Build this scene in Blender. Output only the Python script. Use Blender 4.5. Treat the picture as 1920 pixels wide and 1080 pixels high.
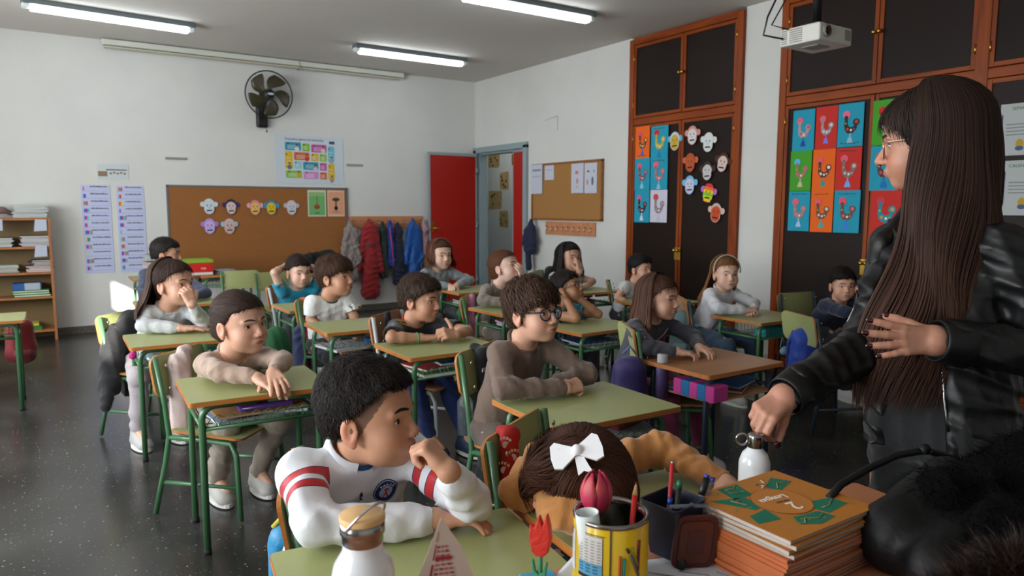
import bpy, bmesh, math, random
import numpy as np
from mathutils import Vector, Matrix
from mathutils.bvhtree import BVHTree
PI = math.pi
S = bpy.context.scene
COL = S.collection
for o in list(bpy.data.objects): bpy.data.objects.remove(o)

# ------------------------------------------------------------------ camera, world, lights, exposure
cam_d = bpy.data.cameras.new('camera'); cam = bpy.data.objects.new('camera', cam_d); COL.objects.link(cam); S.camera = cam
cam_d.sensor_width = 36; cam_d.lens = 36*1346/1920; cam_d.clip_start = .03
_y, _p, _r = [math.radians(a) for a in (33.76, 6.37, .17)]
F_ = Vector((math.sin(_y)*math.cos(_p), math.cos(_y)*math.cos(_p), -math.sin(_p)))
R_ = Vector((math.cos(_y), -math.sin(_y), 0)); U_ = R_.cross(F_)
R2 = R_*math.cos(_r)+U_*math.sin(_r); U2 = U_*math.cos(_r)-R_*math.sin(_r)
m_ = Matrix((R2, U2, -F_)).transposed().to_4x4(); m_.translation = (0, 0, 1.235); cam.matrix_world = m_
cam_d.dof.use_dof = True; cam_d.dof.focus_distance = 1.7; cam_d.dof.aperture_fstop = 6.3
S.view_settings.view_transform = 'Standard'; S.view_settings.look = 'None'
S.view_settings.gamma = 1; S.view_settings.use_curve_mapping = False; S.view_settings.exposure = 0.15
W = bpy.data.worlds.new('sky'); S.world = W; W.use_nodes = True
wb = W.node_tree.nodes['Background']; wb.inputs[0].default_value = (.62, .75, 1, 1); wb.inputs[1].default_value = 1.0

def sun(name, d, energy, ang=.6):
    l = bpy.data.lights.new(name, 'SUN'); l.energy = energy; l.angle = math.radians(ang); l.color = (1, .95, .86)
    o = bpy.data.objects.new(name, l); COL.objects.link(o); o.rotation_euler = Vector(d).to_track_quat('-Z', 'Y').to_euler()
def area(name, loc, d, sx, sy, energy, color):
    l = bpy.data.lights.new(name, 'AREA'); l.shape = 'RECTANGLE'; l.size = sx; l.size_y = sy; l.energy = energy; l.color = color
    o = bpy.data.objects.new(name, l); COL.objects.link(o); o.location = loc; o.rotation_euler = Vector(d).to_track_quat('-Z', 'Y').to_euler()
sun('low_sun', (1, 1.453, -.58), 30)
# daylight entering by the four windows of the left wall (x = -2.2)
for i, yy in enumerate((1.15, 3.25, 5.35)):
    area('window_daylight', (-2.12, yy, 1.5), (1, 0, -.12), 1.5, 1.35, (50, 64, 60)[i], (.80, .90, 1.0))

    area('ceiling_fill', (-2.12, yy, 1.3), (1, 0, .55), 1.5, .9, 34, (1.0, .95, .86))  # added upward fill lamps that brighten the ceiling

# ------------------------------------------------------------------ materials
def lin(h):
    h = h.lstrip('#'); c = [int(h[i:i+2], 16)/255 for i in (0, 2, 4)]
    return tuple((x/12.92 if x <= .04045 else ((x+.055)/1.055)**2.4) for x in c)+(1,)
_mats = {}
def M(name, hexc='#808080', rough=.6, metal=0, bump=None, coat=0, mix=None, attr=None, emit=None, sheen=0, alpha=1, trans=0, sss=0, spec=None):
    """bump=(scale, strength[, stretch]); mix=(hex2, scale, amount) noise mottling; attr='col' multiplies a colour attribute"""
    if name in _mats: return _mats[name]
    m = bpy.data.materials.new(name); m.use_nodes = True; nt = m.node_tree; b = nt.nodes['Principled BSDF']; L = nt.links.new
    b.inputs['Base Color'].default_value = lin(hexc); b.inputs['Roughness'].default_value = rough; b.inputs['Metallic'].default_value = metal
    if coat: b.inputs['Coat Weight'].default_value = coat; b.inputs['Coat Roughness'].default_value = .15
    if sheen: b.inputs['Sheen Weight'].default_value = sheen; b.inputs['Sheen Roughness'].default_value = .5
    if spec is not None: b.inputs['Specular IOR Level'].default_value = spec
    if trans: b.inputs['Transmission Weight'].default_value = trans; b.inputs['IOR'].default_value = 1.3
    if alpha < 1: b.inputs['Alpha'].default_value = alpha
    if sss: b.inputs['Subsurface Weight'].default_value = sss; b.inputs['Subsurface Radius'].default_value = (.02, .008, .004); b.inputs['Subsurface Scale'].default_value = .5
    tc = nt.nodes.new('ShaderNodeTexCoord')
    cur = None
    if attr:
        a = nt.nodes.new('ShaderNodeAttribute'); a.attribute_name = attr; cur = a.outputs['Color']; L(cur, b.inputs['Base Color'])
    if mix:
        n = nt.nodes.new('ShaderNodeTexNoise'); n.inputs['Scale'].default_value = mix[1]; n.inputs['Detail'].default_value = 5
        L(tc.outputs['Object'], n.inputs['Vector'])
        rp = nt.nodes.new('ShaderNodeMapRange'); rp.inputs[1].default_value = .35; rp.inputs[2].default_value = .65; rp.inputs[4].default_value = mix[2]
        L(n.outputs['Fac'], rp.inputs[0])
        mx = nt.nodes.new('ShaderNodeMix'); mx.data_type = 'RGBA'; L(rp.outputs[0], mx.inputs['Factor'])
        if cur: L(cur, mx.inputs[6])
        else: mx.inputs[6].default_value = lin(hexc)
        mx.inputs[7].default_value = lin(mix[0]); L(mx.outputs[2], b.inputs['Base Color'])
    if bump:
        n = nt.nodes.new('ShaderNodeTexNoise'); n.inputs['Scale'].default_value = bump[0]; n.inputs['Detail'].default_value = 4
        if len(bump) > 2:
            mp = nt.nodes.new('ShaderNodeMapping'); mp.inputs['Scale'].default_value = bump[2]; L(tc.outputs['Object'], mp.inputs[0]); L(mp.outputs[0], n.inputs['Vector'])
        else: L(tc.outputs['Object'], n.inputs['Vector'])
        bp = nt.nodes.new('ShaderNodeBump'); bp.inputs['Strength'].default_value = bump[1]; bp.inputs['Distance'].default_value = .01
        L(n.outputs['Fac'], bp.inputs['Height']); L(bp.outputs[0], b.inputs['Normal'])
    if emit: b.inputs['Emission Color'].default_value = lin(emit[0]); b.inputs['Emission Strength'].default_value = emit[1]
    _mats[name] = m; return m

def wood(name, h1, h2, axis=2, rough=.45, scale=9):
    if name in _mats: return _mats[name]
    m = M(name, h1, rough); nt = m.node_tree; L = nt.links.new; b = nt.nodes['Principled BSDF']
    tc = nt.nodes.new('ShaderNodeTexCoord'); mp = nt.nodes.new('ShaderNodeMapping'); sc = [scale]*3; sc[axis] = scale*.07
    mp.inputs['Scale'].default_value = sc; L(tc.outputs['Object'], mp.inputs[0])
    n = nt.nodes.new('ShaderNodeTexNoise'); n.inputs['Scale'].default_value = 3; n.inputs['Detail'].default_value = 7; n.inputs['Distortion'].default_value = .6
    L(mp.outputs[0], n.inputs['Vector']); r = nt.nodes.new('ShaderNodeValToRGB'); r.color_ramp.elements[0].position = .3; r.color_ramp.elements[1].position = .72
    r.color_ramp.elements[0].color = lin(h1); r.color_ramp.elements[1].color = lin(h2); L(n.outputs['Fac'], r.inputs[0]); L(r.outputs[0], b.inputs['Base Color'])
    bp = nt.nodes.new('ShaderNodeBump'); bp.inputs['Strength'].default_value = .12; bp.inputs['Distance'].default_value = .003
    L(n.outputs['Fac'], bp.inputs['Height']); L(bp.outputs[0], b.inputs['Normal'])
    return m

# ------------------------------------------------------------------ object helpers
def link(name, me, parent=None, loc=None, rot=None):
    o = bpy.data.objects.new(name, me); COL.objects.link(o)
    if parent: o.parent = parent
    if loc is not None: o.location = loc
    if rot is not None: o.rotation_euler = rot
    return o
def tag(o, label=None, cat=None, group=None, kind=None):
    if label: o['label'] = label
    if cat: o['category'] = cat
    if group: o['group'] = group
    if kind: o['kind'] = kind
    return o
def empty(name, loc, rz=0, label=None, cat=None, group=None):
    o = bpy.data.objects.new(name, None); COL.objects.link(o); o.location = loc; o.rotation_euler = (0, 0, rz); o.empty_display_size = .1
    return tag(o, label, cat, group)
def copy_tree(o, parent=None):
    c = o.copy(); COL.objects.link(c)
    if parent: c.parent = parent
    for ch in o.children: copy_tree(ch, c)
    return c

def basis(d, up=(0, 0, 1)):
    d = Vector(d).normalized(); u = Vector(up)
    if abs(d.dot(u)) > .97: u = Vector((1, 0, 0))
    s = d.cross(u).normalized(); t = s.cross(d)
    return d, s, t
class MB:
    """collects shapes; build() links them as one mesh object"""
    def __init__(s): s.v = []; s.f = []; s.m = []; s.sm = []; s.mats = []
    def mi(s, m):
        if m not in s.mats: s.mats.append(m)
        return s.mats.index(m)
    def add(s, vs, fs, m, smooth=False):
        n = len(s.v); i = s.mi(m); s.v += [tuple(v) for v in vs]
        for f in fs: s.f.append([n+k for k in f]); s.m.append(i); s.sm.append(smooth)
        return s
    def box(s, c, d, m, R=None):
        x, y, z = [k/2 for k in d]; vs = [Vector(p) for p in ((-x,-y,-z),(x,-y,-z),(x,y,-z),(-x,y,-z),(-x,-y,z),(x,-y,z),(x,y,z),(-x,y,z))]
        if R is not None: vs = [R @ v for v in vs]
        return s.add([v+Vector(c) for v in vs], ((0,3,2,1),(4,5,6,7),(0,1,5,4),(1,2,6,5),(2,3,7,6),(3,0,4,7)), m)
    def tube(s, pts, r, m, seg=8, closed=False, cap=True):
        pts = [Vector(p) for p in pts]; n = len(pts); rs = r if isinstance(r, (list, tuple)) else [r]*n; vs = []; t0 = None; side = None
        for i, p in enumerate(pts):
            a = pts[(i-1) % n] if (closed or i > 0) else p; b = pts[(i+1) % n] if (closed or i < n-1) else p
            d = (b-a).normalized()
            if side is None: side = basis(d)[1]
            side = (side-d*side.dot(d)); side = side.normalized() if side.length > 1e-6 else basis(d)[1]
            t = d.cross(side)
            for k in range(seg): a_ = 2*PI*k/seg; vs.append(p+(side*math.cos(a_)+t*math.sin(a_))*rs[i])
        fs = []; N = n if closed else n-1
        for i in range(N):
            j = (i+1) % n
            for k in range(seg): l = (k+1) % seg; fs.append((i*seg+k, i*seg+l, j*seg+l, j*seg+k))
        if cap and not closed: fs.append(tuple(range(seg))[::-1]); fs.append(tuple((n-1)*seg+k for k in range(seg)))
        return s.add(vs, fs, m, True)
    def cyl(s, c, r, h, m, seg=16, d=(0, 0, 1), r2=None):
        d = Vector(d).normalized(); c = Vector(c); return s.tube([c-d*h/2, c+d*h/2], [r, r if r2 is None else r2], m, seg)
    def lathe(s, prof, m, c=(0, 0, 0), seg=32, d=(0, 0, 1), capb=False, capt=False):
        d, a, b = basis(d); c = Vector(c); vs = []
        for r, z in prof:
            for k in range(seg): t = 2*PI*k/seg; vs.append(c+d*z+(a*math.cos(t)+b*math.sin(t))*r)
        fs = [(i*seg+k, (i+1)*seg+k, (i+1)*seg+(k+1) % seg, i*seg+(k+1) % seg) for i in range(len(prof)-1) for k in range(seg)]
        if capb: fs.append(tuple(range(seg)))
        if capt: fs.append(tuple((len(prof)-1)*seg+k for k in range(seg))[::-1])
        return s.add(vs, fs, m, True)
    def prism(s, poly, o, u, w, th, m, smooth=False):
        """extruded 2D outline: points o + u*x + w*y, thickness th along u x w"""
        u = Vector(u); w = Vector(w); nn = u.cross(w).normalized()*th; o = Vector(o); n = len(poly)
        vs = [o+u*x+w*y for x, y in poly]; vs += [v+nn for v in vs]
        fs = [tuple(range(n))[::-1], tuple(range(n, 2*n))]+[(i, (i+1) % n, n+(i+1) % n, n+i) for i in range(n)]
        return s.add(vs, fs, m, smooth)
    def ball(s, c, r, m, seg=12, rings=8, R=None):
        r = (r, r, r) if not isinstance(r, (tuple, list)) else r; vs = []; fs = []
        for i in range(rings+1):
            th = PI*i/rings
            for k in range(seg):
                ph = 2*PI*k/seg; v = Vector((r[0]*math.sin(th)*math.cos(ph), r[1]*math.sin(th)*math.sin(ph), r[2]*math.cos(th)))
                if R is not None: v = R @ v
                vs.append(v+Vector(c))
        for i in range(rings):
            for k in range(seg): l = (k+1) % seg; fs.append((i*seg+k, (i+1)*seg+k, (i+1)*seg+l, i*seg+l))
        return s.add(vs, fs, m, True)
    def build(s, name, parent=None, bevel=0, loc=None, rot=None):
        me = bpy.data.meshes.new(name); me.from_pydata(s.v, [], s.f)
        for m in s.mats: me.materials.append(m)
        me.polygons.foreach_set('material_index', s.m); me.polygons.foreach_set('use_smooth', s.sm); me.update()
        o = link(name, me, parent, loc, rot)
        if bevel:
            b = o.modifiers.new('bevel', 'BEVEL'); b.width = bevel; b.segments = 2; b.limit_method = 'ANGLE'; b.angle_limit = 1.0; b.harden_normals = False
        return o
def rrect(w, h, r, n=4, cx=0, cy=0):
    p = []
    for (sx, sy, a0) in ((1, 1, 0), (-1, 1, 90), (-1, -1, 180), (1, -1, 270)):
        for i in range(n+1): a = math.radians(a0+90*i/n); p.append((cx+sx*(w/2-r)+r*math.cos(a), cy+sy*(h/2-r)+r*math.sin(a)))
    return p
def arc(c, r, a0, a1, n, u=(1, 0, 0), w=(0, 0, 1)):
    return [Vector(c)+(Vector(u)*math.cos(math.radians(a0+(a1-a0)*i/n))+Vector(w)*math.sin(math.radians(a0+(a1-a0)*i/n)))*r for i in range(n+1)]
def np_obj(name, v, f, mats, parent=None, col=None, mi=None, extra=None, smooth=True):
    me = bpy.data.meshes.new(name); v = np.asarray(v, np.float32); f = np.asarray(f, np.int32); k = f.shape[1]
    me.vertices.add(len(v)); me.vertices.foreach_set('co', v.ravel()); me.loops.add(f.size); me.loops.foreach_set('vertex_index', f.ravel())
    me.polygons.add(len(f)); me.polygons.foreach_set('loop_start', np.arange(0, f.size, k, dtype=np.int32)); me.polygons.foreach_set('loop_total', np.full(len(f), k, np.int32))
    for m in (mats if isinstance(mats, (list, tuple)) else [mats]): me.materials.append(m)
    if mi is not None: me.polygons.foreach_set('material_index', np.asarray(mi, np.int32))
    me.polygons.foreach_set('use_smooth', np.full(len(f), smooth)); me.update(calc_edges=True)
    if col is not None:
        a = me.color_attributes.new('col', 'FLOAT_COLOR', 'POINT'); c = np.ones((len(v), 4), np.float32); c[:, :3] = col; a.data.foreach_set('color', c.ravel())
    for n, val in (extra or {}).items():
        a = me.attributes.new(n, 'FLOAT', 'POINT'); a.data.foreach_set('value', np.asarray(val, np.float32))
    return link(name, me, parent)

# ------------------------------------------------------------------ signed-distance modelling (smooth unions, meshed by surface nets)
def nz(v): v = np.asarray(v, float); return v/(np.linalg.norm(v)+1e-12)
class SDF:
    def __init__(s, lo, hi, h):
        s.h = h; s.lo = np.asarray(lo, float)-3*h; n = np.ceil((np.asarray(hi)-s.lo)/h).astype(int)+4
        s.ax = [(s.lo[i]+h*np.arange(n[i])) for i in range(3)]; s.d = np.full(n, .08, np.float32)
    def op(s, fn, lo, hi, k, mode='add'):
        pad = k+2.5*s.h; sl = []
        for i in range(3):
            a = int(max(0, np.floor((lo[i]-pad-s.lo[i])/s.h))); b = int(min(len(s.ax[i]), np.ceil((hi[i]+pad-s.lo[i])/s.h)+1))
            if b <= a: return
            sl.append(slice(a, b))
        X, Y, Z = s.ax[0][sl[0]][:, None, None], s.ax[1][sl[1]][None, :, None], s.ax[2][sl[2]][None, None, :]
        e = fn(X, Y, Z); d = s.d[tuple(sl)]
        if mode == 'add':
            if k > 0: hh = np.maximum(k-np.abs(d-e), 0)/k; r = np.minimum(d, e)-hh*hh*k*.25
            else: r = np.minimum(d, e)
        else:
            e = -e
            if k > 0: hh = np.maximum(k-np.abs(d-e), 0)/k; r = np.maximum(d, e)+hh*hh*k*.25
            else: r = np.maximum(d, e)
        s.d[tuple(sl)] = r
    def cone(s, a, b, ra, rb, k=.01, mode='add', flat=False, wr=None):
        a = np.asarray(a, float); b = np.asarray(b, float); ab = b-a; L = np.linalg.norm(ab)+1e-9; r = max(ra, rb)
        def fn(X, Y, Z):
            px, py, pz = X-a[0], Y-a[1], Z-a[2]; t0 = (px*ab[0]+py*ab[1]+pz*ab[2])/L**2; t = np.clip(t0, 0, 1)
            d = np.sqrt((px-ab[0]*t)**2+(py-ab[1]*t)**2+(pz-ab[2]*t)**2)-(ra+(rb-ra)*t)
            if wr is not None: d = d-wr(t, X, Y, Z)
            if flat: d = np.maximum(d, (t0-1)*L)
            return d
        s.op(fn, np.minimum(a, b)-r, np.maximum(a, b)+r, k, mode)
    def ell(s, c, r, R=None, k=.01, mode='add'):
        c = np.asarray(c, float); r = np.asarray(r, float)*np.ones(3); R = np.eye(3) if R is None else np.asarray(R)
        def fn(X, Y, Z):
            p = (X-c[0], Y-c[1], Z-c[2]); q = [(p[0]*R[0, i]+p[1]*R[1, i]+p[2]*R[2, i]) for i in range(3)]
            k0 = np.sqrt(sum((q[i]/r[i])**2 for i in range(3))); k1 = np.sqrt(sum((q[i]/r[i]**2)**2 for i in range(3)))+1e-9
            return k0*(k0-1)/k1
        m = r.max(); s.op(fn, c-m, c+m, k, mode)
    def fold(s, amp, sc=1., seed=0):
        """cloth creases"""
        rs = np.random.RandomState(seed); X, Y, Z = s.ax[0][:, None, None], s.ax[1][None, :, None], s.ax[2][None, None, :]
        acc = 0
        for i in range(3):
            w = rs.randn(3)*np.array([1, 1, .6]); w = w/np.linalg.norm(w)*(38+22*i)*sc; w2 = rs.randn(3)*11*sc
            acc = acc+(1-2*np.abs(np.sin(X*w[0]+Y*w[1]+Z*w[2]+1.6*np.sin(X*w2[0]+Y*w2[1]+Z*w2[2]+i))))*(1, .6, .45)[i]
        s.d -= (amp*.5*acc).astype(np.float32)
    def mesh(s):
        d = s.d; h = s.h; n = d.shape; ins = d < 0
        sub = [(i, j, k) for i in (0, 1) for j in (0, 1) for k in (0, 1)]
        al = np.ones([x-1 for x in n], bool); an = np.zeros_like(al)
        for (i, j, k) in sub:
            q = ins[i:n[0]-1+i, j:n[1]-1+j, k:n[2]-1+k]; al &= q; an |= q
        act = np.argwhere(an & ~al)
        if len(act) == 0: return np.zeros((0, 3)), np.zeros((0, 4), int)
        cv = {o: d[act[:, 0]+o[0], act[:, 1]+o[1], act[:, 2]+o[2]] for o in sub}
        acc = np.zeros((len(act), 3)); cnt = np.zeros(len(act))
        for o in sub:
            for ax in range(3):
                if o[ax]: continue
                p = list(o); p[ax] = 1; va, vb = cv[o], cv[tuple(p)]; cr = (va < 0) != (vb < 0)
                t = np.where(cr, va/np.where(cr, va-vb, 1), 0)
                for q in range(3): acc[:, q] += cr*(o[q]+(t if q == ax else 0))
                cnt += cr
        V = s.lo+h*(act+acc/cnt[:, None]); idm = np.full(al.shape, -1, np.int32); idm[tuple(act.T)] = np.arange(len(act)); Q = []
        for ax in range(3):
            u, w = [(1, 2), (2, 0), (0, 1)][ax]
            sa = [slice(None)]*3; sb = [slice(None)]*3; sa[ax] = slice(0, n[ax]-1); sb[ax] = slice(1, n[ax])
            A = ins[tuple(sa)]; B = ins[tuple(sb)]; e = np.argwhere(A != B)
            e = e[(e[:, u] > 0) & (e[:, w] > 0) & (e[:, u] < n[u]-1) & (e[:, w] < n[w]-1)]
            if not len(e): continue
            def g(du, dw): c = e.copy(); c[:, u] -= du; c[:, w] -= dw; return idm[tuple(c.T)]
            q = np.stack([g(0, 0), g(1, 0), g(1, 1), g(0, 1)], 1); fl = A[tuple(e.T)]; q[~fl] = q[~fl][:, ::-1]; Q.append(q)
        Q = np.concatenate(Q); Q = Q[(Q >= 0).all(1)]
        return V, Q
    def val(s, P):
        g = (np.asarray(P)-s.lo)/s.h; i = np.clip(np.floor(g).astype(int), 0, np.array(s.d.shape)-2); f = g-i; r = 0
        for a in (0, 1):
            for b in (0, 1):
                for c in (0, 1):
                    r = r+s.d[i[:, 0]+a, i[:, 1]+b, i[:, 2]+c]*np.where(a, f[:, 0], 1-f[:, 0])*np.where(b, f[:, 1], 1-f[:, 1])*np.where(c, f[:, 2], 1-f[:, 2])
        return r
def vnormals(V, Q):
    n = np.cross(V[Q[:, 2]]-V[Q[:, 0]], V[Q[:, 3]]-V[Q[:, 1]]); N = np.zeros_like(V)
    for k in range(4): np.add.at(N, Q[:, k], n)
    return N/(np.linalg.norm(N, axis=1)[:, None]+1e-12)
def join(parts):
    V, Q, off = [], [], 0
    for v, q in parts: V.append(v); Q.append(q+off); off += len(v)
    return np.concatenate(V), np.concatenate(Q)
# ------------------------------------------------------------------ people
SKIN = M('skin', '#c98f72', .5, attr='col', sss=.12, bump=(180, .05))
EYEW = M('eye_white', '#e6e0da', .25); IRIS = M('iris_brown', '#3a2113', .2); PUP = M('pupil', '#060404', .1)
LASH = M('lash', '#1c1210', .7)
def headframe(yaw, pitch=0, roll=0):
    y = math.radians(yaw); p = math.radians(pitch); r = math.radians(roll)
    f0 = np.array([math.cos(y), math.sin(y), 0]); rt = np.array([math.sin(y), -math.cos(y), 0]); up = np.array([0, 0, 1.])
    f = f0*math.cos(p)+up*math.sin(p); u = up*math.cos(p)-f0*math.sin(p)
    rt2 = rt*math.cos(r)-u*math.sin(r); u2 = u*math.cos(r)+rt*math.sin(r)
    return np.stack([rt2, f, u2], 1)           # columns: right, forward, up
C0 = np.array([0, -.012, .035]); SK = np.array([.073, .090, .078])
def head_sdf(h, neck, chub=1., adult=False):
    f = SDF((-.1, -.12, -.16), (.1, .125, .125), h)
    f.ell(C0, SK, k=.0); f.ell((0, .042, .040), (.054, .038, .043), k=.03)
    f.ell((0, .028, -.022), (.057*chub**.5, .056, .064), k=.03)
    f.ell((0, .036, -.062), (.040*chub, .042, .030), k=.03)
    f.ell((0, .062, -.080), (.017, .016, .013), k=.02)
    for sx in (-1, 1):
        f.ell((sx*.032*chub, .050, -.036), (.026, .026, .026), k=.025)
        f.ell((sx*.031, .092, .006), (.019, .013, .011), k=.014, mode='sub')
        f.cone((sx*.012, .084, .022), (sx*.042, .070, .020), .008, .007, k=.012)
        f.ell((sx*.074, -.008, -.006), (.009, .019, .029), k=.006); f.ell((sx*.082, -.003, -.004), (.006, .011, .018), k=.005, mode='sub')
        f.ell((sx*.074, -.002, -.032), (.006, .008, .009), k=.006)
        f.ell((sx*.0115, .0915, -.029), (.0065, .0075, .006), k=.006)
    nl = .006 if adult else 0
    f.cone((0, .082, .006), (0, .0975+nl, -.0245), .0075, .0088, k=.012)
    f.ell((0, .083, -.0525), (.022, .0095, .0115), k=.010)
    f.ell((0, .0895, -.0485), (.0165, .0055, .0042), k=.004); f.ell((0, .0885, -.0575), (.0135, .0055, .0050), k=.004)
    f.ell((0, .100, -.0530), (.019, .010, .0011), k=.003, mode='sub')
    f.cone((0, -.018, -.045), neck, .046, .047, k=.02)
    return f
def front_y(f, x, z):
    ys = np.arange(.118, .02, -.00035); out = []
    for a, b in zip(np.atleast_1d(x), np.atleast_1d(z)):
        v = f.val(np.stack([np.full_like(ys, a), ys, np.full_like(ys, b)], 1)); i = np.argmax(v < 0); out.append(ys[i] if (v < 0).any() else .08)
    return np.array(out)
def patch(f, outline, z0, z1f, nx, ny, bulge, off=.0004):
    """skin-following patch: outline(u)->(x, zlo, zhi)"""
    V = []; 
    for i in range(nx):
        u = i/(nx-1); x, zl, zh = outline(u)
        for j in range(ny):
            v = j/(ny-1); z = zl+(zh-zl)*v; V.append((x, z, bulge*math.sin(PI*v)*math.sin(PI*min(max(u, .02), .98))))
    V = np.array(V); y = front_y(f, V[:, 0], V[:, 1])+V[:, 2]+off
    P = np.stack([V[:, 0], y, V[:, 1]], 1)
    Q = np.array([(i*ny+j, i*ny+j+1, (i+1)*ny+j+1, (i+1)*ny+j) for i in range(nx-1) for j in range(ny-1)])
    return P, Q
def sph_patch(c, r, lons, lat0, lat1, n=5):
    V = []
    for i, lo in enumerate(lons):
        for j in range(n):
            la = lat0[i]+(lat1[i]-lat0[i])*j/(n-1); V.append((c[0]+r*math.cos(la)*math.sin(lo), c[1]+r*math.cos(la)*math.cos(lo), c[2]+r*math.sin(la)))
    Q = [(i*n+j, i*n+j+1, (i+1)*n+j+1, (i+1)*n+j) for i in range(len(lons)-1) for j in range(n-1)]
    return np.array(V), np.array(Q)
def hand_pts(Wr, d, n, side, hs, curl=(.25, .3, .2), spread=.06, thumb=(.7, .65, -.25), curls=None, tb=.25):
    d = nz(d); n = np.asarray(n, float); n = nz(n-d*np.dot(n, d)); l = np.cross(n, d)*side; Wr = np.asarray(Wr, float)
    out = []; kn = []; tips = []
    offs = (.0235, .008, -.0075, -.0215); kd = (.068, .071, .067, .060)
    lens = ((.031, .020, .016), (.034, .022, .017), (.031, .020, .016), (.024, .016, .014)); rad = (.0080, .0082, .0077, .0068)
    for i in range(4):
        K = Wr+(l*offs[i]+d*kd[i])*hs; c = curls[i] if curls else curl; a = 0; p = K; ch = [p]; sp = spread*(1.5-i)
        for s_, ca in zip(lens[i], c):
            a += ca*1.0; dd = (d*math.cos(a)-n*math.sin(a)); dd = nz(dd*math.cos(sp)+l*math.sin(sp)) if a < 1.2 else dd; p = p+dd*s_*hs; ch.append(p)
        kn.append(K); out.append((ch, rad[i]*hs)); nn = nz(n*math.cos(a)+d*math.sin(a)); tips.append((ch[-1], dd, nn, rad[i]*hs))
    T0 = Wr+(l*.017+d*.014-n*.004)*hs; t = nz(l*thumb[0]+d*thumb[1]+n*thumb[2]); t2 = nz(t+d*tb-n*.1); t3 = nz(t2+d*tb*1.2-n*.15)
    P1 = T0+t*.032*hs; P2 = P1+t2*.025*hs; P3 = P2+t3*.018*hs; nn = nz(np.cross(t3, np.cross(l*.5+n, t3)))
    tips.append((P3, t3, nn, .0092*hs))
    return dict(W=Wr, l=l, d=d, n=n, kn=kn, fing=out, th=(T0, P1, P2, P3), tips=tips)
def hand_add(f, H, hs, k=.006):
    W_, l, d, n = H['W'], H['l'], H['d'], H['n']
    for i, K in enumerate(H['kn']):
        f.cone(W_+l*(.012-.008*i)*hs, K-n*.001, .0115*hs, .0100*hs, k=k*1.6)
    f.ell(W_+(l*.012+d*.030-n*.006)*hs, (.014*hs,)*3, k=.012); f.ell(W_+(-l*.012+d*.028-n*.005)*hs, (.012*hs,)*3, k=.012)
    for ch, r in H['fing']:
        rr = [r*1.06, r*1.0, r*.92, r*.80]
        for a in range(3): f.cone(ch[a], ch[a+1], rr[a], rr[a+1], k=.0015 if a else .004)
    T = H['th']; f.cone(T[0], T[1], .0125*hs, .0105*hs, k=k); f.cone(T[1], T[2], .0100*hs, .0092*hs, k=.003); f.cone(T[2], T[3], .0092*hs, .0078*hs, k=.002)
def limb_island(sh, el, Wr, H, hs, h, bs, start=0., r=(.034, .029, .020)):
    pts = [np.asarray(p) for p in (sh, el, Wr)]+[t[0] for t in H['tips']]+list(H['kn'])
    if start > 1: pts = pts[1:]
    lo = np.min(pts, 0)-.045*bs; hi = np.max(pts, 0)+.045*bs
    f = SDF(lo, hi, h); sh, el, Wr = [np.asarray(p, float) for p in (sh, el, Wr)]
    if start <= 1: f.cone(sh+(el-sh)*start, el, r[0]*bs, r[1]*bs, k=.01)
    e0 = el if start <= 1 else el+(Wr-el)*(start-1)
    mid = el+(Wr-el)*.35
    if start <= 1.35: f.cone(e0, mid, r[1]*bs, r[1]*1.0*bs, k=.01); f.cone(mid, Wr, r[1]*bs, r[2]*bs, k=.01)
    else: f.cone(e0, Wr, r[1]*.85*bs, r[2]*bs, k=.01)
    f.ell(Wr, (r[2]*bs*1.02,)*3, k=.01)
    hand_add(f, H, hs); return f.mesh()
SK_T = dict(fair='#d8ae98', tan='#be8c70', mid='#cd9d84', pale='#dab4a2', dark='#a87858')
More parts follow.
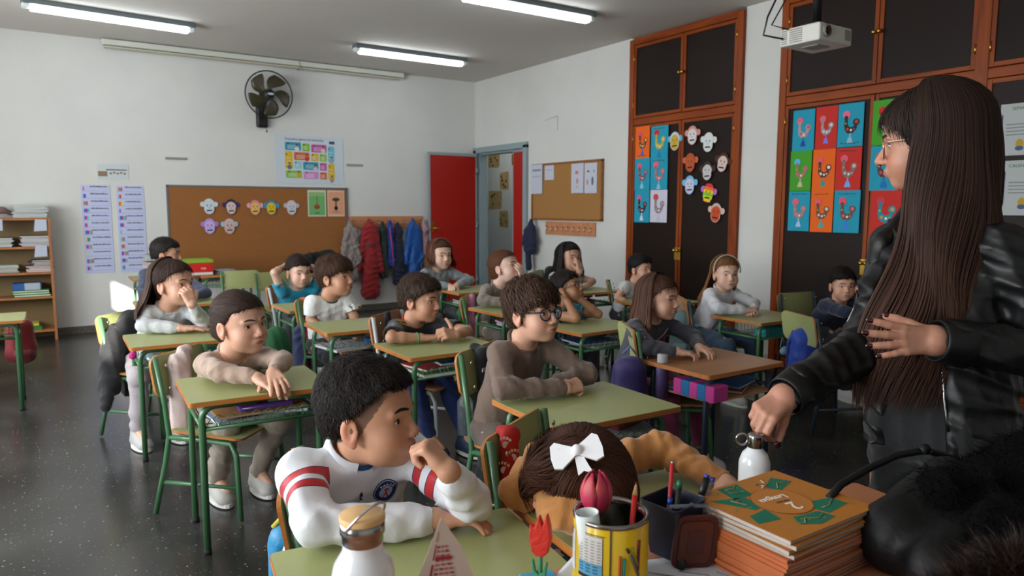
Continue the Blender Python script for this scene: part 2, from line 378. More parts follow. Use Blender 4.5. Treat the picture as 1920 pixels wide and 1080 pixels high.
def person(label, hp, yaw, pitch=0, roll=0, hs=1.12, bs=1., seat=None, byaw=-80, lean=0, arms=None, top='#888888', sleeve='long', pants='#333333',
           skin='mid', hair=None, vox=1., chub=1., legs=None, gaze=0, glasses=None, adult=False, name='person', fold=.004, topmat=None, collar=True, smile=0, shs=.118,
           hipz=None, shoes='#d8d8d4', seed=1, drawlegs=True, nb_off=None, feats=True, loose=1., neckr=.060, topz=None, shz=-.035, openf=None):
    hp = np.array(hp, float); R = headframe(yaw, pitch, roll); root = empty(name, (hp[0], hp[1], 0), 0, label, 'person'); O = np.array([hp[0], hp[1], 0.])
    by = math.radians(byaw); bf = np.array([math.cos(by), math.sin(by), 0]); br = np.array([math.sin(by), -math.cos(by), 0])
    NB = hp-R[:, 1]*.034*hs-np.array([0, 0, .102*hs])-bf*.014
    if nb_off is not None: NB = hp+np.array(nb_off)
    hip = np.array(seat, float) if seat is not None else NB-bf*.15-np.array([0, 0, .37])
    upv = nz(NB-hip); fwd = nz(bf-upv*np.dot(bf, upv))
    toL = lambda P: (np.asarray(P)-O)
    sc = lin(SK_T.get(skin, skin))[:3]; sc = np.array(sc)
    # --- head island
    hv = .0034*vox/hs; neckl = (R.T@(NB-hp))/hs
    f = head_sdf(hv, neckl, chub, adult); V, Q = f.mesh()
    c = np.tile(sc, (len(V), 1)); x, y, z = V.T
    def blend(w, k): 
        w = np.clip(w, 0, 1)[:, None]; c[:] = c*(1-w)+np.array(k)*c*w
    for sx in (-1, 1): blend(.7*np.exp(-(((x-sx*.036)/.016)**2+((z+.030)/.016)**2))*(y > .03), (1.10, .80, .78)); blend(np.exp(-(((x-sx*.078)/.008)**2))*(np.abs(z) < .04)*.6, (1.1, .78, .72))
    blend(.6*np.exp(-((x/.012)**2+((z+.026)/.01)**2))*(y > .07), (1.06, .82, .78)); 
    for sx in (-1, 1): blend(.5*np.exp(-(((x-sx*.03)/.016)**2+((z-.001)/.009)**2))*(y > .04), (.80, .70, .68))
    if hair and hair.get('fade'):      # cropped sides: stubble on the scalp
        s_ = np.clip((np.abs(x)-.045)/.012, 0, 1)+np.clip((-.02-y)/.02, 0, 1); s_ = np.clip(s_, 0, 1)*(z > -.030-.5*np.clip(-y-.03, 0, .1))*(y < np.interp(z, [-.03, .0, .03, .08], [.0, .022, .045, .08]))*(np.abs(x) < .0765)
        hc = np.array(lin(hair['col'])[:3]); w = (s_*hair['fade'])[:, None]; c[:] = c*(1-w)+hc*w
    Vw = (R@(V*hs).T).T+hp; parts = [(toL(Vw), Q)]; cols = [c]
    # --- arms
    SH = {}
    for s_, sd in (('R', 1), ('L', -1)): SH[s_] = NB+np.array([0, 0, shz])*bs*(1)-upv*.0+br*sd*shs*bs
    hands = {}
    for s_, sd in (('R', 1), ('L', -1)):
        a = (arms or {}).get(s_)
        if not a: continue
        el, wr = np.array(a['el'], float), np.array(a['wr'], float); dd = a.get('d', nz(wr-el)); hsz = hs*a.get('hs', .93)
        H = hand_pts(wr, dd, a.get('n', (0, 0, 1)), sd, hsz, a.get('curl', (.25, .35, .25)), a.get('spread', .07), a.get('thumb', (.7, .65, -.25)), a.get('curls'), a.get('tb', .25)); hands[s_] = H
        st = 1.5 if sleeve == 'long' else .3
        v, q = limb_island(a.get('sh', SH[s_]), el, wr, H, hsz, .0034*vox if vox < 1.3 else .0045, bs*1.0, st, a.get('r', (.035, .029, .021))); parts.append((toL(v), q))
        cc = np.tile(sc, (len(v), 1)); 
        for t in H['tips']: w = np.exp(-(((v-t[0])**2).sum(1))/(.009**2))[:, None]*.5; cc = cc*(1-w)+cc*np.array((1.08, .82, .78))*w
        cols.append(cc)
    # --- trunk and legs (one continuous coarse surface under the clothes)
    LG = legs or {}
    def leg(sd, k):
        if LG.get(k): return [np.array(p, float) for p in LG[k]]
        h0 = hip+br*sd*.075*bs; kn = h0+bf*.30+br*sd*.04; kn[2] = max(.36, hip[2]-.04); an = kn+bf*.03; an[2] = .07; return [h0, kn, an]
    LR, LL = leg(1, 'R'), leg(-1, 'L'); chest = hip+(NB-hip)*.72; waist = hip+(NB-hip)*.35
    allp = [hip, NB, SH['R'], SH['L']]+LR+LL+[np.array(arms[k]['el']) for k in (arms or {})]
    def trunk(h, g, legs_only=False, extra=0):
        F = SDF(np.min(allp, 0)-.16*bs-extra, np.max(allp, 0)+.16*bs+extra, h); return F
    F = SDF(np.min(allp, 0)-.14*bs, np.max(allp, 0)+.14*bs, .011)
    for sd in (-1, 1):
        F.cone(hip+br*sd*.045*bs, waist+br*sd*.042*bs, .072*bs, .062*bs, k=.03); F.cone(waist+br*sd*.042*bs, chest+br*sd*.048*bs, .062*bs, .068*bs, k=.03)
    F.cone(SH['R']-br*.02, SH['L']+br*.02, .040*bs, .040*bs, k=.03); F.cone(NB-upv*.05, NB+upv*.02, .05*bs, .046*bs, k=.03)
    for s_ in (arms or {}):
        e = np.array(arms[s_]['el']); F.cone(arms[s_].get('sh', SH[s_]), e, .034*bs, .028*bs, k=.02); F.cone(e, e+(np.array(arms[s_]['wr'])-e)*.7, .027*bs, .020*bs, k=.01)
    if drawlegs:
        for lg in (LR, LL): F.cone(lg[0], lg[1], .062*bs, .046*bs, k=.03); F.cone(lg[1], lg[2], .044*bs, .028*bs, k=.01); F.cone(lg[2], lg[2]+bf*.10-np.array([0, 0, .035]), .028, .020, k=.01)
    v, q = F.mesh(); parts.append((toL(v), q)); cols.append(np.tile(sc, (len(v), 1)))
    V2, Q2 = join(parts); body = np_obj('body', V2, Q2, SKIN, root, col=np.concatenate(cols))
    # --- face features, in the head frame
    hm = Matrix([list(R[i]*hs)+[toL(hp)[i]] for i in range(3)]+[[0, 0, 0, 1]])
    def put(name, P, Q, mat, k=None, col=None):
        P = (R@(np.asarray(P)*hs).T).T+toL(hp); return np_obj(name, P, Q, mat, root, col=col)
    def putmb(mb, name):
        mb.v = [tuple(hm@Vector(v)) for v in mb.v]; return mb.build(name, root)
    hc = hair['col'] if hair else '#201510'
    if feats:
        er = .0118; eyes = []
        ey = float(front_y(f, .0305, .004)[0])
        for sx in (-1, 1):
            c_ = np.array([sx*.0305, ey-er+.0030, .003]); mb = MB()
            g = math.radians(gaze); gd = Vector((math.sin(g), math.cos(g), .0)); d_, a_, b_ = basis(gd)
            prof = [(0, PUP), (10, PUP), (10.01, IRIS), (27, IRIS), (27.01, EYEW), (60, EYEW), (100, EYEW)]; seg = 18; vs = []; fs = []; 
            for an, m in prof:
                for k in range(seg): t = 2*PI*k/seg; s0 = math.radians(an); vs.append(Vector(c_)+(d_*math.cos(s0)+(a_*math.cos(t)+b_*math.sin(t))*math.sin(s0))*er)
            for i, (an, m) in enumerate(prof[:-1]):
                mb.add(vs[i*seg:(i+2)*seg], [(k, seg+k, seg+(k+1) % seg, (k+1) % seg) for k in range(seg)], m, True)
            putmb(mb, 'eye')
            n = 11; lons = np.linspace(-1.05, 1.05, n); a = lons/1.05; up0 = .46*(1-np.abs(a)**2.2)+.04-.05*a*sx*-1; lo0 = -.36*(1-np.abs(a)**2)+.02
            p1, q1 = sph_patch(c_, er+.0011, lons, up0, np.full(n, 1.35)); p2, q2 = sph_patch(c_, er+.0009, lons, lo0, np.full(n, -1.35)); P, Qq = join([(p1, q1), (p2, q2)])
            put('eyelid', P, Qq, SKIN, col=np.tile(sc*np.array((.93, .82, .80)), (len(P), 1)))
            p3, q3 = sph_patch(c_, er+.0017, lons, up0-.05, up0+.13, 3); put('eyelash', p3, q3, LASH)
            # brow
            def ob(u, sx=sx): 
                w = .0028*math.sin(PI*min(max(u*.92+.1, 0), 1))**.6+.0004; zc = .0225+.005*math.sin(PI*(u*.75+.05))-.004*max(0, u-.6); return (sx*(.012+.036*u), zc-w, zc+w)
            P, Qq = patch(f, ob, 0, 0, 11, 4, .0008, .0009); put('eyebrow', P, Qq, M('brow_'+hc, hc, .9))
        def lip(top):
            def o(u):
                x = (u*2-1)*.0175; k = 1-abs(u*2-1)**2.2; zc = -.0530+.003*smile*abs(u*2-1)**2
                return (x, zc+.0002, zc+.0002+(.0058-.0012*math.exp(-((u-.5)/.1)**2))*k+.0002) if top else (x, zc-.0074*k-.0003, zc-.0002)
            return o
        lc = M('lips_'+skin, {'fair': '#b8655c', 'pale': '#b96a66', 'tan': '#9c5a4c', 'mid': '#a8605a', 'dark': '#804438'}.get(skin, '#a8605a'), .45)
        pa = [patch(f, lip(t), 0, 0, 13, 5, .0012, .0005) for t in (1, 0)]; P, Qq = join(pa); put('lips', P, Qq, lc)
        mb = MB(); xs = np.linspace(-.0175, .0175, 11); ys = front_y(f, xs, np.full(11, -.0530)); mb.tube([(a, b-.0001, -.0530+.003*smile*(a/.0175)**2) for a, b in zip(xs, ys)], .0008, M('mouth_line', '#4a1f1c', .6), 5); putmb(mb, 'mouth_line')
        mb = MB(); yn = float(front_y(f, .006, -.0325)[0])
        for sx in (-1, 1): mb.ball((sx*.0065, yn-.0008, -.0330), (.0030, .0022, .0016), M('nostril', '#3a1713', .8), 8, 6)
        putmb(mb, 'nostrils')
        if glasses:
            mb = MB(); gm = M('glasses_'+glasses['col'], glasses['col'], .3, glasses.get('metal', 0)); yg = ey+.014; r_ = glasses.get('r', .0021); gr = glasses.get('size', .021)
            for sx in (-1, 1):
                pts = [(sx*.0325+gr*1.08*math.cos(t)*(1 if math.sin(t) < 0 else 1.04), yg-.010*abs(math.cos(t)*gr*.6+sx*0)/gr*(.3 if math.cos(t)*sx < 0 else 1), .001+gr*.92*math.sin(t)) for t in np.linspace(0, 2*PI, 25)[:-1]]
                mb.tube(pts, r_, gm, 6, closed=True)
                mb.tube([(sx*(.0325+gr*1.05), yg-.006, .010), (sx*.066, yg-.022, .010), (sx*.0745, .0, .006), (sx*.0760, -.018, -.004)], r_*.85, gm, 6)
            mb.tube([(-.0125, yg, .006), (0, yg+.003, .009), (.0125, yg, .006)], r_, gm, 6)
            go = putmb(mb, 'glasses'); lm = M('lens', '#ffffff', .02, trans=1, alpha=.25); mb = MB()
            for sx in (-1, 1): mb.prism([(gr*1.02*math.cos(t), gr*.88*math.sin(t)) for t in np.linspace(0, 2*PI, 21)[:-1]], (sx*.0325, yg-.002, .001), (1, 0, 0), (0, 0, 1), .0006, lm)
            lo = putmb(mb, 'lens'); lo.parent = go; lo['label'] = 'clear glasses lenses'
    # --- clothes
    tv = (.0055 if vox < 1.3 else .0075)
    if sleeve:
        long = sleeve == 'long'; g = loose
        T = SDF(np.min([hip, NB, SH['R'], SH['L']]+[np.array(arms[k][j]) for k in (arms or {}) for j in (('el', 'wr') if long else ('el',))], 0)-.13*bs, np.max([hip, NB, SH['R'], SH['L']]+[np.array(arms[k][j]) for k in (arms or {}) for j in (('el', 'wr') if long else ('el',))], 0)+.13*bs, tv)
        hp0 = hip-upv*.01
        for sd in (-1, 1):
            T.cone(hp0+br*sd*.048*bs, waist+br*sd*.046*bs, .082*bs*g, .078*bs*g, k=.03); T.cone(waist+br*sd*.046*bs, chest+br*sd*.050*bs, .078*bs*g, .077*bs, k=.03)
        T.cone(SH['R']-br*.012*bs, SH['L']+br*.012*bs, .047*bs, .047*bs, k=.035); T.cone(NB-upv*.06, NB-upv*.012, .066*bs, .050*bs, k=.03)
        rs = np.random.RandomState(seed)
        for s_ in (arms or {}):
            a = arms[s_]; e = np.array(a['el'], float); w = np.array(a['wr'], float); s0 = np.array(a.get('sh', SH[s_]), float); ph = rs.rand()*6
            ax = nz(e-s0)
            if long:
                wf = lambda t, X, Y, Z, ph=ph: .0034*np.sin(t*13+ph+3.2*np.sin(X*31+Z*23+Y*17+ph))*np.clip(t*1.4, .15, 1)
                wg = lambda t, X, Y, Z, ph=ph: .0036*np.sin(t*14+ph+3.4*np.sin(Y*33+Z*27+X*21+ph))*(np.clip(1.1-t, .15, 1))
                T.cone(s0, e, .046*bs*g, .042*bs*g, k=.022, wr=wf); d_ = nz(w-e); L_ = np.linalg.norm(w-e); cu = w-d_*.004
                T.cone(e, cu-d_*.035, .041*bs*g, .034*bs*g, k=.010, wr=wg); T.cone(cu-d_*.035, cu, .030*bs*g**.5, .0275*bs, k=.006, flat=True)
            else:
                m = s0+(e-s0)*(.52 if sleeve == 'short' else .75); T.cone(s0, m, .050*bs, .050*bs*g, k=.025, flat=True)
                if True: T.cone(s0+(m-s0)*.7, m+ax*.02, .040*bs, .040*bs*g, k=.002, mode='sub', flat=True)
        T.fold(fold, 1., seed); 
        if openf:
            T.cone(NB+fwd*.12-upv*.02+br*openf[0], hip+fwd*.145-upv*.12+br*openf[0], openf[1], openf[2], k=.012, mode='sub')
            I = SDF(T.lo, T.lo+np.array(T.d.shape)*T.h, T.h*1.2)
            for s_ in (arms or {}): I.cone(SH[s_], SH[s_]+(np.array(arms[s_]['el'])-SH[s_])*.25, .040*bs, .038*bs, k=.03)
            for sd in (-1, 1): I.cone(hip+br*sd*.045*bs, chest+br*sd*.045*bs, .078*bs, .068*bs, k=.03)
            I.cone(NB-upv*.07, NB-upv*.03, .058*bs, .050*bs, k=.03); I.cone(SH['R']-br*.02*bs, SH['L']+br*.04*bs, .042*bs, .042*bs, k=.03); I.fold(.004, 1, seed+9); v_, q_ = I.mesh(); np_obj('undershirt', v_-O, q_, M('cloth_'+openf[3], openf[3], .9, bump=(90, .3)), root)
        nf = nz(bf*.45+upv)
        T.cone(NB-nf*.015, NB+nf*.10, neckr*.96*bs, neckr*1.25*bs, k=.004, mode='sub', flat=True)
        if True: # flat hem
            hc_ = hp0-upv*(.045 if topz is None else topz)
            Xg, Yg, Zg = T.ax[0][:, None, None], T.ax[1][None, :, None], T.ax[2][None, None, :]
            near = ((Xg-hc_[0])*br[0]+(Yg-hc_[1])*br[1])**2+((Xg-hc_[0])*fwd[0]+(Yg-hc_[1])*fwd[1])**2 < (.2*bs)**2
            T.d = np.where(near, np.maximum(T.d, -((Xg-hc_[0])*upv[0]+(Yg-hc_[1])*upv[1]+(Zg-hc_[2])*upv[2])), T.d).astype(np.float32)
        v, q = T.mesh(); ex = {}
        for s_ in (arms or {}):
            e = np.array(arms[s_]['el'], float); s0 = np.array(arms[s_].get('sh', SH[s_]), float); L_ = np.linalg.norm(e-s0); t = ((v-s0)@(e-s0))/L_**2
            dist = np.linalg.norm(v-(s0+np.clip(t, 0, 1)[:, None]*(e-s0)), axis=1); sd = 1 if s_ == 'R' else -1; ex['arm'+s_] = np.where((dist < .10*bs) & ((v-NB)@br*sd > .070*bs), t, -9)
        tm = topmat or M('cloth_'+top, top, .85, bump=(60, .25), sheen=.25)
        to = np_obj('top', v-O, q, tm, root, extra=ex); to['label'] = 'clothing on the upper body'
        if collar:
            mb = MB(); cn = NB+nf*.004; u_ = nz(np.cross(nf, br)); r_ = neckr*.98*bs; mb.tube([toL(cn)+br*r_*math.cos(t)*1.02+u_*r_*math.sin(t) for t in np.linspace(0, 2*PI, 29)[:-1]], .0075*bs if sleeve == 'long' else .0055, M('collar_'+(collar if isinstance(collar, str) else top), collar if isinstance(collar, str) else top, .85), 8, closed=True)
            mb.build('collar', root)
    if pants and drawlegs:
        Pn = SDF(np.min([hip]+LR+LL, 0)-.11*bs, np.max([hip]+LR+LL, 0)+.11*bs, tv*1.2)
        Pn.cone(hip+br*.055*bs, hip-br*.055*bs, .078*bs, .078*bs, k=.02)
        if openf:
            for sd in (-1, 1): Pn.cone(hip+br*sd*.05*bs, waist+br*sd*.048*bs, .080*bs, .070*bs, k=.03)
        for lg in (LR, LL):
            ph = seed; wf = lambda t, X, Y, Z: .004*np.sin(t*16+3*np.sin(X*20+Z*18))
            Pn.cone(lg[0], lg[1], .066*bs, .054*bs, k=.03, wr=wf); Pn.cone(lg[1], lg[2], .054*bs, .044*bs, k=.012, wr=wf, flat=True)
        Pn.fold(fold, .8, seed+5); v, q = Pn.mesh(); po = np_obj('trousers', v-O, q, M('cloth_'+pants, pants, .85, bump=(60, .25), sheen=.2), root)
        for lg, sd in ((LR, 1), (LL, -1)):
            fd = nz(np.array(LG.get('fd', bf)))*1.; an = lg[2]; g_ = an.copy(); g_[2] = 0; bd = np.array([fd[1], -fd[0], 0]); b0 = np.array([g_[0], g_[1], max(0, an[2]-.085)])
            Sh = SDF(b0-.2, b0+.2, .006); z_ = lambda k: np.array([0, 0, k])
            Sh.cone(b0-fd*.03+z_(.030), b0+fd*.10+z_(.026), .034, .036, k=.01); Sh.cone(b0-fd*.02+z_(.035), b0-fd*.01+z_(.085), .034, .036, k=.02); Sh.cone(b0+z_(.06), b0+fd*.08+z_(.035), .032, .028, k=.02)
            Xg, Yg, Zg = Sh.ax[0][:, None, None], Sh.ax[1][None, :, None], Sh.ax[2][None, None, :]; Sh.d = np.maximum(Sh.d, b0[2]+.012-Zg+0*Xg+0*Yg).astype(np.float32)
            v, q = Sh.mesh(); so = np_obj('shoe', v-O, q, M('shoe_'+shoes, shoes, .6), root)
            mb = MB(); outl = [(.046*math.cos(t)*(1.0 if abs(math.cos(t)) < 2 else 1), .105*math.sin(t)+.035) for t in np.linspace(0, 2*PI, 21)[:-1]]
            mb.prism([(a*.92, b) for a, b in outl], toL(b0)+z_(.001), tuple(bd), tuple(fd), .016, M('shoe_sole', '#d9d6cf', .6)); s2 = mb.build('sole', so)
    # --- hair
    if hair: make_hair(root, hair, f, R, hs, toL(hp), seed, vox)
    return root, dict(R=R, NB=NB, SH=SH, hip=hip, bf=bf, br=br, upv=upv, fwd=fwd, hands=hands, O=O, hp=hp, f=f, put=put, putmb=putmb, sc=sc, head_m=hm)

def ribbons(P, N, Wd):
    """P: (n, k, 3) polylines, N: (n, k, 3) surface normals, Wd: (k,) half widths -> tapered blades"""
    n, k, _ = P.shape; T = np.gradient(P, axis=1); B = np.cross(T, N); B /= np.linalg.norm(B, axis=2, keepdims=True)+1e-9
    w = np.asarray(Wd)[None, :, None]; A = P+B*w; C = P-B*w; Mid = P+N*w*.5
    V = np.stack([A, Mid, C], 2).reshape(n*k*3, 3); q = []
    for j in range(k-1):
        a = j*3; q += [(a, a+1, a+4, a+3), (a+1, a+2, a+5, a+4)]
    q = np.array(q)[None]+np.arange(n)[:, None, None]*(k*3)
    return V, q.reshape(-1, 4)
def make_hair(root, hr, f, R, hs, off, seed, vox):
    rs = np.random.RandomState(seed); col = np.array(lin(hr['col'])[:3]); hm = M('hair', '#20140f', hr.get('rough', .55), attr='col', spec=.22) if not hr.get('mat') else hr['mat']
    t = hr.get('t', .012); tt = hr.get('top', t); line = hr.get('line', [(-.09, -.10), (-.06, -.050), (-.03, -.022), (0, .008), (.03, .040), (.05, .064), (.068, .100), (.12, .14)])
    zs, ys = [a for a, b in line], [b for a, b in line]; h = .0042*max(vox, 1)/hs
    H = SDF((-.13, -.15, -.12), (.13, .14, .155), h)
    H.ell(C0+np.array([0, -.002, (tt-t)*.5]), SK+np.array([t, t, t+(tt-t)*.5]), k=0); 
    H.ell((0, .042, .042+.3*tt), np.array((.054, .038, .043))+tt*.8, k=.02)
    H.cone((0, -.05, -.02), (0, -.048, hr.get('nape', -.055)), .05, .043, k=.03)
    X, Y, Z = H.ax[0][:, None, None], H.ax[1][None, :, None], H.ax[2][None, None, :]
    jag = hr.get('jag', .003)*np.sin(X*260+2*np.sin(X*97+seed)+Z*60)
    side = np.clip((np.abs(X)-.03)/.03, 0, 1)*hr.get('temple', 0)
    g = (Y-np.interp(Z+0*X+jag, zs, ys)+side)*.8
    H.d = np.maximum(H.d, g); H.d = np.maximum(H.d, hr.get('cutz', -.075)-Z+0*X+0*Y)
    if hr.get('ears', True):
        for sx in (-1, 1): H.ell((sx*.082, -.004, -.012), (.014, .021, .030), k=.004, mode='sub')
    if hr.get('fade'):
        side2 = (np.abs(X)-.0)*0; lim = hr.get('fadez', .045); H.d = np.maximum(H.d, (lim-Z)*.9+0*X+0*Y)
    if hr.get('wave', 0): H.d -= hr['wave']*np.sin(X*110+2*np.sin(Y*70))*np.sin(Z*90+Y*80)
    for b in hr.get('blobs', []): H.ell(b[0], b[1], k=.015)
    for c in hr.get('cones', []): H.cone(*c, k=.012)
    H.d = H.d.astype(np.float32); V, Q = H.mesh(); parts = []; cols = []
    N = vnormals(V, Q)
    def cnoise(n, lo=.7, hi=1.5): return col[None]*rs.uniform(lo, hi, (n, 1))
    parts.append((V, Q)); cols.append(np.tile(col*.8, (len(V), 1)))
    A = np.array(hr.get('from', (0, -.035, .13))); sgn = hr.get('dir', 1)
    ns = int(hr.get('n', 900)/max(vox, 1)**1.5); idx = rs.randint(0, len(V), ns); P0 = V[idx]; N0 = N[idx]; ln = hr.get('len', .022); K = 5
    dirn = (P0-A)*sgn; dirn = dirn/(np.linalg.norm(dirn, axis=1, keepdims=True)+1e-9)+rs.randn(ns, 3)*hr.get('mess', .18)
    ro = np.array(hr.get('sweep', (0, 0, 0))); dirn = dirn+ro
    dirn -= N0*(dirn*N0).sum(1, keepdims=True); dirn /= np.linalg.norm(dirn, axis=1, keepdims=True)+1e-9
    L = ln*rs.uniform(.6, 1.3, (ns, 1, 1)); tk = np.linspace(0, 1, K)[None, :, None]
    C = C0[None]; lift = hr.get('lift', .004); rad = np.linalg.norm((P0-C)/SK, axis=1)
    Pk = P0[:, None]-dirn[:, None]*L*.35+dirn[:, None]*L*tk; q = np.linalg.norm((Pk-C[None])/SK, axis=2, keepdims=True)
    Pk = C[None]+(Pk-C[None])*(rad[:, None, None]/q)+N0[:, None]*(.0005+lift*np.sin(tk*PI*.85)*rs.uniform(.3, 1, (ns, 1, 1)))
    v, qd = ribbons(Pk, np.repeat(N0[:, None], K, 1), np.array([.3, 1, 1, .7, .08])*hr.get('w', .0013)); parts.append((v, qd)); cols.append(np.repeat(cnoise(ns), K*3, 0))
    if hr.get('long'):
        lg = hr['long']; n = int(lg.get('n', 500)/max(vox, 1)); down = R.T@np.array([0, 0, -1.]); fwdw = np.array([0, 1., 0]); K = 22
        ph = np.radians(rs.uniform(lg['phi'][0], lg['phi'][1], n)); 
        if lg.get('side'): ph = ph*np.sign(rs.rand(n)-lg['side'])
        lv = rs.uniform(1.10, 1.10+lg.get('thick', .22), n); part = lg.get('part', 0.)
        Ps = []; Ns = []
        top = np.radians(8); lenf = rs.uniform(.80, 1.0, n)+lg.get('longer', 0)*(np.sign(ph) if lg.get('lside') is None else lg['lside']*np.sign(ph))
        for j in range(K):
            s_ = j/(K-1); sh = lg.get('cap', .38)
            th = top+(np.radians(lg.get('thmax', 97))-top)*min(s_/sh, 1)
            e = np.stack([np.sin(th)*np.sin(ph), np.sin(th)*np.cos(ph), np.full(n, np.cos(th))], 1)
            p = C0+e*SK*lv[:, None]+np.array([part*(1-min(s_/sh, 1)), 0, 0]); nn = e/SK; nn /= np.linalg.norm(nn, axis=1, keepdims=True)
            if s_ > sh:
                u = (s_-sh)/(1-sh); Ld = lg['drop']/hs; w = lg.get('wavy', .006)
                p = p+down*Ld*u*lenf[:, None]+e*np.array([1, 1, 0])*(lg.get('flare', .0)*u)+np.array(lg.get('shift', (0, 0, 0)))*u**1.5+np.stack([np.sin(u*9+ph*6), np.cos(u*8+ph*5), 0*ph], 1)*w*u
                if lg.get('inward'): p[:, 0] *= 1-lg['inward']*u
            Ps.append(p); Ns.append(nn)
        Ps = np.stack(Ps, 1); Ns = np.stack(Ns, 1); wd = np.full(K, lg.get('w', .0028)); wd[-3:] *= [.8, .55, .15]; wd[0] *= .4
        v, qd = ribbons(Ps, Ns, wd); parts.append((v, qd)); om = np.tile(np.repeat(1+np.linspace(0, 1, K)**1.5*lg.get('tips', .5), 3), n)[:, None]; cols.append(np.repeat(cnoise(n, .6, 1.7), K*3, 0)*om)
    V, Q = join(parts); V = (R@(V*hs).T).T+off
    o = np_obj('hair', V, Q, hm, root, col=np.concatenate(cols)); return o
# ------------------------------------------------------------------ the room
XR, YB, ZC, XL, YF = 4.855, 8.135, 2.835, -2.2, -1.6
WALL = M('wall_paint', '#d2d1cc', .8, bump=(220, .12), mix=('#c8c8c4', 2.2, .5))
CEIL = M('ceiling_paint', '#cbc6be', .9, bump=(120, .05))
def terrazzo():
    m = M('terrazzo', '#3a3936', .22); nt = m.node_tree; L = nt.links.new; b = nt.nodes['Principled BSDF']; tc = nt.nodes.new('ShaderNodeTexCoord')
    n = nt.nodes.new('ShaderNodeTexNoise'); n.inputs['Scale'].default_value = 3; n.inputs['Detail'].default_value = 6; L(tc.outputs['Object'], n.inputs[0])
    r = nt.nodes.new('ShaderNodeValToRGB'); r.color_ramp.elements[0].color = lin('#242321'); r.color_ramp.elements[1].color = lin('#3e3c3a'); r.color_ramp.elements[0].position = .3; r.color_ramp.elements[1].position = .7; L(n.outputs['Fac'], r.inputs[0])
    prev = r.outputs[0]
    for sc, th, c in ((34, .13, '#7d7a74'), (70, .16, '#5e5a55'), (58, .12, '#1b1a19')):
        v = nt.nodes.new('ShaderNodeTexVoronoi'); v.inputs['Scale'].default_value = sc; L(tc.outputs['Object'], v.inputs['Vector'])
        g = nt.nodes.new('ShaderNodeMath'); g.operation = 'LESS_THAN'; g.inputs[1].default_value = th; L(v.outputs['Distance'], g.inputs[0])
        s2 = nt.nodes.new('ShaderNodeSeparateColor'); L(v.outputs['Color'], s2.inputs[0]); g2 = nt.nodes.new('ShaderNodeMath'); g2.operation = 'GREATER_THAN'; g2.inputs[1].default_value = .55; L(s2.outputs[0], g2.inputs[0])
        g3 = nt.nodes.new('ShaderNodeMath'); g3.operation = 'MULTIPLY'; L(g.outputs[0], g3.inputs[0]); L(g2.outputs[0], g3.inputs[1])
        mx = nt.nodes.new('ShaderNodeMix'); mx.data_type = 'RGBA'; L(g3.outputs[0], mx.inputs[0]); L(prev, mx.inputs[6]); mx.inputs[7].default_value = lin(c); prev = mx.outputs[2]
    L(prev, b.inputs['Base Color']); return m
def structure(name, mb, bevel=0): return tag(mb.build(name, None, bevel), kind='structure')
structure('floor', MB().box(((XL+XR)/2, (YF+YB)/2, -.05), (XR-XL+.2, YB-YF+.2, .1), terrazzo()))
structure('ceiling', MB().box(((XL+XR)/2, (YF+YB)/2, ZC+.05), (XR-XL+.2, YB-YF+.2, .1), CEIL))
structure('wall_back', MB().box(((XL+XR)/2, YB+.06, ZC/2), (XR-XL+.4, .12, ZC), WALL))
structure('wall_front', MB().box(((XL+XR)/2, YF-.06, ZC/2), (XR-XL+.4, .12, ZC), WALL))
# right wall: door opening y 6.98..8.06 up to 1.93
DY0, DY1, DZ = 6.99, 8.06, 1.93
mb = MB(); T = .14
def rw(y0, y1, z0, z1): mb.box((XR+T/2, (y0+y1)/2, (z0+z1)/2), (T, y1-y0, z1-z0), WALL)
rw(YF, .35, 0, ZC); rw(3.545, 3.90, 0, ZC); rw(5.215, DY0, 0, ZC); rw(DY1, YB+.1, 0, ZC); rw(DY0, DY1, DZ, ZC)
mb.box((XR+.6, (YF+5.3)/2, ZC/2), (.06, 5.3-YF, ZC), WALL)
structure('wall_right', mb)
# left wall with four window openings
mb = MB(); ys = [YF]; WN = ((.4, 1.9), (2.5, 4.0), (4.6, 6.1))
def lw(y0, y1, z0, z1): mb.box((XL-.08, (y0+y1)/2, (z0+z1)/2), (.16, y1-y0, z1-z0), WALL)
lw(YF-.1, WN[0][0], 0, ZC)
for i, (a, b) in enumerate(WN):
    lw(a, b, 0, .85); lw(a, b, 2.25, ZC); lw(b, WN[i+1][0] if i < 2 else YB+.1, 0, ZC)
structure('wall_left', mb)
WHT = M('white_aluminium', '#d8dad8', .4); SH = M('sun_blocker', '#b9bab5', .6); GL = M('window_glass', '#ffffff', .02, trans=1, alpha=.15)
for i, (a, b) in enumerate(WN):
    w = MB()
    for y in (a+.03, (a+b)/2, b-.03): w.box((XL-.08, y, 1.55), (.05, .05, 1.4), WHT)
    for z in (.88, 2.22): w.box((XL-.08, (a+b)/2, z), (.05, b-a, .05), WHT)
    wo = structure('window_%d' % (i+1), w)
    MB().box((XL-.085, (a+b)/2, 1.55), (.006, b-a-.06, 1.34), GL).build('pane', wo)
    top = 2.23 if i == 2 else 1.955
    n_ = int((top-.86)/.05)
    for k in range(n_): MB().box((XL-.135, (a+b)/2, .885+k*(top-.86)/n_), (.010, b-a, (top-.86)/n_+.001), SH).build('sun_block_slat', wo)  # added unseen slats that block the sun below the top band
    if i == 0:
        for k in range(6): MB().box((XL-.135, (a+b)/2+.19, 1.985+k*.05), (.010, b-a-.38, .051), SH).build('sun_block_slat', wo)  # more added slats, leaving a gap for sun on the left desk
BASE = M('terrazzo_skirting', '#6a645c', .4, mix=('#3f3a35', 60, .8)); BW = M('white_tile', '#b9bab6', .4)
structure('baseboard_back', MB().box(((XL+XR)/2, YB-.008, .035), (XR-XL, .016, .07), BASE))
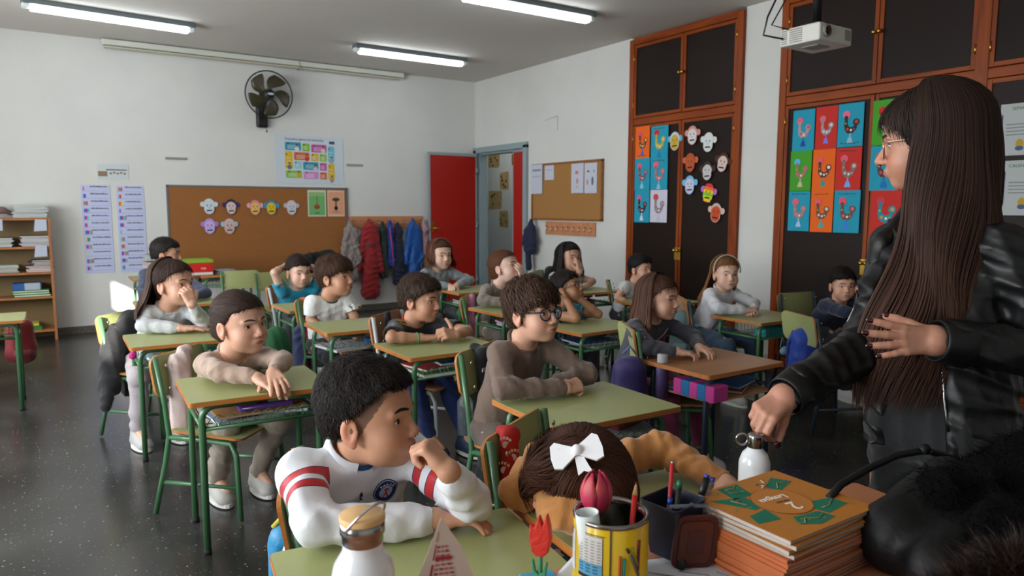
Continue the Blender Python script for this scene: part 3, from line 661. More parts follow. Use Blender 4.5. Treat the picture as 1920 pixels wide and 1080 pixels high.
structure('baseboard_right', MB().box((XR-.008, (5.215+DY0-.05)/2, .035), (.016, DY0-.05-5.215, .07), BASE).box((XR-.008, (3.545+3.90)/2, .035), (.016, .355, .07), BW))
# hallway behind the door
HW = M('hall_paint', '#aeb4b4', .8)
mb = MB(); mb.box((6.32, 9.0, 1.4), (.1, 7, 2.8), HW); mb.box((5.66, 12, 1.4), (1.3, .1, 2.8), HW); mb.box((5.66, 5.9, 1.4), (1.3, .1, 2.8), HW); mb.box((4.93, 10.3, 1.4), (.1, 4, 2.8), HW); structure('wall_hallway', mb)
structure('floor_hallway', MB().box((5.65, 9, -.05), (1.5, 6.3, .1), M('hall_floor', '#6b6660', .4))); structure('ceiling_hallway', MB().box((5.65, 9, 2.55), (1.5, 6.3, .1), HW))
area('hallway_light', (5.65, 8.6, 2.45), (0, 0, -1), .5, 2.5, 14, (1, .98, .93))
KRAFT = M('kraft_paper', '#a08b5e', .85, mix=('#7d6a42', 14, .7)); FGRN = M('leaf_print', '#5d6b34', .8)
for k, (y, z, w, h) in enumerate(((9.93, 1.99, .36, .22), (9.60, 1.66, .26, .28), (9.88, 1.36, .40, .30), (9.62, 1.06, .26, .26))):
    j = random.Random(k); pl = [(x+j.uniform(-.012, .012), q+j.uniform(-.012, .012)) for x, q in rrect(w, h, .03, 3)]
    p = MB().prism(pl, (6.268, y, z), (0, -1, 0), (0, 0, 1), -.003, KRAFT).build('kraft_poster')
    tag(p, ('topmost brown craft paper poster in the hallway', 'small ochre craft paper poster second from top in the hallway', 'wide ragged brown craft paper poster in the hallway', 'lowest craft paper poster in the hallway with green leaf prints')[k], 'poster')
    d = MB()
    for i in range(5): d.ball((6.262, y+j.uniform(-w/3, w/3), z+j.uniform(-h/3, h/3)), (.002, .03, .02), FGRN if k == 3 else M('brown_print', '#5c4526', .8), 8, 5)
    d.build('print', p)

# door frame and the two leaves
DF = M('grey_blue_paint', '#8d9da0', .45); RED = M('door_red', '#a3170c', .38); BR = M('brass', '#b08a3c', .3, metal=1); STEEL = M('steel', '#a9abad', .3, metal=1)
mb = MB(); mb.box((XR-.012, DY0-.03, DZ/2+.02), (.05, .07, DZ+.04), DF); mb.box((XR-.012, DY1+.03, DZ/2+.02), (.05, .07, DZ+.04), DF); mb.box((XR-.012, (DY0+DY1)/2, DZ+.035), (.05, DY1-DY0+.13, .07), DF)
mb.box((XR+.07, DY0+.012, DZ/2), (.12, .025, DZ), DF); mb.box((XR+.07, DY1-.012, DZ/2), (.12, .025, DZ), DF); mb.box((XR+.07, (DY0+DY1)/2, DZ-.012), (.12, DY1-DY0, .025), DF); structure('trim_1', mb, .004)
d = empty('door', (XR-.04, DY1-.02, 0), 0); tag(d, 'open red door leaf with grey blue edging lying against the back wall', 'door')
lw_ = .70; MB().box((-lw_/2, .0, DZ/2+.0), (lw_, .036, DZ-.02), DF).build('leaf', d, .003); MB().box((-lw_/2, -.020, DZ/2), (lw_-.055, .006, DZ-.09), RED).build('red_panel', d, .002)
h = MB().tube([(-lw_+.055, -.022, .98), (-lw_+.055, -.06, .98)], .009, BR).tube([(-lw_+.055, -.058, .98), (-lw_+.15, -.062, .975)], .008, BR).build('door_handle', d)
MB().box((-lw_+.055, -.026, 1.0), (.03, .006, .14), BR).build('escutcheon', d)
for z in (.3, 1.0, 1.7): MB().cyl((-.005, -.022, z), .008, .08, STEEL).build('hinge', d)
d2 = empty('door', (XR+.03, DY0+.03, 0), 0); tag(d2, 'narrow fixed red door leaf at the right of the doorway', 'door')
MB().box((0, .13, DZ/2), (.036, .26, DZ-.04), DF).build('leaf', d2, .003); MB().box((-.020, .125, DZ/2), (.006, .215, DZ-.07), RED).build('red_panel', d2, .002); MB().box((-.022, .255, DZ-.12), (.012, .02, .13), BR).build('bolt', d2)

# ------------------------------------------------------------------ built-in cabinets on the right wall
OAK = wood('cabinet_wood', '#6e2b08', '#96450a', 2, .45, 8); OAKH = wood('cabinet_wood_rail', '#6e2b08', '#96450a', 1, .45, 8); DARK = M('dark_panel', '#21150f', .5, bump=(300, .08), mix=('#1b100c', 3, .6), spec=.18); KNOB = M('brass_knob', '#c9a24a', .28, metal=1)
def cabinet(y0, y1, cols, label, knobz=.86):
    """front in the plane of the right wall, y0 < y1; cols = inner divider positions"""
    c = empty('cabinet', (XR, (y0+y1)/2, 0), 0); tag(c, label, 'cabinet'); yc = (y0+y1)/2
    fr = MB(); st = .06; X0 = -.012
    for y in (y0+st/2, y1-st/2): fr.box((X0+.02, y-yc, ZC/2-.01), (.085, st, ZC-.03), OAK)
    fr.box((X0+.02, 0, ZC-.045), (.085, y1-y0-2*st, .06), OAKH); fr.box((X0+.02, 0, 2.045), (.07, y1-y0-2*st, .06), OAKH); fr.box((X0+.03, 0, .045), (.06, y1-y0-2*st, .09), OAKH)
    for y in cols[1:-1]:
        if y[1]: fr.box((X0+.02, y[0]-yc, ZC/2), (.08, .075, ZC-.1), OAK)
    fr.box((.5, 0, ZC/2), (.02, y1-y0-.06, ZC-.05), DARK)
    for y in (y0+.01, y1-.01): fr.box((.26, y-yc, ZC/2), (.5, .02, ZC-.05), DARK)
    fr.build('carcass', c, .004)
    for i in range(len(cols)-1):
        a, b = cols[i][0], cols[i+1][0]; a += (st if i == 0 else (.0375 if cols[i][1] else .003)); b -= (st if i == len(cols)-2 else (.0375 if cols[i+1][1] else .003))
        for z0, z1 in ((.095, 2.01), (2.08, ZC-.08)):
            dr = MB(); e = .028; m_ = (a+b)/2-yc
            dr.box((X0, m_-(b-a)/2+e/2, (z0+z1)/2), (.03, e, z1-z0), OAK); dr.box((X0, m_+(b-a)/2-e/2, (z0+z1)/2), (.03, e, z1-z0), OAK)
            dr.box((X0, m_, z0+e/2), (.03, b-a-2*e, e), OAKH); dr.box((X0, m_, z1-e/2), (.03, b-a-2*e, e), OAKH)
            do = dr.build('door', c, .002); MB().box((X0+.004, m_, (z0+z1)/2), (.016, b-a-2*e, z1-z0-2*e), DARK).build('panel', do)
            pair_next = (i+1 < len(cols)-1 and not cols[i+1][1]); side = 1 if pair_next else -1; ky = m_+side*((b-a)/2-e*.55); kz = knobz if z1 < 2.05 else 2.42
            k = MB().cyl((X0-.028, ky, kz), .010, .03, KNOB, 12, (1, 0, 0)).ball((X0-.045, ky, kz), .016, KNOB)
            if z1 < 2.05: k.box((X0-.018, ky, kz-.03), (.008, .034, .11), KNOB)
            k.build('knob', do)
            for hz_ in (z0+.12, z1-.12): MB().cyl((X0-.018, m_-side*((b-a)/2-.004), hz_), .006, .06, KNOB, 8).build('hinge', do)
    return c
cabinet(3.90, 5.215, [(3.90, 0), (4.54, 0), (5.215, 0)], 'tall brown built-in cabinet with orange wood frame next to the small cork board')
cabinet(.35, 3.545, [(.35, 0), (1.20, 0), (2.13, 1), (2.785, 0), (3.545, 0)], 'widest brown built-in cabinet with rooster drawings behind the teacher')

# ------------------------------------------------------------------ drawings on paper
CY, RD, OR, GN, PW = '#1795b0', '#c4271c', '#e8620a', '#3f9a1c', '#c9c6d6'
NAMES = {CY: 'turquoise', RD: 'red', OR: 'orange', GN: 'green', PW: 'white'}
def paint(h): return M('print_'+h, h, .8)
def rooster(y, z, w, h, paper, pal, label, tilt=0, x=XR-.030, txt=0, seed=0):
    r = random.Random(seed); root = empty('rooster_drawing', (x, y, z), 0); root.rotation_euler = (math.radians(tilt), 0, 0); tag(root, label, 'drawing', 'rooster drawings on the cabinets')
    MB().prism([(-w/2, -h/2), (w/2, -h/2), (w/2, h/2), (-w/2, h/2)], (0, 0, 0), (0, -1, 0), (0, 0, 1), -.0012, paint(paper)).build('sheet', root)
    comb, body, base, spot = pal; d = MB(); n = [0]
    def sh(poly, m): n[0] += 1; d.prism(poly, (-.0012-.0004*n[0], 0, 0), (0, -1, 0), (0, 0, 1), -.0004, paint(m))
    k = w/.19; P = lambda pts: [(a*k, b*k) for a, b in pts]; C = lambda cx, cy, rr, n_=14: [((cx+rr*math.cos(t))*k, (cy+rr*math.sin(t))*k) for t in [2*PI*i/n_ for i in range(n_)]]
    sh(P([(-.012, -.085), (.012, -.085), (.024, -.125), (-.024, -.125)]), base); sh(P([(-.004, -.05), (.006, -.05), (.006, -.09), (-.004, -.09)]), base)
    sh(P([(-.042, .045), (-.022, .048), (-.020, .0), (.0, -.018), (.022, -.012), (.035, .004), (.050, .0), (.045, -.03), (.02, -.056), (-.018, -.058), (-.040, -.035), (-.046, 0)]), body)
    sh(C(.042, .018, .024), body); sh(C(.044, .020, .013), spot); sh(C(-.030, .072, .028), comb); sh(C(-.032, .052, .014), body)
    sh(C(-.020, -.028, .011, 8), spot); sh(C(.008, -.036, .009, 8), '#e8e2dc'); sh(C(-.032, .012, .006, 6), '#d8b430'); sh(C(.030, -.030, .007, 6), spot); sh(C(-.034, .056, .003, 6), '#111111')
    d.build('rooster_picture', root)
    if txt:
        t = MB(); u = -w*.36
        while u < w*.3:
            l = r.uniform(.006, .016); t.box((-.0016, -u-l/2, (h*.42 if txt > 0 else -h*.42)+r.uniform(-.003, .003)), (.0006, l, .006), paint('#3a2a2a')); u += l+.006
        t.build('handwriting', root)
    return root
PK, BL, TL, GY = '#e2607a', '#2a4fae', '#1a9a94', '#8c8088'
rows = [
 (3.320, 1.815, .180, .300, CY, (PK, '#b09a9a', '#1d3fa0', '#c2545c'), 'turquoise rooster drawing with dark blue foot, top left on the large cabinet', 0, 0),
 (3.135, 1.817, .170, .305, RD, ('#d86a78', '#9c9098', '#7a78d8', '#d8d0d0'), 'red rooster drawing with grey bird between two turquoise sheets', 0, 0),
 (2.950, 1.820, .190, .300, CY, ('#e8688a', '#2b2422', '#8cb8c8', '#c23a3a'), 'turquoise rooster drawing with black bird beside the green sheet', 0, -1),
 (3.328, 1.515, .178, .300, GN, ('#58b4e8', '#9a7a5c', '#c8b89a', '#d8607a'), 'green rooster drawing with light blue comb', 0, 0),
 (3.140, 1.515, .178, .300, OR, ('#e85a6a', '#5c3326', TL, '#e8e0d8'), 'orange rooster drawing in the centre of the nine sheets', 0, 0),
 (2.950, 1.515, .192, .300, RD, ('#e25a70', '#8a6a64', '#6aa8e8', '#c8b8b0'), 'red rooster drawing with scribbled cloud above the bird', 0, 1),
 (3.328, 1.218, .180, .300, CY, ('#e8607a', '#b07a7a', '#a8c8e8', '#d8808a'), 'turquoise rooster drawing with pale pink bird at the bottom left of nine', 0, 1),
 (3.140, 1.215, .178, .300, OR, ('#e85a70', '#6c4a3c', '#3aa8a0', '#d8d0c0'), 'orange rooster drawing in the bottom row of the nine sheets', 0, 1),
 (2.945, 1.215, .195, .300, CY, ('#e84a62', '#6a4a44', '#3a7ad8', '#d86a6a'), 'turquoise rooster drawing with brown bird at bottom right of nine', 0, 1),
 (2.690, 1.815, .200, .300, GN, ('#cc1a24', '#2c2422', TL, '#d0d0e0'), 'green rooster drawing with bright red comb near the teacher', 0, 0),
 (2.690, 1.510, .200, .300, CY, ('#d8344a', '#54343a', '#1a6ab8', '#d84a50'), 'turquoise rooster drawing with red comb below the green one near the teacher', 0, 0),
 (2.665, 1.210, .210, .300, RD, ('#c83a44', '#1a8a9a', TL, '#b8a060'), 'red rooster drawing with teal bird beside the teacher shoulder', 0, 0),
 (5.020, 1.850, .190, .295, OR, ('#e04a6a', '#6c3424', '#4a5ab8', '#d8b040'), 'orange rooster drawing on the narrow cabinet', 0, -1),
 (4.800, 1.838, .215, .290, CY, ('#c41a2c', '#b8a84a', '#1a7aa8', '#d8c860'), 'turquoise rooster drawing with yellow bird on the narrow cabinet', 0, 1),
 (5.015, 1.553, .200, .300, CY, ('#e0607a', '#7a4a5a', '#7ac8d8', '#c87a8a'), 'turquoise rooster drawing below the orange one on the narrow cabinet', 0, 0),
 (4.797, 1.551, .215, .285, CY, ('#e8607a', '#a07080', '#8ac0d8', '#d87a8a'), 'turquoise rooster drawing above the white one on the narrow cabinet', 0, 1),
 (5.010, 1.252, .200, .300, CY, ('#d85a8a', '#20181a', '#c8d8e0', '#d84a50'), 'turquoise rooster drawing with black bird beside the white sheet', 0, 0),
 (4.792, 1.255, .215, .298, PW, ('#d8343c', '#8a7a84', '#c0bcd0', '#b09aa0'), 'white rooster drawing with red comb on the narrow cabinet', 0, 0)]
for i, (y, z, w, h, pp, pal, lab, tl, tx) in enumerate(rows): rooster(y, z, w, h, pp, pal, lab, tl, txt=tx, seed=i)

def mask(pos, u, nrm, face, ear, hairc, label, group, tilt=0, rainbow=False, s=1.):
    """flat cut-out monkey face; u = right direction on the wall, nrm = out of the wall"""
    u = Vector(u); nrm = Vector(nrm); w = Vector((0, 0, 1)); t = math.radians(tilt); uu = u*math.cos(t)+w*math.sin(t); ww = w*math.cos(t)-u*math.sin(t)
    root = empty('monkey_mask', pos, 0, label, 'mask', group); k = s
    def el(cx, cy, rx, ry, n=20): return [((cx+rx*math.cos(a))*k, (cy+ry*math.sin(a))*k) for a in [2*PI*i/n for i in range(n)]]
    def lay(poly, off, m, name, mb=None):
        o = nrm*off; sgn = 1 if u.cross(w).dot(nrm) > 0 else -1; b = mb or MB(); b.prism(poly, o, uu, ww, .0012*sgn, m)
        return b if mb else b.build(name, root)
    def hd():
        out = []
        for i in range(28):
            a = 2*PI*i/28; x = math.cos(a); y = math.sin(a); rx = .062+(.0 if y > 0 else -.004)-(.008*math.exp(-((y+.1)/.25)**2)); out.append((rx*x*k, (.082*y)*k))
        return out
    for sx in (-1, 1): lay(el(sx*.066, .022, .024, .027), .0005, paint(ear), 'ear')
    lay(hd(), .0022, paint(hairc), 'head_card')
    if rainbow:
        b = MB(); H_ = ['#d82a3a', '#e8702a', '#e8c81a', '#7ac82a', '#c8d82a', '#e8d01a']
        for i, c in enumerate(H_): y0 = .075-.15*i/6; hw = .055*math.sqrt(max(.1, 1-((y0-.012)/.085)**2)); b.prism([(-hw*k, (y0-.024)*k), (hw*k, (y0-.024)*k), (hw*k, y0*k), (-hw*k, y0*k)], nrm*.0036, uu, ww, -.0008 if u.cross(w).dot(nrm) < 0 else .0008, paint(c))
        b.build('rainbow_stripes', root)
    else:
        b = MB(); lay([(x*.86, y*.80-.010*k) for x, y in hd()], .0036, paint(face), '', b); b.build('face_card', root)
    b = MB(); K = paint('#1a1416')
    for sx in (-1, 1): lay(el(sx*.019, .010, .0045, .009, 8), .0052, K, '', b)
    lay(el(0, -.014, .006, .004, 6), .0052, K, '', b); lay([(-.028*k, -.050*k), (.028*k, -.046*k), (.026*k, -.034*k), (-.026*k, -.037*k)], .0052, K, '', b); b.build('features', root)
cg = 'monkey masks on the narrow cabinet'; bg = 'monkey masks on the large cork board'
for (y, z, f, e, h, lab, tl) in (
  (4.404, 1.866, '#d8d2d0', '#cf8c84', '#cf8c84', 'pink and white monkey mask at the top of the narrow cabinet', 0),
  (4.224, 1.794, '#d4d8d8', '#d8d8d0', '#d8d8d0', 'all white monkey mask on the narrow cabinet', -5),
  (4.608, 1.831, '#c8a63a', '#5ab0d0', '#c8d0d8', 'yellow faced monkey mask with light blue ears on the narrow cabinet', 0),
  (4.419, 1.633, '#b8542a', '#c8643a', '#b04a24', 'reddish brown monkey mask on the narrow cabinet', 0),
  (4.225, 1.551, '#c8c4c4', '#3a2220', '#3a2220', 'dark haired monkey mask with blue headband on the narrow cabinet', 0),
  (4.063, 1.615, '#d8c0b4', '#4a2418', '#4a2418', 'tilted brown haired monkey mask with pale face on the narrow cabinet', -14),
  (4.417, 1.439, '#cac8e0', '#6ab8e0', '#7ab4dc', 'light blue and lilac monkey mask on the narrow cabinet', 0),
  (4.117, 1.199, '#c84a20', '#d8b8ac', '#c8b0a8', 'lowest monkey mask, orange face with whitish ears on the narrow cabinet', -8)):
    mask((XR-.031, y, z), (0, -1, 0), (-1, 0, 0), f, e, h, lab, cg, tl)
mask((XR-.031, 4.205, 1.366), (0, -1, 0), (-1, 0, 0), '#e8c81a', '#b86ac8', '#d8343a', 'rainbow striped monkey mask on the narrow cabinet', cg, -12, True)
for (x, z, f, e, h, lab) in (
  (1.575, 1.241, '#c4ccd4', '#c8ccd0', '#c4ccd4', 'white monkey mask at upper left of the large cork board'),
  (1.795, 1.236, '#d0b8b4', '#3a2060', '#2c1a48', 'dark purple haired monkey mask on the large cork board'),
  (2.046, 1.231, '#d8b060', '#d8a0b0', '#d87a8a', 'pink and yellow flowered monkey mask on the large cork board'),
  (2.218, 1.231, '#d8b41a', '#2a90b0', '#1a80a8', 'yellow monkey mask with blue hair on the large cork board'),
  (2.442, 1.232, '#c8c4cc', '#b8a8a8', '#c8bcc0', 'pale grey monkey mask nearest the green picture on the large cork board'),
  (1.572, 1.033, '#c0a8dc', '#a878c0', '#b090d0', 'lilac monkey mask in the lower row of the large cork board'),
  (1.771, 1.031, '#c4a8a4', '#90b8c8', '#c4b0b0', 'pinkish monkey mask with light blue ears in the lower row of the large cork board')):
    mask((x, YB-.031, z), (1, 0, 0), (0, -1, 0), f, e, h, lab, bg, s=1.)

# ------------------------------------------------------------------ back wall furnishings
def cork(h1, h2, nm):
    m = M(nm, h1, .9, mix=(h2, 90, .6), bump=(300, .3)); return m
ALU = M('aluminium', '#8f9294', .35, metal=.8)
c = empty('cork_board', (2.137, YB, 0), 0); tag(c, 'large cork board with thin metal frame on the back wall', 'board')
MB().box((0, -.012, .955), (1.90, .014, .98), cork('#96602f', '#855226', 'cork_brown')).build('cork_sheet', c)
for (x, z, w, h) in ((0, 1.452, 1.93, .018), (0, .46, 1.93, .018), (-.957, .955, .018, 1.0), (.957, .955, .018, 1.0)): MB().box((x, -.013, z), (w, .024, h), ALU).build('frame_strip', c)
def sheet(name, pos, w, h, u, col, label, cat='poster', th=.0012, group=None):
    r = empty(name, pos, 0, label, cat, group); u = Vector(u); MB().prism([(-w/2, -h/2), (w/2, -h/2), (w/2, h/2), (-w/2, h/2)], (0, 0, 0), u, (0, 0, 1), th, paint(col)).build('sheet', r); return r
U1 = (1, 0, 0)   # reading direction on the back wall: u x z = -y (out of the wall)
def flat(r, name, polys, u, off, lab=None):
    b = MB(); u = Vector(u); n = u.cross(Vector((0, 0, 1)))
    for i, (p, c_) in enumerate(polys): b.prism(p, n*(off+.0002*i), u, (0, 0, 1), .0005, paint(c_))
    return tag(b.build(name, r), kind='stuff')
def rc(cx, cy, w, h, r=0): return [(cx-w/2, cy-h/2), (cx+w/2, cy-h/2), (cx+w/2, cy+h/2), (cx-w/2, cy+h/2)] if not r else rrect(w, h, r, 3, cx, cy)
def circ(cx, cy, rx, ry=None, n=14): ry = ry or rx; return [(cx+rx*math.cos(a), cy+ry*math.sin(a)) for a in [2*PI*i/n for i in range(n)]]
def text(r, s, size, pos, u, col, name='lettering', w=(0, 0, 1), align='CENTER', ext=.0003):
    cu = bpy.data.curves.new(name, 'FONT'); cu.body = s; cu.size = size; cu.align_x = align; cu.align_y = 'CENTER'; cu.extrude = ext; cu.materials.append(paint(col)); o = bpy.data.objects.new(name, cu); COL.objects.link(o)
    u = Vector(u).normalized(); w = Vector(w).normalized(); n = u.cross(w); m = Matrix((u, w, n)).transposed().to_4x4(); m.translation = Vector(pos); 
    bpy.context.view_layer.update(); me = bpy.data.meshes.new_from_object(o); bpy.data.objects.remove(o); o = link(name, me, r); o.matrix_local = m; o['kind'] = 'stuff'; return o
p = sheet('picture', (2.735, YB-.026, 1.280), .215, .30, U1, '#c4c8b0', 'green card with a brown string instrument pinned on the cork board')
flat(p, 'print', [(rc(0, -.005, .185, .26), '#6da868'), (rc(0, .10, .185, .04), '#8cb46a'), (circ(0, -.04, .035, .028), '#8a4a24'), (rc(0, .03, .006, .12), '#5c4030'), (circ(.0, -.02, .018, .02), '#a85a2a'), (rc(0, -.11, .06, .01), '#3a5a34')], U1, .0014)
p = sheet('picture', (2.960, YB-.026, 1.280), .205, .30, U1, '#d8b8a4', 'salmon card with a dark tree shaped figure pinned on the cork board')
flat(p, 'print', [(rc(0, 0, .18, .26), '#d89a78'), (circ(0, .045, .045, .022), '#38402c'), (rc(0, .0, .014, .06), '#2a2a20'), (circ(0, -.055, .022, .026), '#16141a'), (rc(0, -.10, .09, .008), '#a06a50')], U1, .0014)
# colourful poster
p = sheet('poster', (2.680, YB-.004, 1.765), .775, .535, U1, '#c3ccd4', 'large colourful poster of numbered tiles above the cork board')
TC, G2, MG, YL, OG, LB = '#1f8ea6', '#84b22c', '#b9539a', '#cfae1d', '#c8632a', '#6cb6c8'
k = .00054; tiles = [(180, 185, 340, 165, TC), (550, 200, 155, 160, G2), (740, 210, 335, 165, MG), (1105, 235, 140, 330, LB), (175, 375, 160, 350, YL), (365, 385, 330, 160, OG), (735, 400, 155, 155, YL), (920, 405, 155, 155, '#8fb84a'), (370, 570, 150, 155, '#8cc6cc'), (555, 580, 330, 160, TC), (920, 590, 150, 160, MG), (1105, 600, 140, 330, YL), (185, 765, 335, 150, G2), (560, 775, 325, 155, '#c88abf'), (920, 785, 150, 150, OG)]
tiles = [(a*.98, b, c_*.98, d_, e) for a, b, c_, d_, e in tiles]
for (a, b, w, h, c_) in tiles:
    cx, cy = (a+w/2-700)*k, -(b+h/2-540)*k; flat(p, 'tile', [(rc(cx, cy, w*k, h*k, .010), c_)], U1, .0014)
    flat(p, 'tile_text', [(rc(cx-w*k*.30, cy+h*k*.32, .014, .014), '#24303c')]+[(rc(cx-w*k*.08, cy+h*k*(.1-.18*j), w*k*.55, .004), '#dfe6ea') for j in range(3)], U1, .0021)
def figure(r, cx, cy, s, shirt, u=U1, off=.003): flat(r, 'photo_figure', [(circ(cx, cy-.5*s, .5*s, .55*s), shirt), (circ(cx, cy+.2*s, .24*s, .3*s), '#b88a70'), (circ(cx, cy+.42*s, .25*s, .16*s), '#33241e')], u, off)
for (x, y, c_) in ((430, 275, '#d8d8d8'), (1000, 290, '#cfc4bc'), (640, 470, '#c8341c'), (265, 650, '#6c6c74'), (820, 680, '#c8c0c4'), (1180, 500, '#8aa0b0'), (460, 820, '#c89a2a'), (1180, 900, '#a08a70')): figure(p, (x*.98-700)*k, -(y-540)*k, .05, c_)
text(p, 'Pequeños gestos de bienestar', .037, (-.06, -.0022, .226), U1, '#26304a'); flat(p, 'badge', [(rc(.255, .205, .065, .032, .008), '#2c4a60')], U1, .0016)
# two long strips of small illustrated lines
RB = ['#d8342a', '#e8902a', '#e8d02a', '#3aa84a', '#2a6ac8', '#7a3ab8', '#d84a8a', '#4ac0c0', '#b8784a', '#8a8a8a']
for si, (x, w, z, seqs, lab) in enumerate(((.545, .250, 1.015, 12, 'left long paper strip of illustrated lines near the bookshelf'), (.845, .245, 1.012, 12, 'right long paper strip of illustrated lines beside the cork board'))):
    p = sheet('paper_strip', (x+(0 if si else 0), YB-.004, z), w, .86, U1, '#b9bfdd', lab); r = random.Random(si+4)
    for j in range(seqs):
        zz = .40-j*.0705; b = MB(); polys = [(rc(.03+r.uniform(-.01, .01)*0, zz+.012, w*.62, .004), '#5a5a6c'), (rc(.0, zz-.028, w*.9, .0025), '#8a90b4')]
        n = r.randint(1, 5); c0 = r.randrange(10)
        for q in range(n): polys.append((rc(-w*.42+.012*q+.004, zz-.006, .011, .036), RB[(c0+q) % 10]))
        u = -.04
        while u < w*.40: l = r.uniform(.008, .02); polys.append((rc(u, zz+.016+r.uniform(-.002, .003), l, .007), '#3c3c4c')); u += l+.005
        flat(p, 'printed_line', polys, U1, .0014)
p = sheet('paper', (.705, YB-.004, 1.575), .27, .15, U1, '#c2c8ca', 'small paper with brown drawing above the long strips')
flat(p, 'print', [(rc(-.09, -.02, .08, .05), '#8a7058'), (rc(.03, .02, .18, .010), '#4a4036')]+[(circ(-.02+.03*i, -.015+.008*(i % 2), .012, .009), '#7a6a58') for i in range(5)], U1, .0014)
for (x, lab) in ((1.281, 'short grey metal wall strip above the large cork board'), (3.208, 'short grey metal wall strip between poster and red door')):
    tag(MB().box((x, YB-.008, 1.73), (.20, .016, .022), M('grey_metal', '#8e9290', .5)).box((x, YB-.014, 1.722), (.19, .01, .006), ALU).build('wall_strip', None, .002), lab, 'wall strip')
# projection screen case under the ceiling
sc = empty('screen_case', (2.234, YB, 2.835), 0, 'long white projection screen case under the ceiling', 'screen')
CR = M('cream_metal', '#c8cabf', .5); MB().box((0, -.075, -.035), (3.14, .09, .055), CR).build('case', sc, .008); MB().box((0, -.08, -.078), (3.10, .055, .018), M('cream_bar', '#b9b49e', .5)).build('slat_bar', sc, .004)
MB().tube([(-1.0, -.045, -.05), (-1.0, -.045, -.02)], .01, CR).box((.32, -.075, -.05), (.012, .095, .085), M('cream_joint', '#9a917c', .5)).build('joint', sc)
# wall fan
fan = empty('wall_fan', (2.18, YB, 2.42), 0, 'black wall fan with brownish translucent blades', 'fan'); BK = M('black_plastic', '#0d0d0e', .4); SM = M('smoked_blade', '#3a3218', .35)
fan.rotation_euler = (0, 0, 0); MB().box((-.03, -.035, -.20), (.12, .07, .26), BK).build('wall_mount', fan, .02); MB().tube([(-.03, -.06, -.16), (-.02, -.10, -.05), (-.02, -.12, .0)], .035, BK, 12).build('neck', fan)
MB().lathe([(0.001, .08), (.05, .078), (.065, .04), (.065, -.02), (.04, -.045), (.001, -.05)], BK, (-.01, -.15, .0), 20, (0, 1, 0)).build('motor', fan)
C = Vector((0, -.235, 0)); g = MB(); g.tube(arc(C, .245, 0, 345, 40), .007, BK, 6); g.tube([C+Vector((.245*math.cos(t), 0, .245*math.sin(t))) for t in np.linspace(0, 2*PI, 41)[:-1]], .0075, BK, 6, closed=True)
g.build('guard_ring', fan); wr = MB(); WR = M('guard_wire', '#5a5e60', .4, metal=.5)
for i in range(60):
    t = 2*PI*i/60; u = Vector((math.cos(t), 0, math.sin(t)))
    for s_ in (-1, 1): wr.tube([C+u*.04+Vector((0, s_*.055, 0)), C+u*.17+Vector((0, s_*.05, 0)), C+u*.243], .0009, WR, 3, cap=False)
tag(wr.build('guard_wires', fan), kind='stuff')
MB().lathe([(.001, -.03), (.05, -.026), (.06, 0), (.06, .05), (.001, .055)], BK, C, 20, (0, 1, 0)).build('hub', fan); MB().prism(circ(0, 0, .035, .012), C+Vector((0, -.062, 0)), (1, 0, 0), (0, 0, 1), .002, paint('#aeb2b4')).build('badge', fan)
for i in range(5):
    b = MB(); a0 = 2*PI*i/5+.2; vs = []; n = 9
    for j in range(n):
        r_ = .045+.175*j/(n-1); wd = .35+.75*math.sin(PI*min(1, j/(n-1)*.8+.05)); sw = -.5*(j/(n-1))
        for q in range(5): t = a0+sw+wd*(q/4-.5)*.9; vs.append(C+Vector((r_*math.cos(t), .02*(q/4-.5)*1.6, r_*math.sin(t))))
    b.add(vs, [(j*5+q, j*5+q+1, (j+1)*5+q+1, (j+1)*5+q) for j in range(n-1) for q in range(4)], SM, True); o = b.build('blade', fan); so = o.modifiers.new('solid', 'SOLIDIFY'); so.thickness = .003
MB().tube([(-.0, -.06, -.30), (.01, -.065, -.36)], .003, BK).ball((.01, -.065, -.37), .009, BK).build('pull_cord', fan)

# tube lamps
LT = M('lit_tube', '#ffffff', .5, emit=('#eef8ff', 14)); CV = M('lamp_cover', '#d8dede', .3); 
def lamp(x, y, ln, rz, lab):
    r = empty('ceiling_lamp', (x, y, ZC), rz, lab, 'lamp', 'tube lamps on the ceiling')
    MB().box((0, 0, -.022), (ln, .11, .044), M('lamp_base', '#5e6668', .5)).build('housing', r, .012)
    MB().prism(rrect(.085, .05, .022, 4), (-ln/2+.06, 0, -.062), (0, 1, 0), (0, 0, 1), ln-.12, LT, True).build('lit_cover', r)
    for s_ in (-1, 1): MB().box((s_*(ln/2-.03), 0, -.05), (.055, .085, .045), CV).build('end_cap', r, .012)
for _m in (OAK, OAKH): _m.node_tree.nodes['Principled BSDF'].inputs['Specular IOR Level'].default_value = .25
lamp(.67, 6.94, 1.27, math.radians(5), 'lit tube lamp at the left, above the screen case'); lamp(3.33, 4.75, 1.27, math.radians(-1), 'lit tube lamp nearest, above the middle of the room'); lamp(3.38, 6.92, 1.27, math.radians(0), 'smallest lit tube lamp near the corner of the room')
lamp(.6, 4.6, 1.27, 0, 'extra tube lamp added out of view over the left desks')  # extra lamp, added above the view

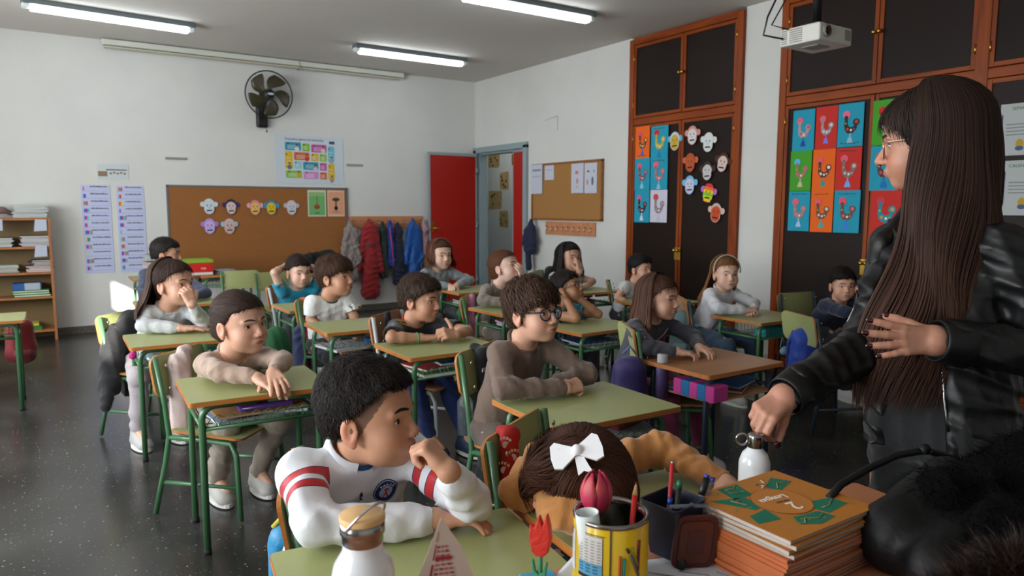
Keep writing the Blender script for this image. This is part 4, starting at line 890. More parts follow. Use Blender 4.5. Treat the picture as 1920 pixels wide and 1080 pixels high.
# projector on its ceiling mount
pj = empty('projector', (3.33, 2.246, 2.13), math.radians(0), 'white projector hanging from the ceiling on a black mount', 'projector'); PWH = M('projector_white', '#cfcdc4', .45)
MB().box((0, 0, -.045), (.27, .22, .085), PWH).build('body', pj, .008); lens = MB().cyl((-.085, -.112, -.04), .030, .02, M('ring_grey', '#8a8a84', .4), 24, (0, 1, 0)).cyl((-.085, -.122, -.04), .021, .006, M('lens_black', '#08080c', .05), 24, (0, 1, 0)).build('lens', pj)
MB().box((.095, -.111, -.04), (.05, .003, .05), M('grille', '#8c8a80', .6)).build('front_grille', pj)
for (y0, w) in ((.02, .07), (.085, .03)):
    b = MB(); 
    for i in range(7): b.box((-.136, y0, -.075+i*.010), (.003, w, .005), M('grille', '#8c8a80', .6))
    b.build('vent', pj)
MB().box((.0, .0, -.088), (.10, .09, .006), M('grille', '#8c8a80', .6)).build('bottom_hatch', pj)
MB().tube([(0, 0, .0), (0, 0, .705)], .022, BK, 12).box((0, 0, .012), (.13, .10, .014), BK).box((0, 0, .695), (.12, .12, .012), BK).build('mount_pole', pj); b = MB()
for s_ in (-1, 1): b.box((s_*.05, 0, .006), (.02, .17, .01), BK)
b.build('mount_arms', pj)
MB().tube([(0, .03, .66), (-.10, .09, .30), (-.20, .14, .06), (-.215, .15, -.03), (-.14, .09, -.05)], .005, BK, 6).tube([(.0, .03, .5), (-.05, .09, .25), (-.18, .13, .02), (-.14, .06, -.01)], .004, BK, 6).build('cable', pj)

# coat racks
PINE = wood('rack_wood', '#b5744a', '#c98a60', 0, .5, 6); CHR = M('chrome', '#b8b8bc', .2, metal=1)
def rack(pos, ln, h, ux, lab, nh):
    r = empty('coat_rack', pos, 0, lab, 'coat rack'); u = Vector(ux); n = u.cross(Vector((0, 0, 1)))
    MB().prism(rc(0, 0, ln, h), (0, 0, 0), u, (0, 0, 1), .018, PINE).build('board', r, .003)
    for i in range(nh):
        a = u*(-ln/2+ln*(i+.5)/nh)+n*.018; MB().tube([a+Vector((0, 0, .02)), a+n*.02+Vector((0, 0, .012)), a+n*.035+Vector((0, 0, -.012)), a+n*.028+Vector((0, 0, -.03)), a+n*.012+Vector((0, 0, -.018))], .0035, CHR, 6).ball(a+n*.034+Vector((0, 0, .022)), .006, CHR, 8, 6).tube([a+Vector((0, 0, .012)), a+n*.034+Vector((0, 0, .022))], .003, CHR, 6).build('hook', r)
rack((3.59, YB, 1.06), .98, .14, (1, 0, 0), 'wooden coat rack full of coats left of the red door', 9); rack((XR, 6.13, 1.012), .86, .145, (0, -1, 0), 'wooden coat rack with empty hooks under the small cork board', 9)
# small cork board on the right wall
c = empty('cork_board', (XR, 6.21, 1.415), 0, 'small wood framed cork board on the right wall', 'board'); MB().box((-.012, 0, 0), (.014, 1.19, .60), cork('#a67740', '#966a36', 'cork_light')).build('cork_sheet', c)
WF = wood('frame_wood', '#7a4a24', '#94602f', 0, .5, 8)
for (y, z, w, h) in ((0, .305, 1.24, .022), (0, -.305, 1.24, .022), (.608, 0, .024, .61), (-.608, 0, .024, .61)): MB().box((-.014, y, z), (.028, w, h), WF).build('frame_strip', c)
UR = (0, -1, 0)
def rsheet(pos, w, h, lab, pr, col='#bfc2d0'):
    p = sheet('paper', pos, w, h, UR, col, lab, 'paper', .0012); flat(p, 'print', pr, UR, .0014)
rsheet((XR-.030, 6.72, 1.56), .22, .33, 'curled paper hanging off the left edge of the small cork board', [(rc(0, .10, .16, .02), '#7c7c8c'), (rc(0, .03, .17, .01), '#a8a0b0')])
rsheet((XR-.024, 6.487, 1.625), .17, .16, 'small square paper on the small cork board', [(rc(0, .03, .12, .008), '#9a9cac')])
rsheet((XR-.024, 5.99, 1.548), .205, .31, 'paper with red figures on the small cork board', [(circ(-.01, .06, .03, .018), '#c8746a'), (circ(.0, -.03, .02, .03), '#c88a80'), (circ(0, -.09, .03, .01), '#b8a8b0')])
rsheet((XR-.026, 5.77, 1.543), .20, .31, 'rightmost paper with small figures on the small cork board', [(circ(-.04, .07, .02, .01), '#4a4a6a'), (circ(.03, -.03, .018, .045), '#6a6470'), (circ(.05, .07, .008, .012), '#6a5a5a'), (circ(-.05, -.04, .014, .03), '#b08a90')])
tag(MB().prism([(0, 0), (.23, .03), (.23, -.13), (.222, -.13), (.222, .022), (0, -.006)], (XR, 6.60, 2.21), (0, -1, 0), (0, 0, 1), .004, M('faint_trace', '#a9a9a6', .8)).build('wire_trace'), 'faint thin grey wire bent on the right wall above the small cork board', 'wire')
# the sheets on the far cabinet door at the right edge
for (y, z, h, lab, hd_) in ((1.895, 1.70, .30, 'printed sheet with green title behind the teacher', 'SEMANA'), (1.86, 1.36, .32, 'lower printed sheet with green title behind the teacher', 'CALENDARIO')):
    p = sheet('paper', (XR-.030, y, z), .22, h, UR, '#b0b4b4', lab, 'paper'); flat(p, 'print', [(rc(0, h*.10-.02*j, .15, .006), '#7c8080') for j in range(4)]+[(circ(.0, -.085, .02, .03), '#b8942a'), (circ(0, -.11, .022, .014), '#4a5a7a'), (rc(-.098, 0, .006, h*.6), '#2c2c34')], UR, .0014)
    text(p, hd_, .026, (-.0022, 0, h*.40), UR, '#3a7a3a')
# ------------------------------------------------------------------ school furniture
GT = M('green_laminate', '#9da26c', .42, mix=('#969b66', 30, .35)); EDGE = wood('edge_wood', '#a8622a', '#bd7636', 0, .45, 10); GM = M('green_metal', '#3f6b46', .35, coat=.2); BM = M('blue_grey_metal', '#2c3a4a', .35, coat=.2)
BT = wood('brown_laminate', '#9a6a44', '#a5754d', 0, .38, 3); PLY = wood('plywood', '#a87550', '#b98560', 0, .5, 6); WM = M('white_metal', '#b9bcbc', .35); BOLT = M('bolt', '#b9b9b4', .3, metal=1); RUB = M('rubber', '#101010', .8)
def desk(x, y, rz, h, label, top=GT, met=GM, w=.50, dp=.41, shelf='wire', edge=EDGE):
    r = empty('school_desk', (x, y, 0), rz, label, 'desk', 'school desks')
    t = MB(); t.prism(rrect(w, dp, .012, 3), (0, 0, h-.018), (1, 0, 0), (0, 1, 0), .0165, edge); t.prism(rrect(w-.003, dp-.003, .011, 3), (0, 0, h-.0016), (1, 0, 0), (0, 1, 0), .0016, top); t.build('tabletop', r)
    X, Y, zt = w/2-.045, dp/2-.05, h-.030; rr = .045
    for sx in (-1, 1):
        for sy in (-1, 1):
            a = [(sx*X, sy*Y, .012), (sx*X, sy*Y, zt-rr)]+[(sx*(X-rr+rr*math.cos(t)), sy*Y, zt-rr+rr*math.sin(t)) for t in (.4, .8, 1.2, 1.57)]+[(sx*.02, sy*Y, zt)]
            l = MB().tube(a, .0125, met, 10).build('leg', r); MB().cyl((sx*X, sy*Y, .010), .0135, .02, RUB, 10).build('foot_cap', l)
    for sx in (-1, 1): MB().tube([(sx*X, -Y, h-.105), (sx*X, Y, h-.105)], .009, met, 8).build('side_rail', r)
    if shelf == 'wire':
        MB().tube([(-X, -Y, h-.112), (X, -Y, h-.112)], .008, met, 8).build('front_rail', r)
        b = MB()
        for i in range(12): xx = -X+2*X*(i+.5)/12; b.tube([(xx, -Y, h-.112), (xx, Y-.01, h-.112), (xx, Y-.01, h-.06)], .0022, met, 5)
        for yy in (-.08, .05): b.tube([(-X, yy, h-.114), (X, yy, h-.114)], .003, met, 5)
        tag(b.build('wire_tray', r), kind='stuff')
        n = 9; pts = []
        for i in range(n*6+1): u = i/(n*6); a = u*n*2*PI; pts.append((-X+.01+(2*X-.02)*u+.012*math.sin(a*2), -Y-.004, h-.088+.024*math.cos(a)))
        MB().tube(pts, .0022, met, 5).build('looped_wire', r)
    else:
        MB().box((0, .0, h-.125), (2*X+.0, 2*Y+.06, .009), PLY).build('wooden_shelf', r, .003)
    return r
def chair(x, y, ang, label, ply=GT, met=GM, back_z=.655, seat_z=.335, w=.34):
    """ang = direction the sitter faces (degrees)"""
    r = empty('school_chair', (x, y, 0), math.radians(ang+90), label, 'chair', 'school chairs')
    def panel(w_, h_, o, u, v, cur, name):
        b = MB(); n = 8; u = Vector(u); v = Vector(v); nn = u.cross(v); o = Vector(o); out = rrect(w_, h_, .035, 5)
        def P(p, k): return o+u*p[0]+v*p[1]+nn*(k+cur*(p[0]/(w_/2))**2)
        N = len(out); vs = [P(p, .0) for p in out]+[P((p[0]*.6, p[1]*.6), .0) for p in out]+[P((0, 0), 0)]+[P(p, -.009) for p in out]+[P((p[0]*.6, p[1]*.6), -.009) for p in out]+[P((0, 0), -.009)]
        F1 = []; F2 = []; E_ = []
        for i in range(N):
            j = (i+1) % N; F1 += [(i, j, N+j, N+i), (N+i, N+j, 2*N)]; q = 2*N+1; F2 += [(q+j, q+i, q+N+i, q+N+j), (q+N+j, q+N+i, q+2*N)]; E_.append((j, i, q+i, q+j))
        b.add(vs, F1+F2, ply, True); b.add(vs, E_, EDGE); return b.build(name, r)
    panel(w, .31, (0, -.01, seat_z), (1, 0, 0), (0, 1, .06), .012, 'seat')
    bk = panel(w, .165, (0, .178, back_z-.085), (1, 0, 0), (0, .16, 1), -.022, 'backrest')
    for sx in (-1, 1):
        for z in (-.045, .045): MB().ball((sx*(w/2-.028), .172+.16*z-.020, back_z-.085+z), (.008, .004, .008), BOLT, 8, 5).build('bolt', bk)
    X = w/2-.012
    for sx in (-1, 1):
        MB().tube([(sx*(X+.025), .21, .01), (sx*(X+.01), .165, .22), (sx*X, .150, .33), (sx*X, .162, .45), (sx*X, .196, back_z-.01)], .0105, met, 9).build('leg', r)
        MB().tube([(sx*(X+.02), -.165, .01), (sx*(X+.004), -.145, .27), (sx*X, -.120, seat_z-.022), (sx*X, .0, seat_z-.016), (sx*X, .150, seat_z-.012)], .0105, met, 9).build('leg', r)
        MB().tube([(sx*(X+.012), .185, .14), (sx*(X+.012), -.155, .14)], .008, met, 8).build('stretcher', r)
    MB().tube([(-X, -.115, seat_z-.022), (X, -.115, seat_z-.022)], .009, met, 8).build('crossbar', r)
    return r
def blob(name, prims, mat, label, cat, h=.008, fold=.006, seed=3, parent=None, cut=None, ext=None, k=.02, fs=1.):
    """soft draped thing from cones (a, b, ra, rb) and ellipsoids (c, r)"""
    P = np.array([p for q in prims for p in ((q[0], q[1]) if len(q) == 4 else (np.array(q[0])-np.array(q[1]), np.array(q[0])+np.array(q[1])))], float); o = P.mean(0); o[2] = 0
    F = SDF(P.min(0)-.07, P.max(0)+.07, h)
    for q in prims:
        if len(q) == 4: F.cone(*q, k=k)
        else: F.ell(q[0], q[1], k=k)
    F.fold(fold, fs, seed)
    if cut: X, Y, Z = F.ax[0][:, None, None], F.ax[1][None, :, None], F.ax[2][None, None, :]; F.d = np.maximum(F.d, cut(X, Y, Z)+0*X+0*Y+0*Z).astype(np.float32)
    v, q = F.mesh(); ob = np_obj(name, v-o, q, mat, None); ob.location = o
    return tag(ob, label, cat)
ORD = ['lowest', 'second', 'third', 'fourth', 'fifth', 'sixth', 'seventh', 'eighth', 'ninth', 'tenth', 'eleventh', 'twelfth', 'thirteenth', 'fourteenth', 'fifteenth']
def books(x, y, z, n, w, d, th, cols, rz, name, lab, group, jit=.012, seed=0, cat='notebook'):
    r = random.Random(seed); out = []
    lab0 = lab
    for i in range(n):
        lab = (lab0.split(' in the')[0].split(' low in')[0].split(' on top of')[0].split(' lying on')[0])+', %s from the bottom of the %s' % (ORD[i], group); c_ = cols[i % len(cols)]
        rt = empty(name, (x+r.uniform(-jit, jit), y+r.uniform(-jit, jit), z+th*i), rz+r.uniform(-.06, .06), lab, cat, group); c_ = cols[i % len(cols)]
        MB().box((0, 0, th*.12), (w, d, th*.16), paint(c_)).box((0, 0, th*.86), (w, d, th*.16), paint(c_)).box((-w/2+.001, 0, th*.5), (.002, d, th*.9), paint(c_)).build('cover', rt)
        MB().box((.001, 0, th*.49), (w-.006, d-.004, th*.6), M('paper_edge', '#c9c6be', .8)).build('pages', rt); out.append(rt)
    return out

# desks -----------------------------------------------------------
desk(.607, 3.96, -.02, .575, 'green desk under the grey sweatshirt girl by the left wall, pink tag at its corner')
desk(.67, 2.78, -.05, .570, 'green desk the girl in beige reaches across')
desk(1.526, 1.836, -.03, .580, 'green desk with nothing on it before the boy in brown with glasses')
desk(2.52, 2.15, 0, .553, 'brown topped desk with dark blue legs and wooden shelf', BT, BM, shelf='wood')
desk(3.87, 2.905, -.04, .550, 'green desk before the girl in the white sweater, turquoise box below')
desk(2.72, 3.233, .03, .548, 'green desk the boy in turquoise rests his elbows on')
desk(1.60, 3.03, 0, .577, 'green desk of the boy in the black and gold shirt')
desk(1.51, 3.83, -.03, .577, 'green desk of the smiling boy in the white shirt')
desk(2.66, 3.936, .04, .570, 'green desk of the girl in the taupe sweatshirt')
desk(.560, 1.105, -.143, .578, 'nearest green desk, under the arms of the boy in the white jacket')
desk(1.073, 1.038, -.10, .590, 'green desk the girl in mustard lies on')
desk(1.59, 4.78, 0, .573, 'green desk of the boy with hands behind his head')
desk(2.93, 4.95, 0, .585, 'green desk before the red door, of the girl in light grey')
desk(3.60, 4.40, 0, .590, 'green desk of the dark haired girl in white by the right wall')
desk(3.84, 3.78, 0, .552, 'green desk before the narrow cabinet')
desk(-.31, 5.36, -.02, .560, 'green desk at the left edge of the picture with a red bag behind')
desk(.80, 5.36, -.02, .585, 'green desk of the boy in navy behind the grey sweatshirt girl')
desk(.98, 7.35, 0, .59, 'green desk at the back holding the red boxes'); desk(1.55, 7.38, 0, .59, 'green desk at the back behind the empty chair'); desk(2.30, 7.2, .05, .58, 'green desk at the back holding the black bag')
desk(4.52, 2.35, .05, .55, 'green desk hidden behind the teacher')
# bookshelf --------------------------------------------------------
SHW = wood('shelf_wood', '#9a5f34', '#ad7040', 2, .5, 6)
bs_ = empty('bookshelf', (-.44, 7.99, 0), 0, 'brown wooden bookshelf against the back wall at the left edge', 'bookshelf'); Wd = 1.18
for sx, nm in ((-1, 'side_panel'), (1, 'side_panel')): MB().box((sx*(Wd/2-.01), 0, .565), (.022, .27, 1.13), SHW).build(nm, bs_, .002)
MB().box((0, .128, .565), (Wd-.04, .008, 1.12), M('shelf_back', '#77613c', .7)).build('back_panel', bs_)
SZ = (.06, .43, .67, .92, 1.12); SZ = (.09, .40, .625, .86, 1.12)
for z in SZ: MB().box((0, 0, z), (Wd-.042, .265, .02), SHW).build('shelf', bs_, .002)
PA = ['#b9b8b4', '#c8c6c0', '#6a6e80', '#a8a8b0', '#8890a0', '#d0ccc4', '#5a5048']
books(.0, 7.97, 1.132, 9, .26, .20, .013, ['#9fb0b4', '#b8c4c6', '#8ea4ac', '#c2c8c8'], .05, 'folder', 'pale blue folder', 'folder pile on top of the bookshelf', seed=1, cat='folder')
books(.03, 7.97, .872, 7, .24, .20, .014, ['#a8a4ac', '#c8c8d4', '#5c5a68', '#b8bcd0'], .04, 'notebook', 'notebook', 'right notebook pile on the second shelf', seed=2)
books(-.25, 7.97, .872, 7, .22, .20, .012, ['#8a9a94', '#a8b0a8', '#4a4a4c', '#b0b8b0'], -.04, 'notebook', 'greenish notebook', 'left notebook pile on the second shelf', seed=3)
books(.05, 7.97, .637, 4, .20, .20, .014, ['#b8542a', '#b8b0b8', '#c8602c', '#8a6a7a'], 0, 'notebook', 'notebook', 'orange and grey notebook pile on the third shelf', seed=4)
books(.06, 7.97, .694, 4, .16, .19, .013, ['#5a5450', '#8a8088', '#4a4444'], .1, 'notebook', 'dark notebook', 'dark notebook pile on the third shelf', seed=5)
books(-.25, 7.97, .637, 5, .24, .20, .014, ['#8a9080', '#b0b8a8', '#a09a90'], .12, 'notebook', 'pale notebook', 'left notebook pile on the third shelf', seed=6)
books(-.02, 7.98, .412, 3, .28, .20, .020, ['#3a9a3a', '#2a8a34', '#3a9a3a'], 0, 'folder', 'green folder', 'green folder pile on the lower shelf', seed=7, cat='folder')
tag(MB().box((-.06, 7.96, .505), (.22, .18, .06), paint('#2c5a9a')).box((-.02, 7.90, .505), (.12, .07, .064), paint('#a8b0b8')).build('box', None, .004), 'blue and white flat box on the green folders', 'box')
tag(MB().box((-.10, 7.98, .118), (.26, .2, .036), paint('#2d7a34')).box((-.10, 7.98, .150), (.22, .18, .02), paint('#c8b83a')).build('tray'), 'green tray on the lowest shelf', 'tray')
for (x, z, rz_, lab) in ((.07, 1.065, .15, 'white paper label hanging over the top shelf edge'), (.06, .83, -.1, 'white paper label hanging over the second shelf edge'), (-.26, 1.07, .2, 'narrow white paper hanging at the left of the top shelf')):
    tag(MB().prism([(-.05, -.055), (.05, -.05), (.052, .05), (-.035, .055)], (x, 7.847, z), (1, 0, .1*rz_), (0, 0, 1), .002, paint('#b4bac8')).build('paper_label'), lab, 'label')
tag(blob('cloth_scrap', [((-.32, 7.97, 1.17), (-.20, 7.95, 1.20), .03, .025), ((-.2, 7.95, 1.2), (-.12, 7.98, 1.16), .025, .02), ((-.3, 7.98, 1.23), (-.22, 8, 1.21), .02, .02)], M('mauve_cloth', '#6a5450', .9), '', ''), 'crumpled mauve cloth lying on top of the bookshelf', 'cloth')
# boxes and papers on the back desks
def carton(x, y, z, w, d, h, body, lid, rz, lab, writing=None):
    r = empty('cardboard_box', (x, y, z), rz, lab, 'box'); MB().box((0, 0, h/2), (w, d, h), body).build('carton', r, .003); MB().box((0, 0, h+.006), (w+.012, d+.012, .03), lid).build('lid', r, .003); MB().box((0, -d/2-.001, .02), (w*.98, .002, .025), paint('#d0ccc8')).build('white_band', r); 
    MB().box((0, -d/2-.002, h*.55), (w*.88, .003, h*.45), paint('#c8180f')).build('red_band', r)
    if writing: text(r, writing, .035, (w*.22, -d/2-.0045, h*.55), (1, 0, 0), '#e8e0dc')
carton(.98, 7.32, .592, .27, .26, .12, paint('#c8b8b4'), paint('#b8aaa8'), 0, 'red and white box behind the boy in navy'); carton(1.26, 7.33, .592, .30, .26, .13, paint('#c4241a'), paint('#86a82c'), 0, 'red box with green lid at the back', 'ros')
tag(MB().box((.95, 7.33, .775), (.20, .2, .05), paint('#a8aca8')).build('paper_pile', None, .004), 'grey paper pile on the red and white box', 'paper pile')
books(1.53, 7.36, .592, 4, .18, .14, .010, ['#9aa0b0', '#b8bcc8', '#7a7a84'], .3, 'notebook', 'notebook', 'small notebook pile beside the red box', seed=8)
tag(blob('bag', [((2.18, 7.1, .66), (2.50, 7.12, .70), .09, .11), ((2.1, 7.08, .70), (2.3, 7.05, .74), .03, .05)], M('black_fabric', '#0c0c0f', .85), '', ''), 'black bag lying on the back desk behind the boy with raised arms', 'bag')
# empty chairs
chair(1.57, 6.72, -95, 'empty green chair with its back to the large cork board, left of two'); chair(1.83, 6.42, -80, 'empty green chair half hidden behind the boy with raised arms')
chair(-.50, 5.75, -85, 'wooden backed chair at the left edge behind the desk', PLY, M('black_metal', '#15161a', .4)); chair(4.42, 2.86, -100, 'chair of the boy in the navy tracksuit', GT, BM)
# ------------------------------------------------------------------ the pupils
def kid(label, chair_label, hp, yaw, byaw=-85, hip=None, ply=GT, met=GM, cb=None, ca=-40, cz=.66, **k):
    b = math.radians(byaw); hx = hip if hip else (hp[0]-math.cos(b)*.15, hp[1]-math.sin(b)*.15); k.setdefault('bs', .93)
    r, i = person(label, hp, yaw, byaw=byaw, seat=(hx[0], hx[1], .405), **k)
    if chair_label:
        c_ = math.radians(ca); bx, by_ = cb if cb else (hx[0]-math.cos(b)*.15, hx[1]-math.sin(b)*.15); i['chair'] = chair(bx+math.cos(c_)*.18, by_+math.sin(c_)*.18, ca, chair_label, ply, met, cz)
    return r, i
BOY = [(-.09, -.10), (-.06, -.055), (-.03, -.022), (0, .004), (.02, .020), (.045, .050), (.056, .078), (.064, .12), (.12, .14)]
FRN = [(-.09, -.10), (-.06, -.055), (-.03, -.020), (0, .006), (.02, .018), (.030, .045), (.040, .085), (.046, .12), (.12, .14)]
GRL = [(-.10, -.06), (-.06, -.03), (-.03, -.014), (0, .002), (.03, .026), (.05, .046), (.068, .078), (.080, .14), (.12, .14)]
D1, D2, D3, D4 = '#1a1310', '#281b15', '#35231a', '#4a2c17'
def H_short(col=D1, **k): d = dict(col=col, t=.007, top=.017, line=BOY, n=2400, len=.020, lift=.009, w=.0011, mess=.40, temple=.014, jag=.007, wave=.0022, fade=.5, fadez=-.028, nape=-.03); d.update(k); return d
def H_fringe(col=D3, **k): d = dict(col=col, t=.009, top=.020, line=FRN, n=2400, len=.034, lift=.009, w=.0012, mess=.20, wave=.0022, fadez=-.04, fade=.4, sweep=(.2, .3, 0), jag=.010); d.update(k); return d
def H_tied(col=D3, **k): d = dict(col=col, t=.006, top=.009, line=GRL, n=1500, len=.05, lift=.0018, w=.0009, mess=.05, temple=.010, jag=.004, dir=-1, cutz=-.06); d['from'] = (0, -.13, .01); d.update(k); return d
def H_long(col=D3, drop=.20, **k):
    d = dict(col=col, t=.010, top=.012, line=GRL, n=900, len=.05, lift=.002, w=.0012, mess=.06, temple=.012, ears=False, cutz=-.07, long=dict(n=520, phi=(62, 180), side=.5, drop=drop, thick=.20, wavy=.006, w=.0034, flare=.03)); d['from'] = (0, .01, .14); 
    if 'long' in k: d['long'].update(k.pop('long'))
    d.update(k); return d
def twoarms(Re, Rw, Le, Lw, R=None, L=None): a = dict(R=dict(el=Re, wr=Rw), L=dict(el=Le, wr=Lw)); a['R'].update(R or {}); a['L'].update(L or {}); return a
fist = dict(curl=(1.1, 1.3, .7), thumb=(.4, .75, -.55)); relaxed = dict(curl=(.25, .4, .3)); flatp = dict(curl=(.08, .12, .1))
# front boy ---------------------------------------------------------
def jacket():
    m = M('white_jacket', '#d4d5da', .55, bump=(25, .3), sheen=.2); nt = m.node_tree; L = nt.links.new; b = nt.nodes['Principled BSDF']; prev = None; base = lin('#d4d5da')
    for s_ in 'RL':
        at = nt.nodes.new('ShaderNodeAttribute'); at.attribute_name = 'arm'+s_; r = nt.nodes.new('ShaderNodeValToRGB'); r.color_ramp.interpolation = 'CONSTANT'; els = r.color_ramp.elements
        o = .20 if s_ == 'R' else .30; st = [(0, '#d4d5da'), (o, '#1c2458'), (o+.012, '#b5141c'), (o+.115, '#1c2458'), (o+.127, '#d4d5da'), (o+.23, '#1c2458'), (o+.242, '#b5141c'), (o+.345, '#1c2458'), (o+.357, '#d4d5da')]
        els[0].color = base; els[1].position = st[1][0]; els[1].color = lin(st[1][1])
        for p, c in st[2:]: e = els.new(p); e.color = lin(c)
        L(at.outputs['Fac'], r.inputs[0])
        if prev is None: prev = r.outputs[0]
        else:
            mx = nt.nodes.new('ShaderNodeMix'); mx.data_type = 'RGBA'; mx.blend_type = 'DARKEN'; mx.inputs[0].default_value = 1; L(prev, mx.inputs[6]); L(r.outputs[0], mx.inputs[7]); prev = mx.outputs[2]
    L(prev, b.inputs['Base Color']); return m
fb, fi = kid('boy in a white jacket with red sleeve bands, nearest the camera, fist at his mouth', 'green chair of the boy in the white jacket', (.557, 1.365, .802), -46, -94, (.56, 1.58), cb=(.495, 1.63), ca=-22, cz=.635,
  pitch=3, hs=1.02, bs=.98, shs=.126, nb_off=(-.005, .055, -.078), top='#d4d5da', topmat=jacket(), collar=False, pants='#1c1e2a', skin='tan', chub=1.14, gaze=12, seed=4, loose=1.05, neckr=.056,
  hair=H_short(D1, n=8000, top=.020, t=.006, len=.015, w=.0006, mess=.30, lift=.0045, rough=.65, nape=-.035, fade=.75, line=[(-.09, -.10), (-.06, -.060), (-.03, -.030), (0, -.004), (.02, .012), (.045, .036), (.060, .056), (.072, .080), (.080, .13), (.12, .14)]),
  arms=twoarms((.420, 1.300, .628), (.640, 1.235, .613), (.712, 1.215, .636), (.632, 1.160, .738), dict(d=(.9, -.3, -.08), n=(.1, .1, 1), **relaxed), dict(d=(-.34, .55, .60), n=(.55, -.65, .45), curls=[(1.2, 1.4, .7)]*4, thumb=(.35, .8, -.5))))
def on_surface(ob, o, pts, dirv, off=.002, far=.07, miss=False):
    bv = BVHTree.FromObject(ob, bpy.context.evaluated_depsgraph_get()); inv = ob.matrix_world.inverted(); out = []; dirv = Vector(dirv)
    for p in pts:
        h = bv.ray_cast(inv @ (Vector(p)+dirv*far), -dirv)
        out.append((h[0]+dirv*off) if h[0] is not None else (None if miss else inv @ Vector(p)))
    return out
def child(r, n): return [c for c in r.children if c.name.split('.')[0] == n][0]
bpy.context.view_layer.update()
def decal(r, top, o, u, w, items, name, off0=.0015):
    """flat print following the garment: items = [(kind, args, colour)]"""
    u = Vector(u).normalized(); w = Vector(w).normalized(); n = u.cross(w).normalized(); w = n.cross(u); mb = MB(); tl = child(r, top)
    for i, (poly, c_) in enumerate(items):
        cx = sum(p[0] for p in poly)/len(poly); cy = sum(p[1] for p in poly)/len(poly); rings = [1, .66, .33]; pts = []
        for k in rings: pts += [Vector(o)+u*(cx+(x-cx)*k)+w*(cy+(y-cy)*k) for x, y in poly]
        pts.append(Vector(o)+u*cx+w*cy); P = on_surface(tl, o, pts, n, off0+.0005*i); N = len(poly); fs = []
        for k in range(2): fs += [(k*N+j, k*N+(j+1) % N, (k+1)*N+(j+1) % N, (k+1)*N+j) for j in range(N)]
        fs += [(2*N+j, 2*N+(j+1) % N, 3*N) for j in range(N)]; mb.add(P, fs, paint(c_), True)
    ob = mb.build(name, r); return tag(ob, kind='stuff')
bf, br, NB, up_, fw = fi['bf'], fi['br'], fi['NB'], fi['upv'], fi['fwd']
co = NB+fw*.085-up_*.070-br*.052
TW = [(-.006, .010), (-.002, .010), (-.002, -.002), (-.009, -.016), (-.005, -.016), (0, -.006), (.005, -.016), (.009, -.016), (.002, -.002), (.002, .010), (.006, .010), (0, .014)]
decal(fb, 'top', co, -br, up_, [(circ(0, 0, .029, n=28), '#16265c'), (circ(0, 0, .0268, n=28), '#c8ccd8'), (circ(0, 0, .0255, n=28), '#16265c'), (circ(0, -.001, .0155, n=22), '#9ab4d8'), ([(x*.9, y*.9-.001) for x, y in TW], '#c81e2a')]+
      [], 'club_crest')
_n = (-br); _w = Vector(up_); _pc = on_surface(child(fb, 'top'), fi['O'], [co], np.cross(-br, up_), .004)[0]
for i, ch_ in enumerate('PARIS'):
    a_ = math.radians(128-19*i); uu_ = Vector(-br)*math.sin(a_)-_w*math.cos(a_); ww_ = _w*math.sin(a_)+Vector(-br)*math.cos(a_)
    text(fb, ch_, .0105, _pc+Vector(-br)*.0205*math.cos(a_)+_w*.0205*math.sin(a_), uu_, '#dfe4f0', 'crest_letter', w=ww_)
zb = MB(); zp = [NB+fw*(.13)-up_*(.0+.022*i)+br*.004 for i in range(8)]; P = on_surface(child(fb, 'top'), NB, zp, Vector(fw), .001); zb.tube(P, .0016, M('zip_white', '#9aa0a8', .4), 5).ball(P[3], (.004, .004, .010), BK, 8, 6); zb.build('zip', fb)
# stand-up collar with open front and blue shirt below
cb = MB(); n = 26; vs = []; toL = lambda p: Vector(p-fi['O'])
for i in range(n+1):
    t = math.radians(105+330*i/n); 
    for j, (rr, hh) in enumerate(((.062, -.022), (.060, .005), (.057, .034), (.060, .036), (.065, .004), (.067, -.024))):
        dr = br*math.cos(t)*rr*1.05+nz(np.cross(nz(bf*.45+up_), br))*-1*math.sin(t)*rr*-1; vs.append(toL(NB+dr+nz(bf*.25+up_)*(hh*(1 if j else 1)-.0)))
cb.add(vs, [(i*6+j, i*6+(j+1) % 6, (i+1)*6+(j+1) % 6, (i+1)*6+j) for i in range(n) for j in range(6)], M('jacket_white', '#d0d1d8', .6), True); cb.build('collar', fb)
MB().ball(toL(NB+bf*.030-up_*.028), (.036, .034, .026), M('blue_shirt', '#1c5a9a', .8), 14, 10).build('undershirt', fb)

# girl in mustard, head down ------------------------------------------
gb, gi = kid('girl in mustard sweatshirt with a white bow lying face down on her desk', None, (.905, 1.120, .652), -76, -82, (1.10, 1.47), pitch=-62, roll=0, neckr=.047, hs=1.10, bs=.98, top='#b87c42', pants='#40424a', skin='mid', feats=False, seed=7, fold=.007,
  nb_off=(.040, .120, .012), hair=H_tied('#40251a', n=7500, t=.014, top=.018, w=.0008, len=.07, lift=.003, mess=.10, blobs=[((.055, -.055, .070), (.030, .030, .032)), ((.075, -.030, .055), (.024, .034, .030))], cones=[((.06, -.07, .07), (.085, -.06, .02), .028, .026), ((.085, -.06, .02), (.08, -.03, -.04), .026, .012)], **{'from': (.050, -.060, .085)}),
  arms=twoarms((.825, 1.055, .648), (.985, .955, .622), (1.245, 1.20, .655), (1.260, 1.02, .622), dict(d=(.85, .15, 0), curl=(.2, .2, .2), sh=(.895, 1.215, .69)), dict(d=(-.5, -.8, -.05), curl=(.3, .4, .2))))
bow = MB(); hm_ = gi['head_m']; WB = M('white_bow', '#e6e6ea', .6)
BU, BW_ = (-.62, .10, .78), (-.39, -.91, -.20)
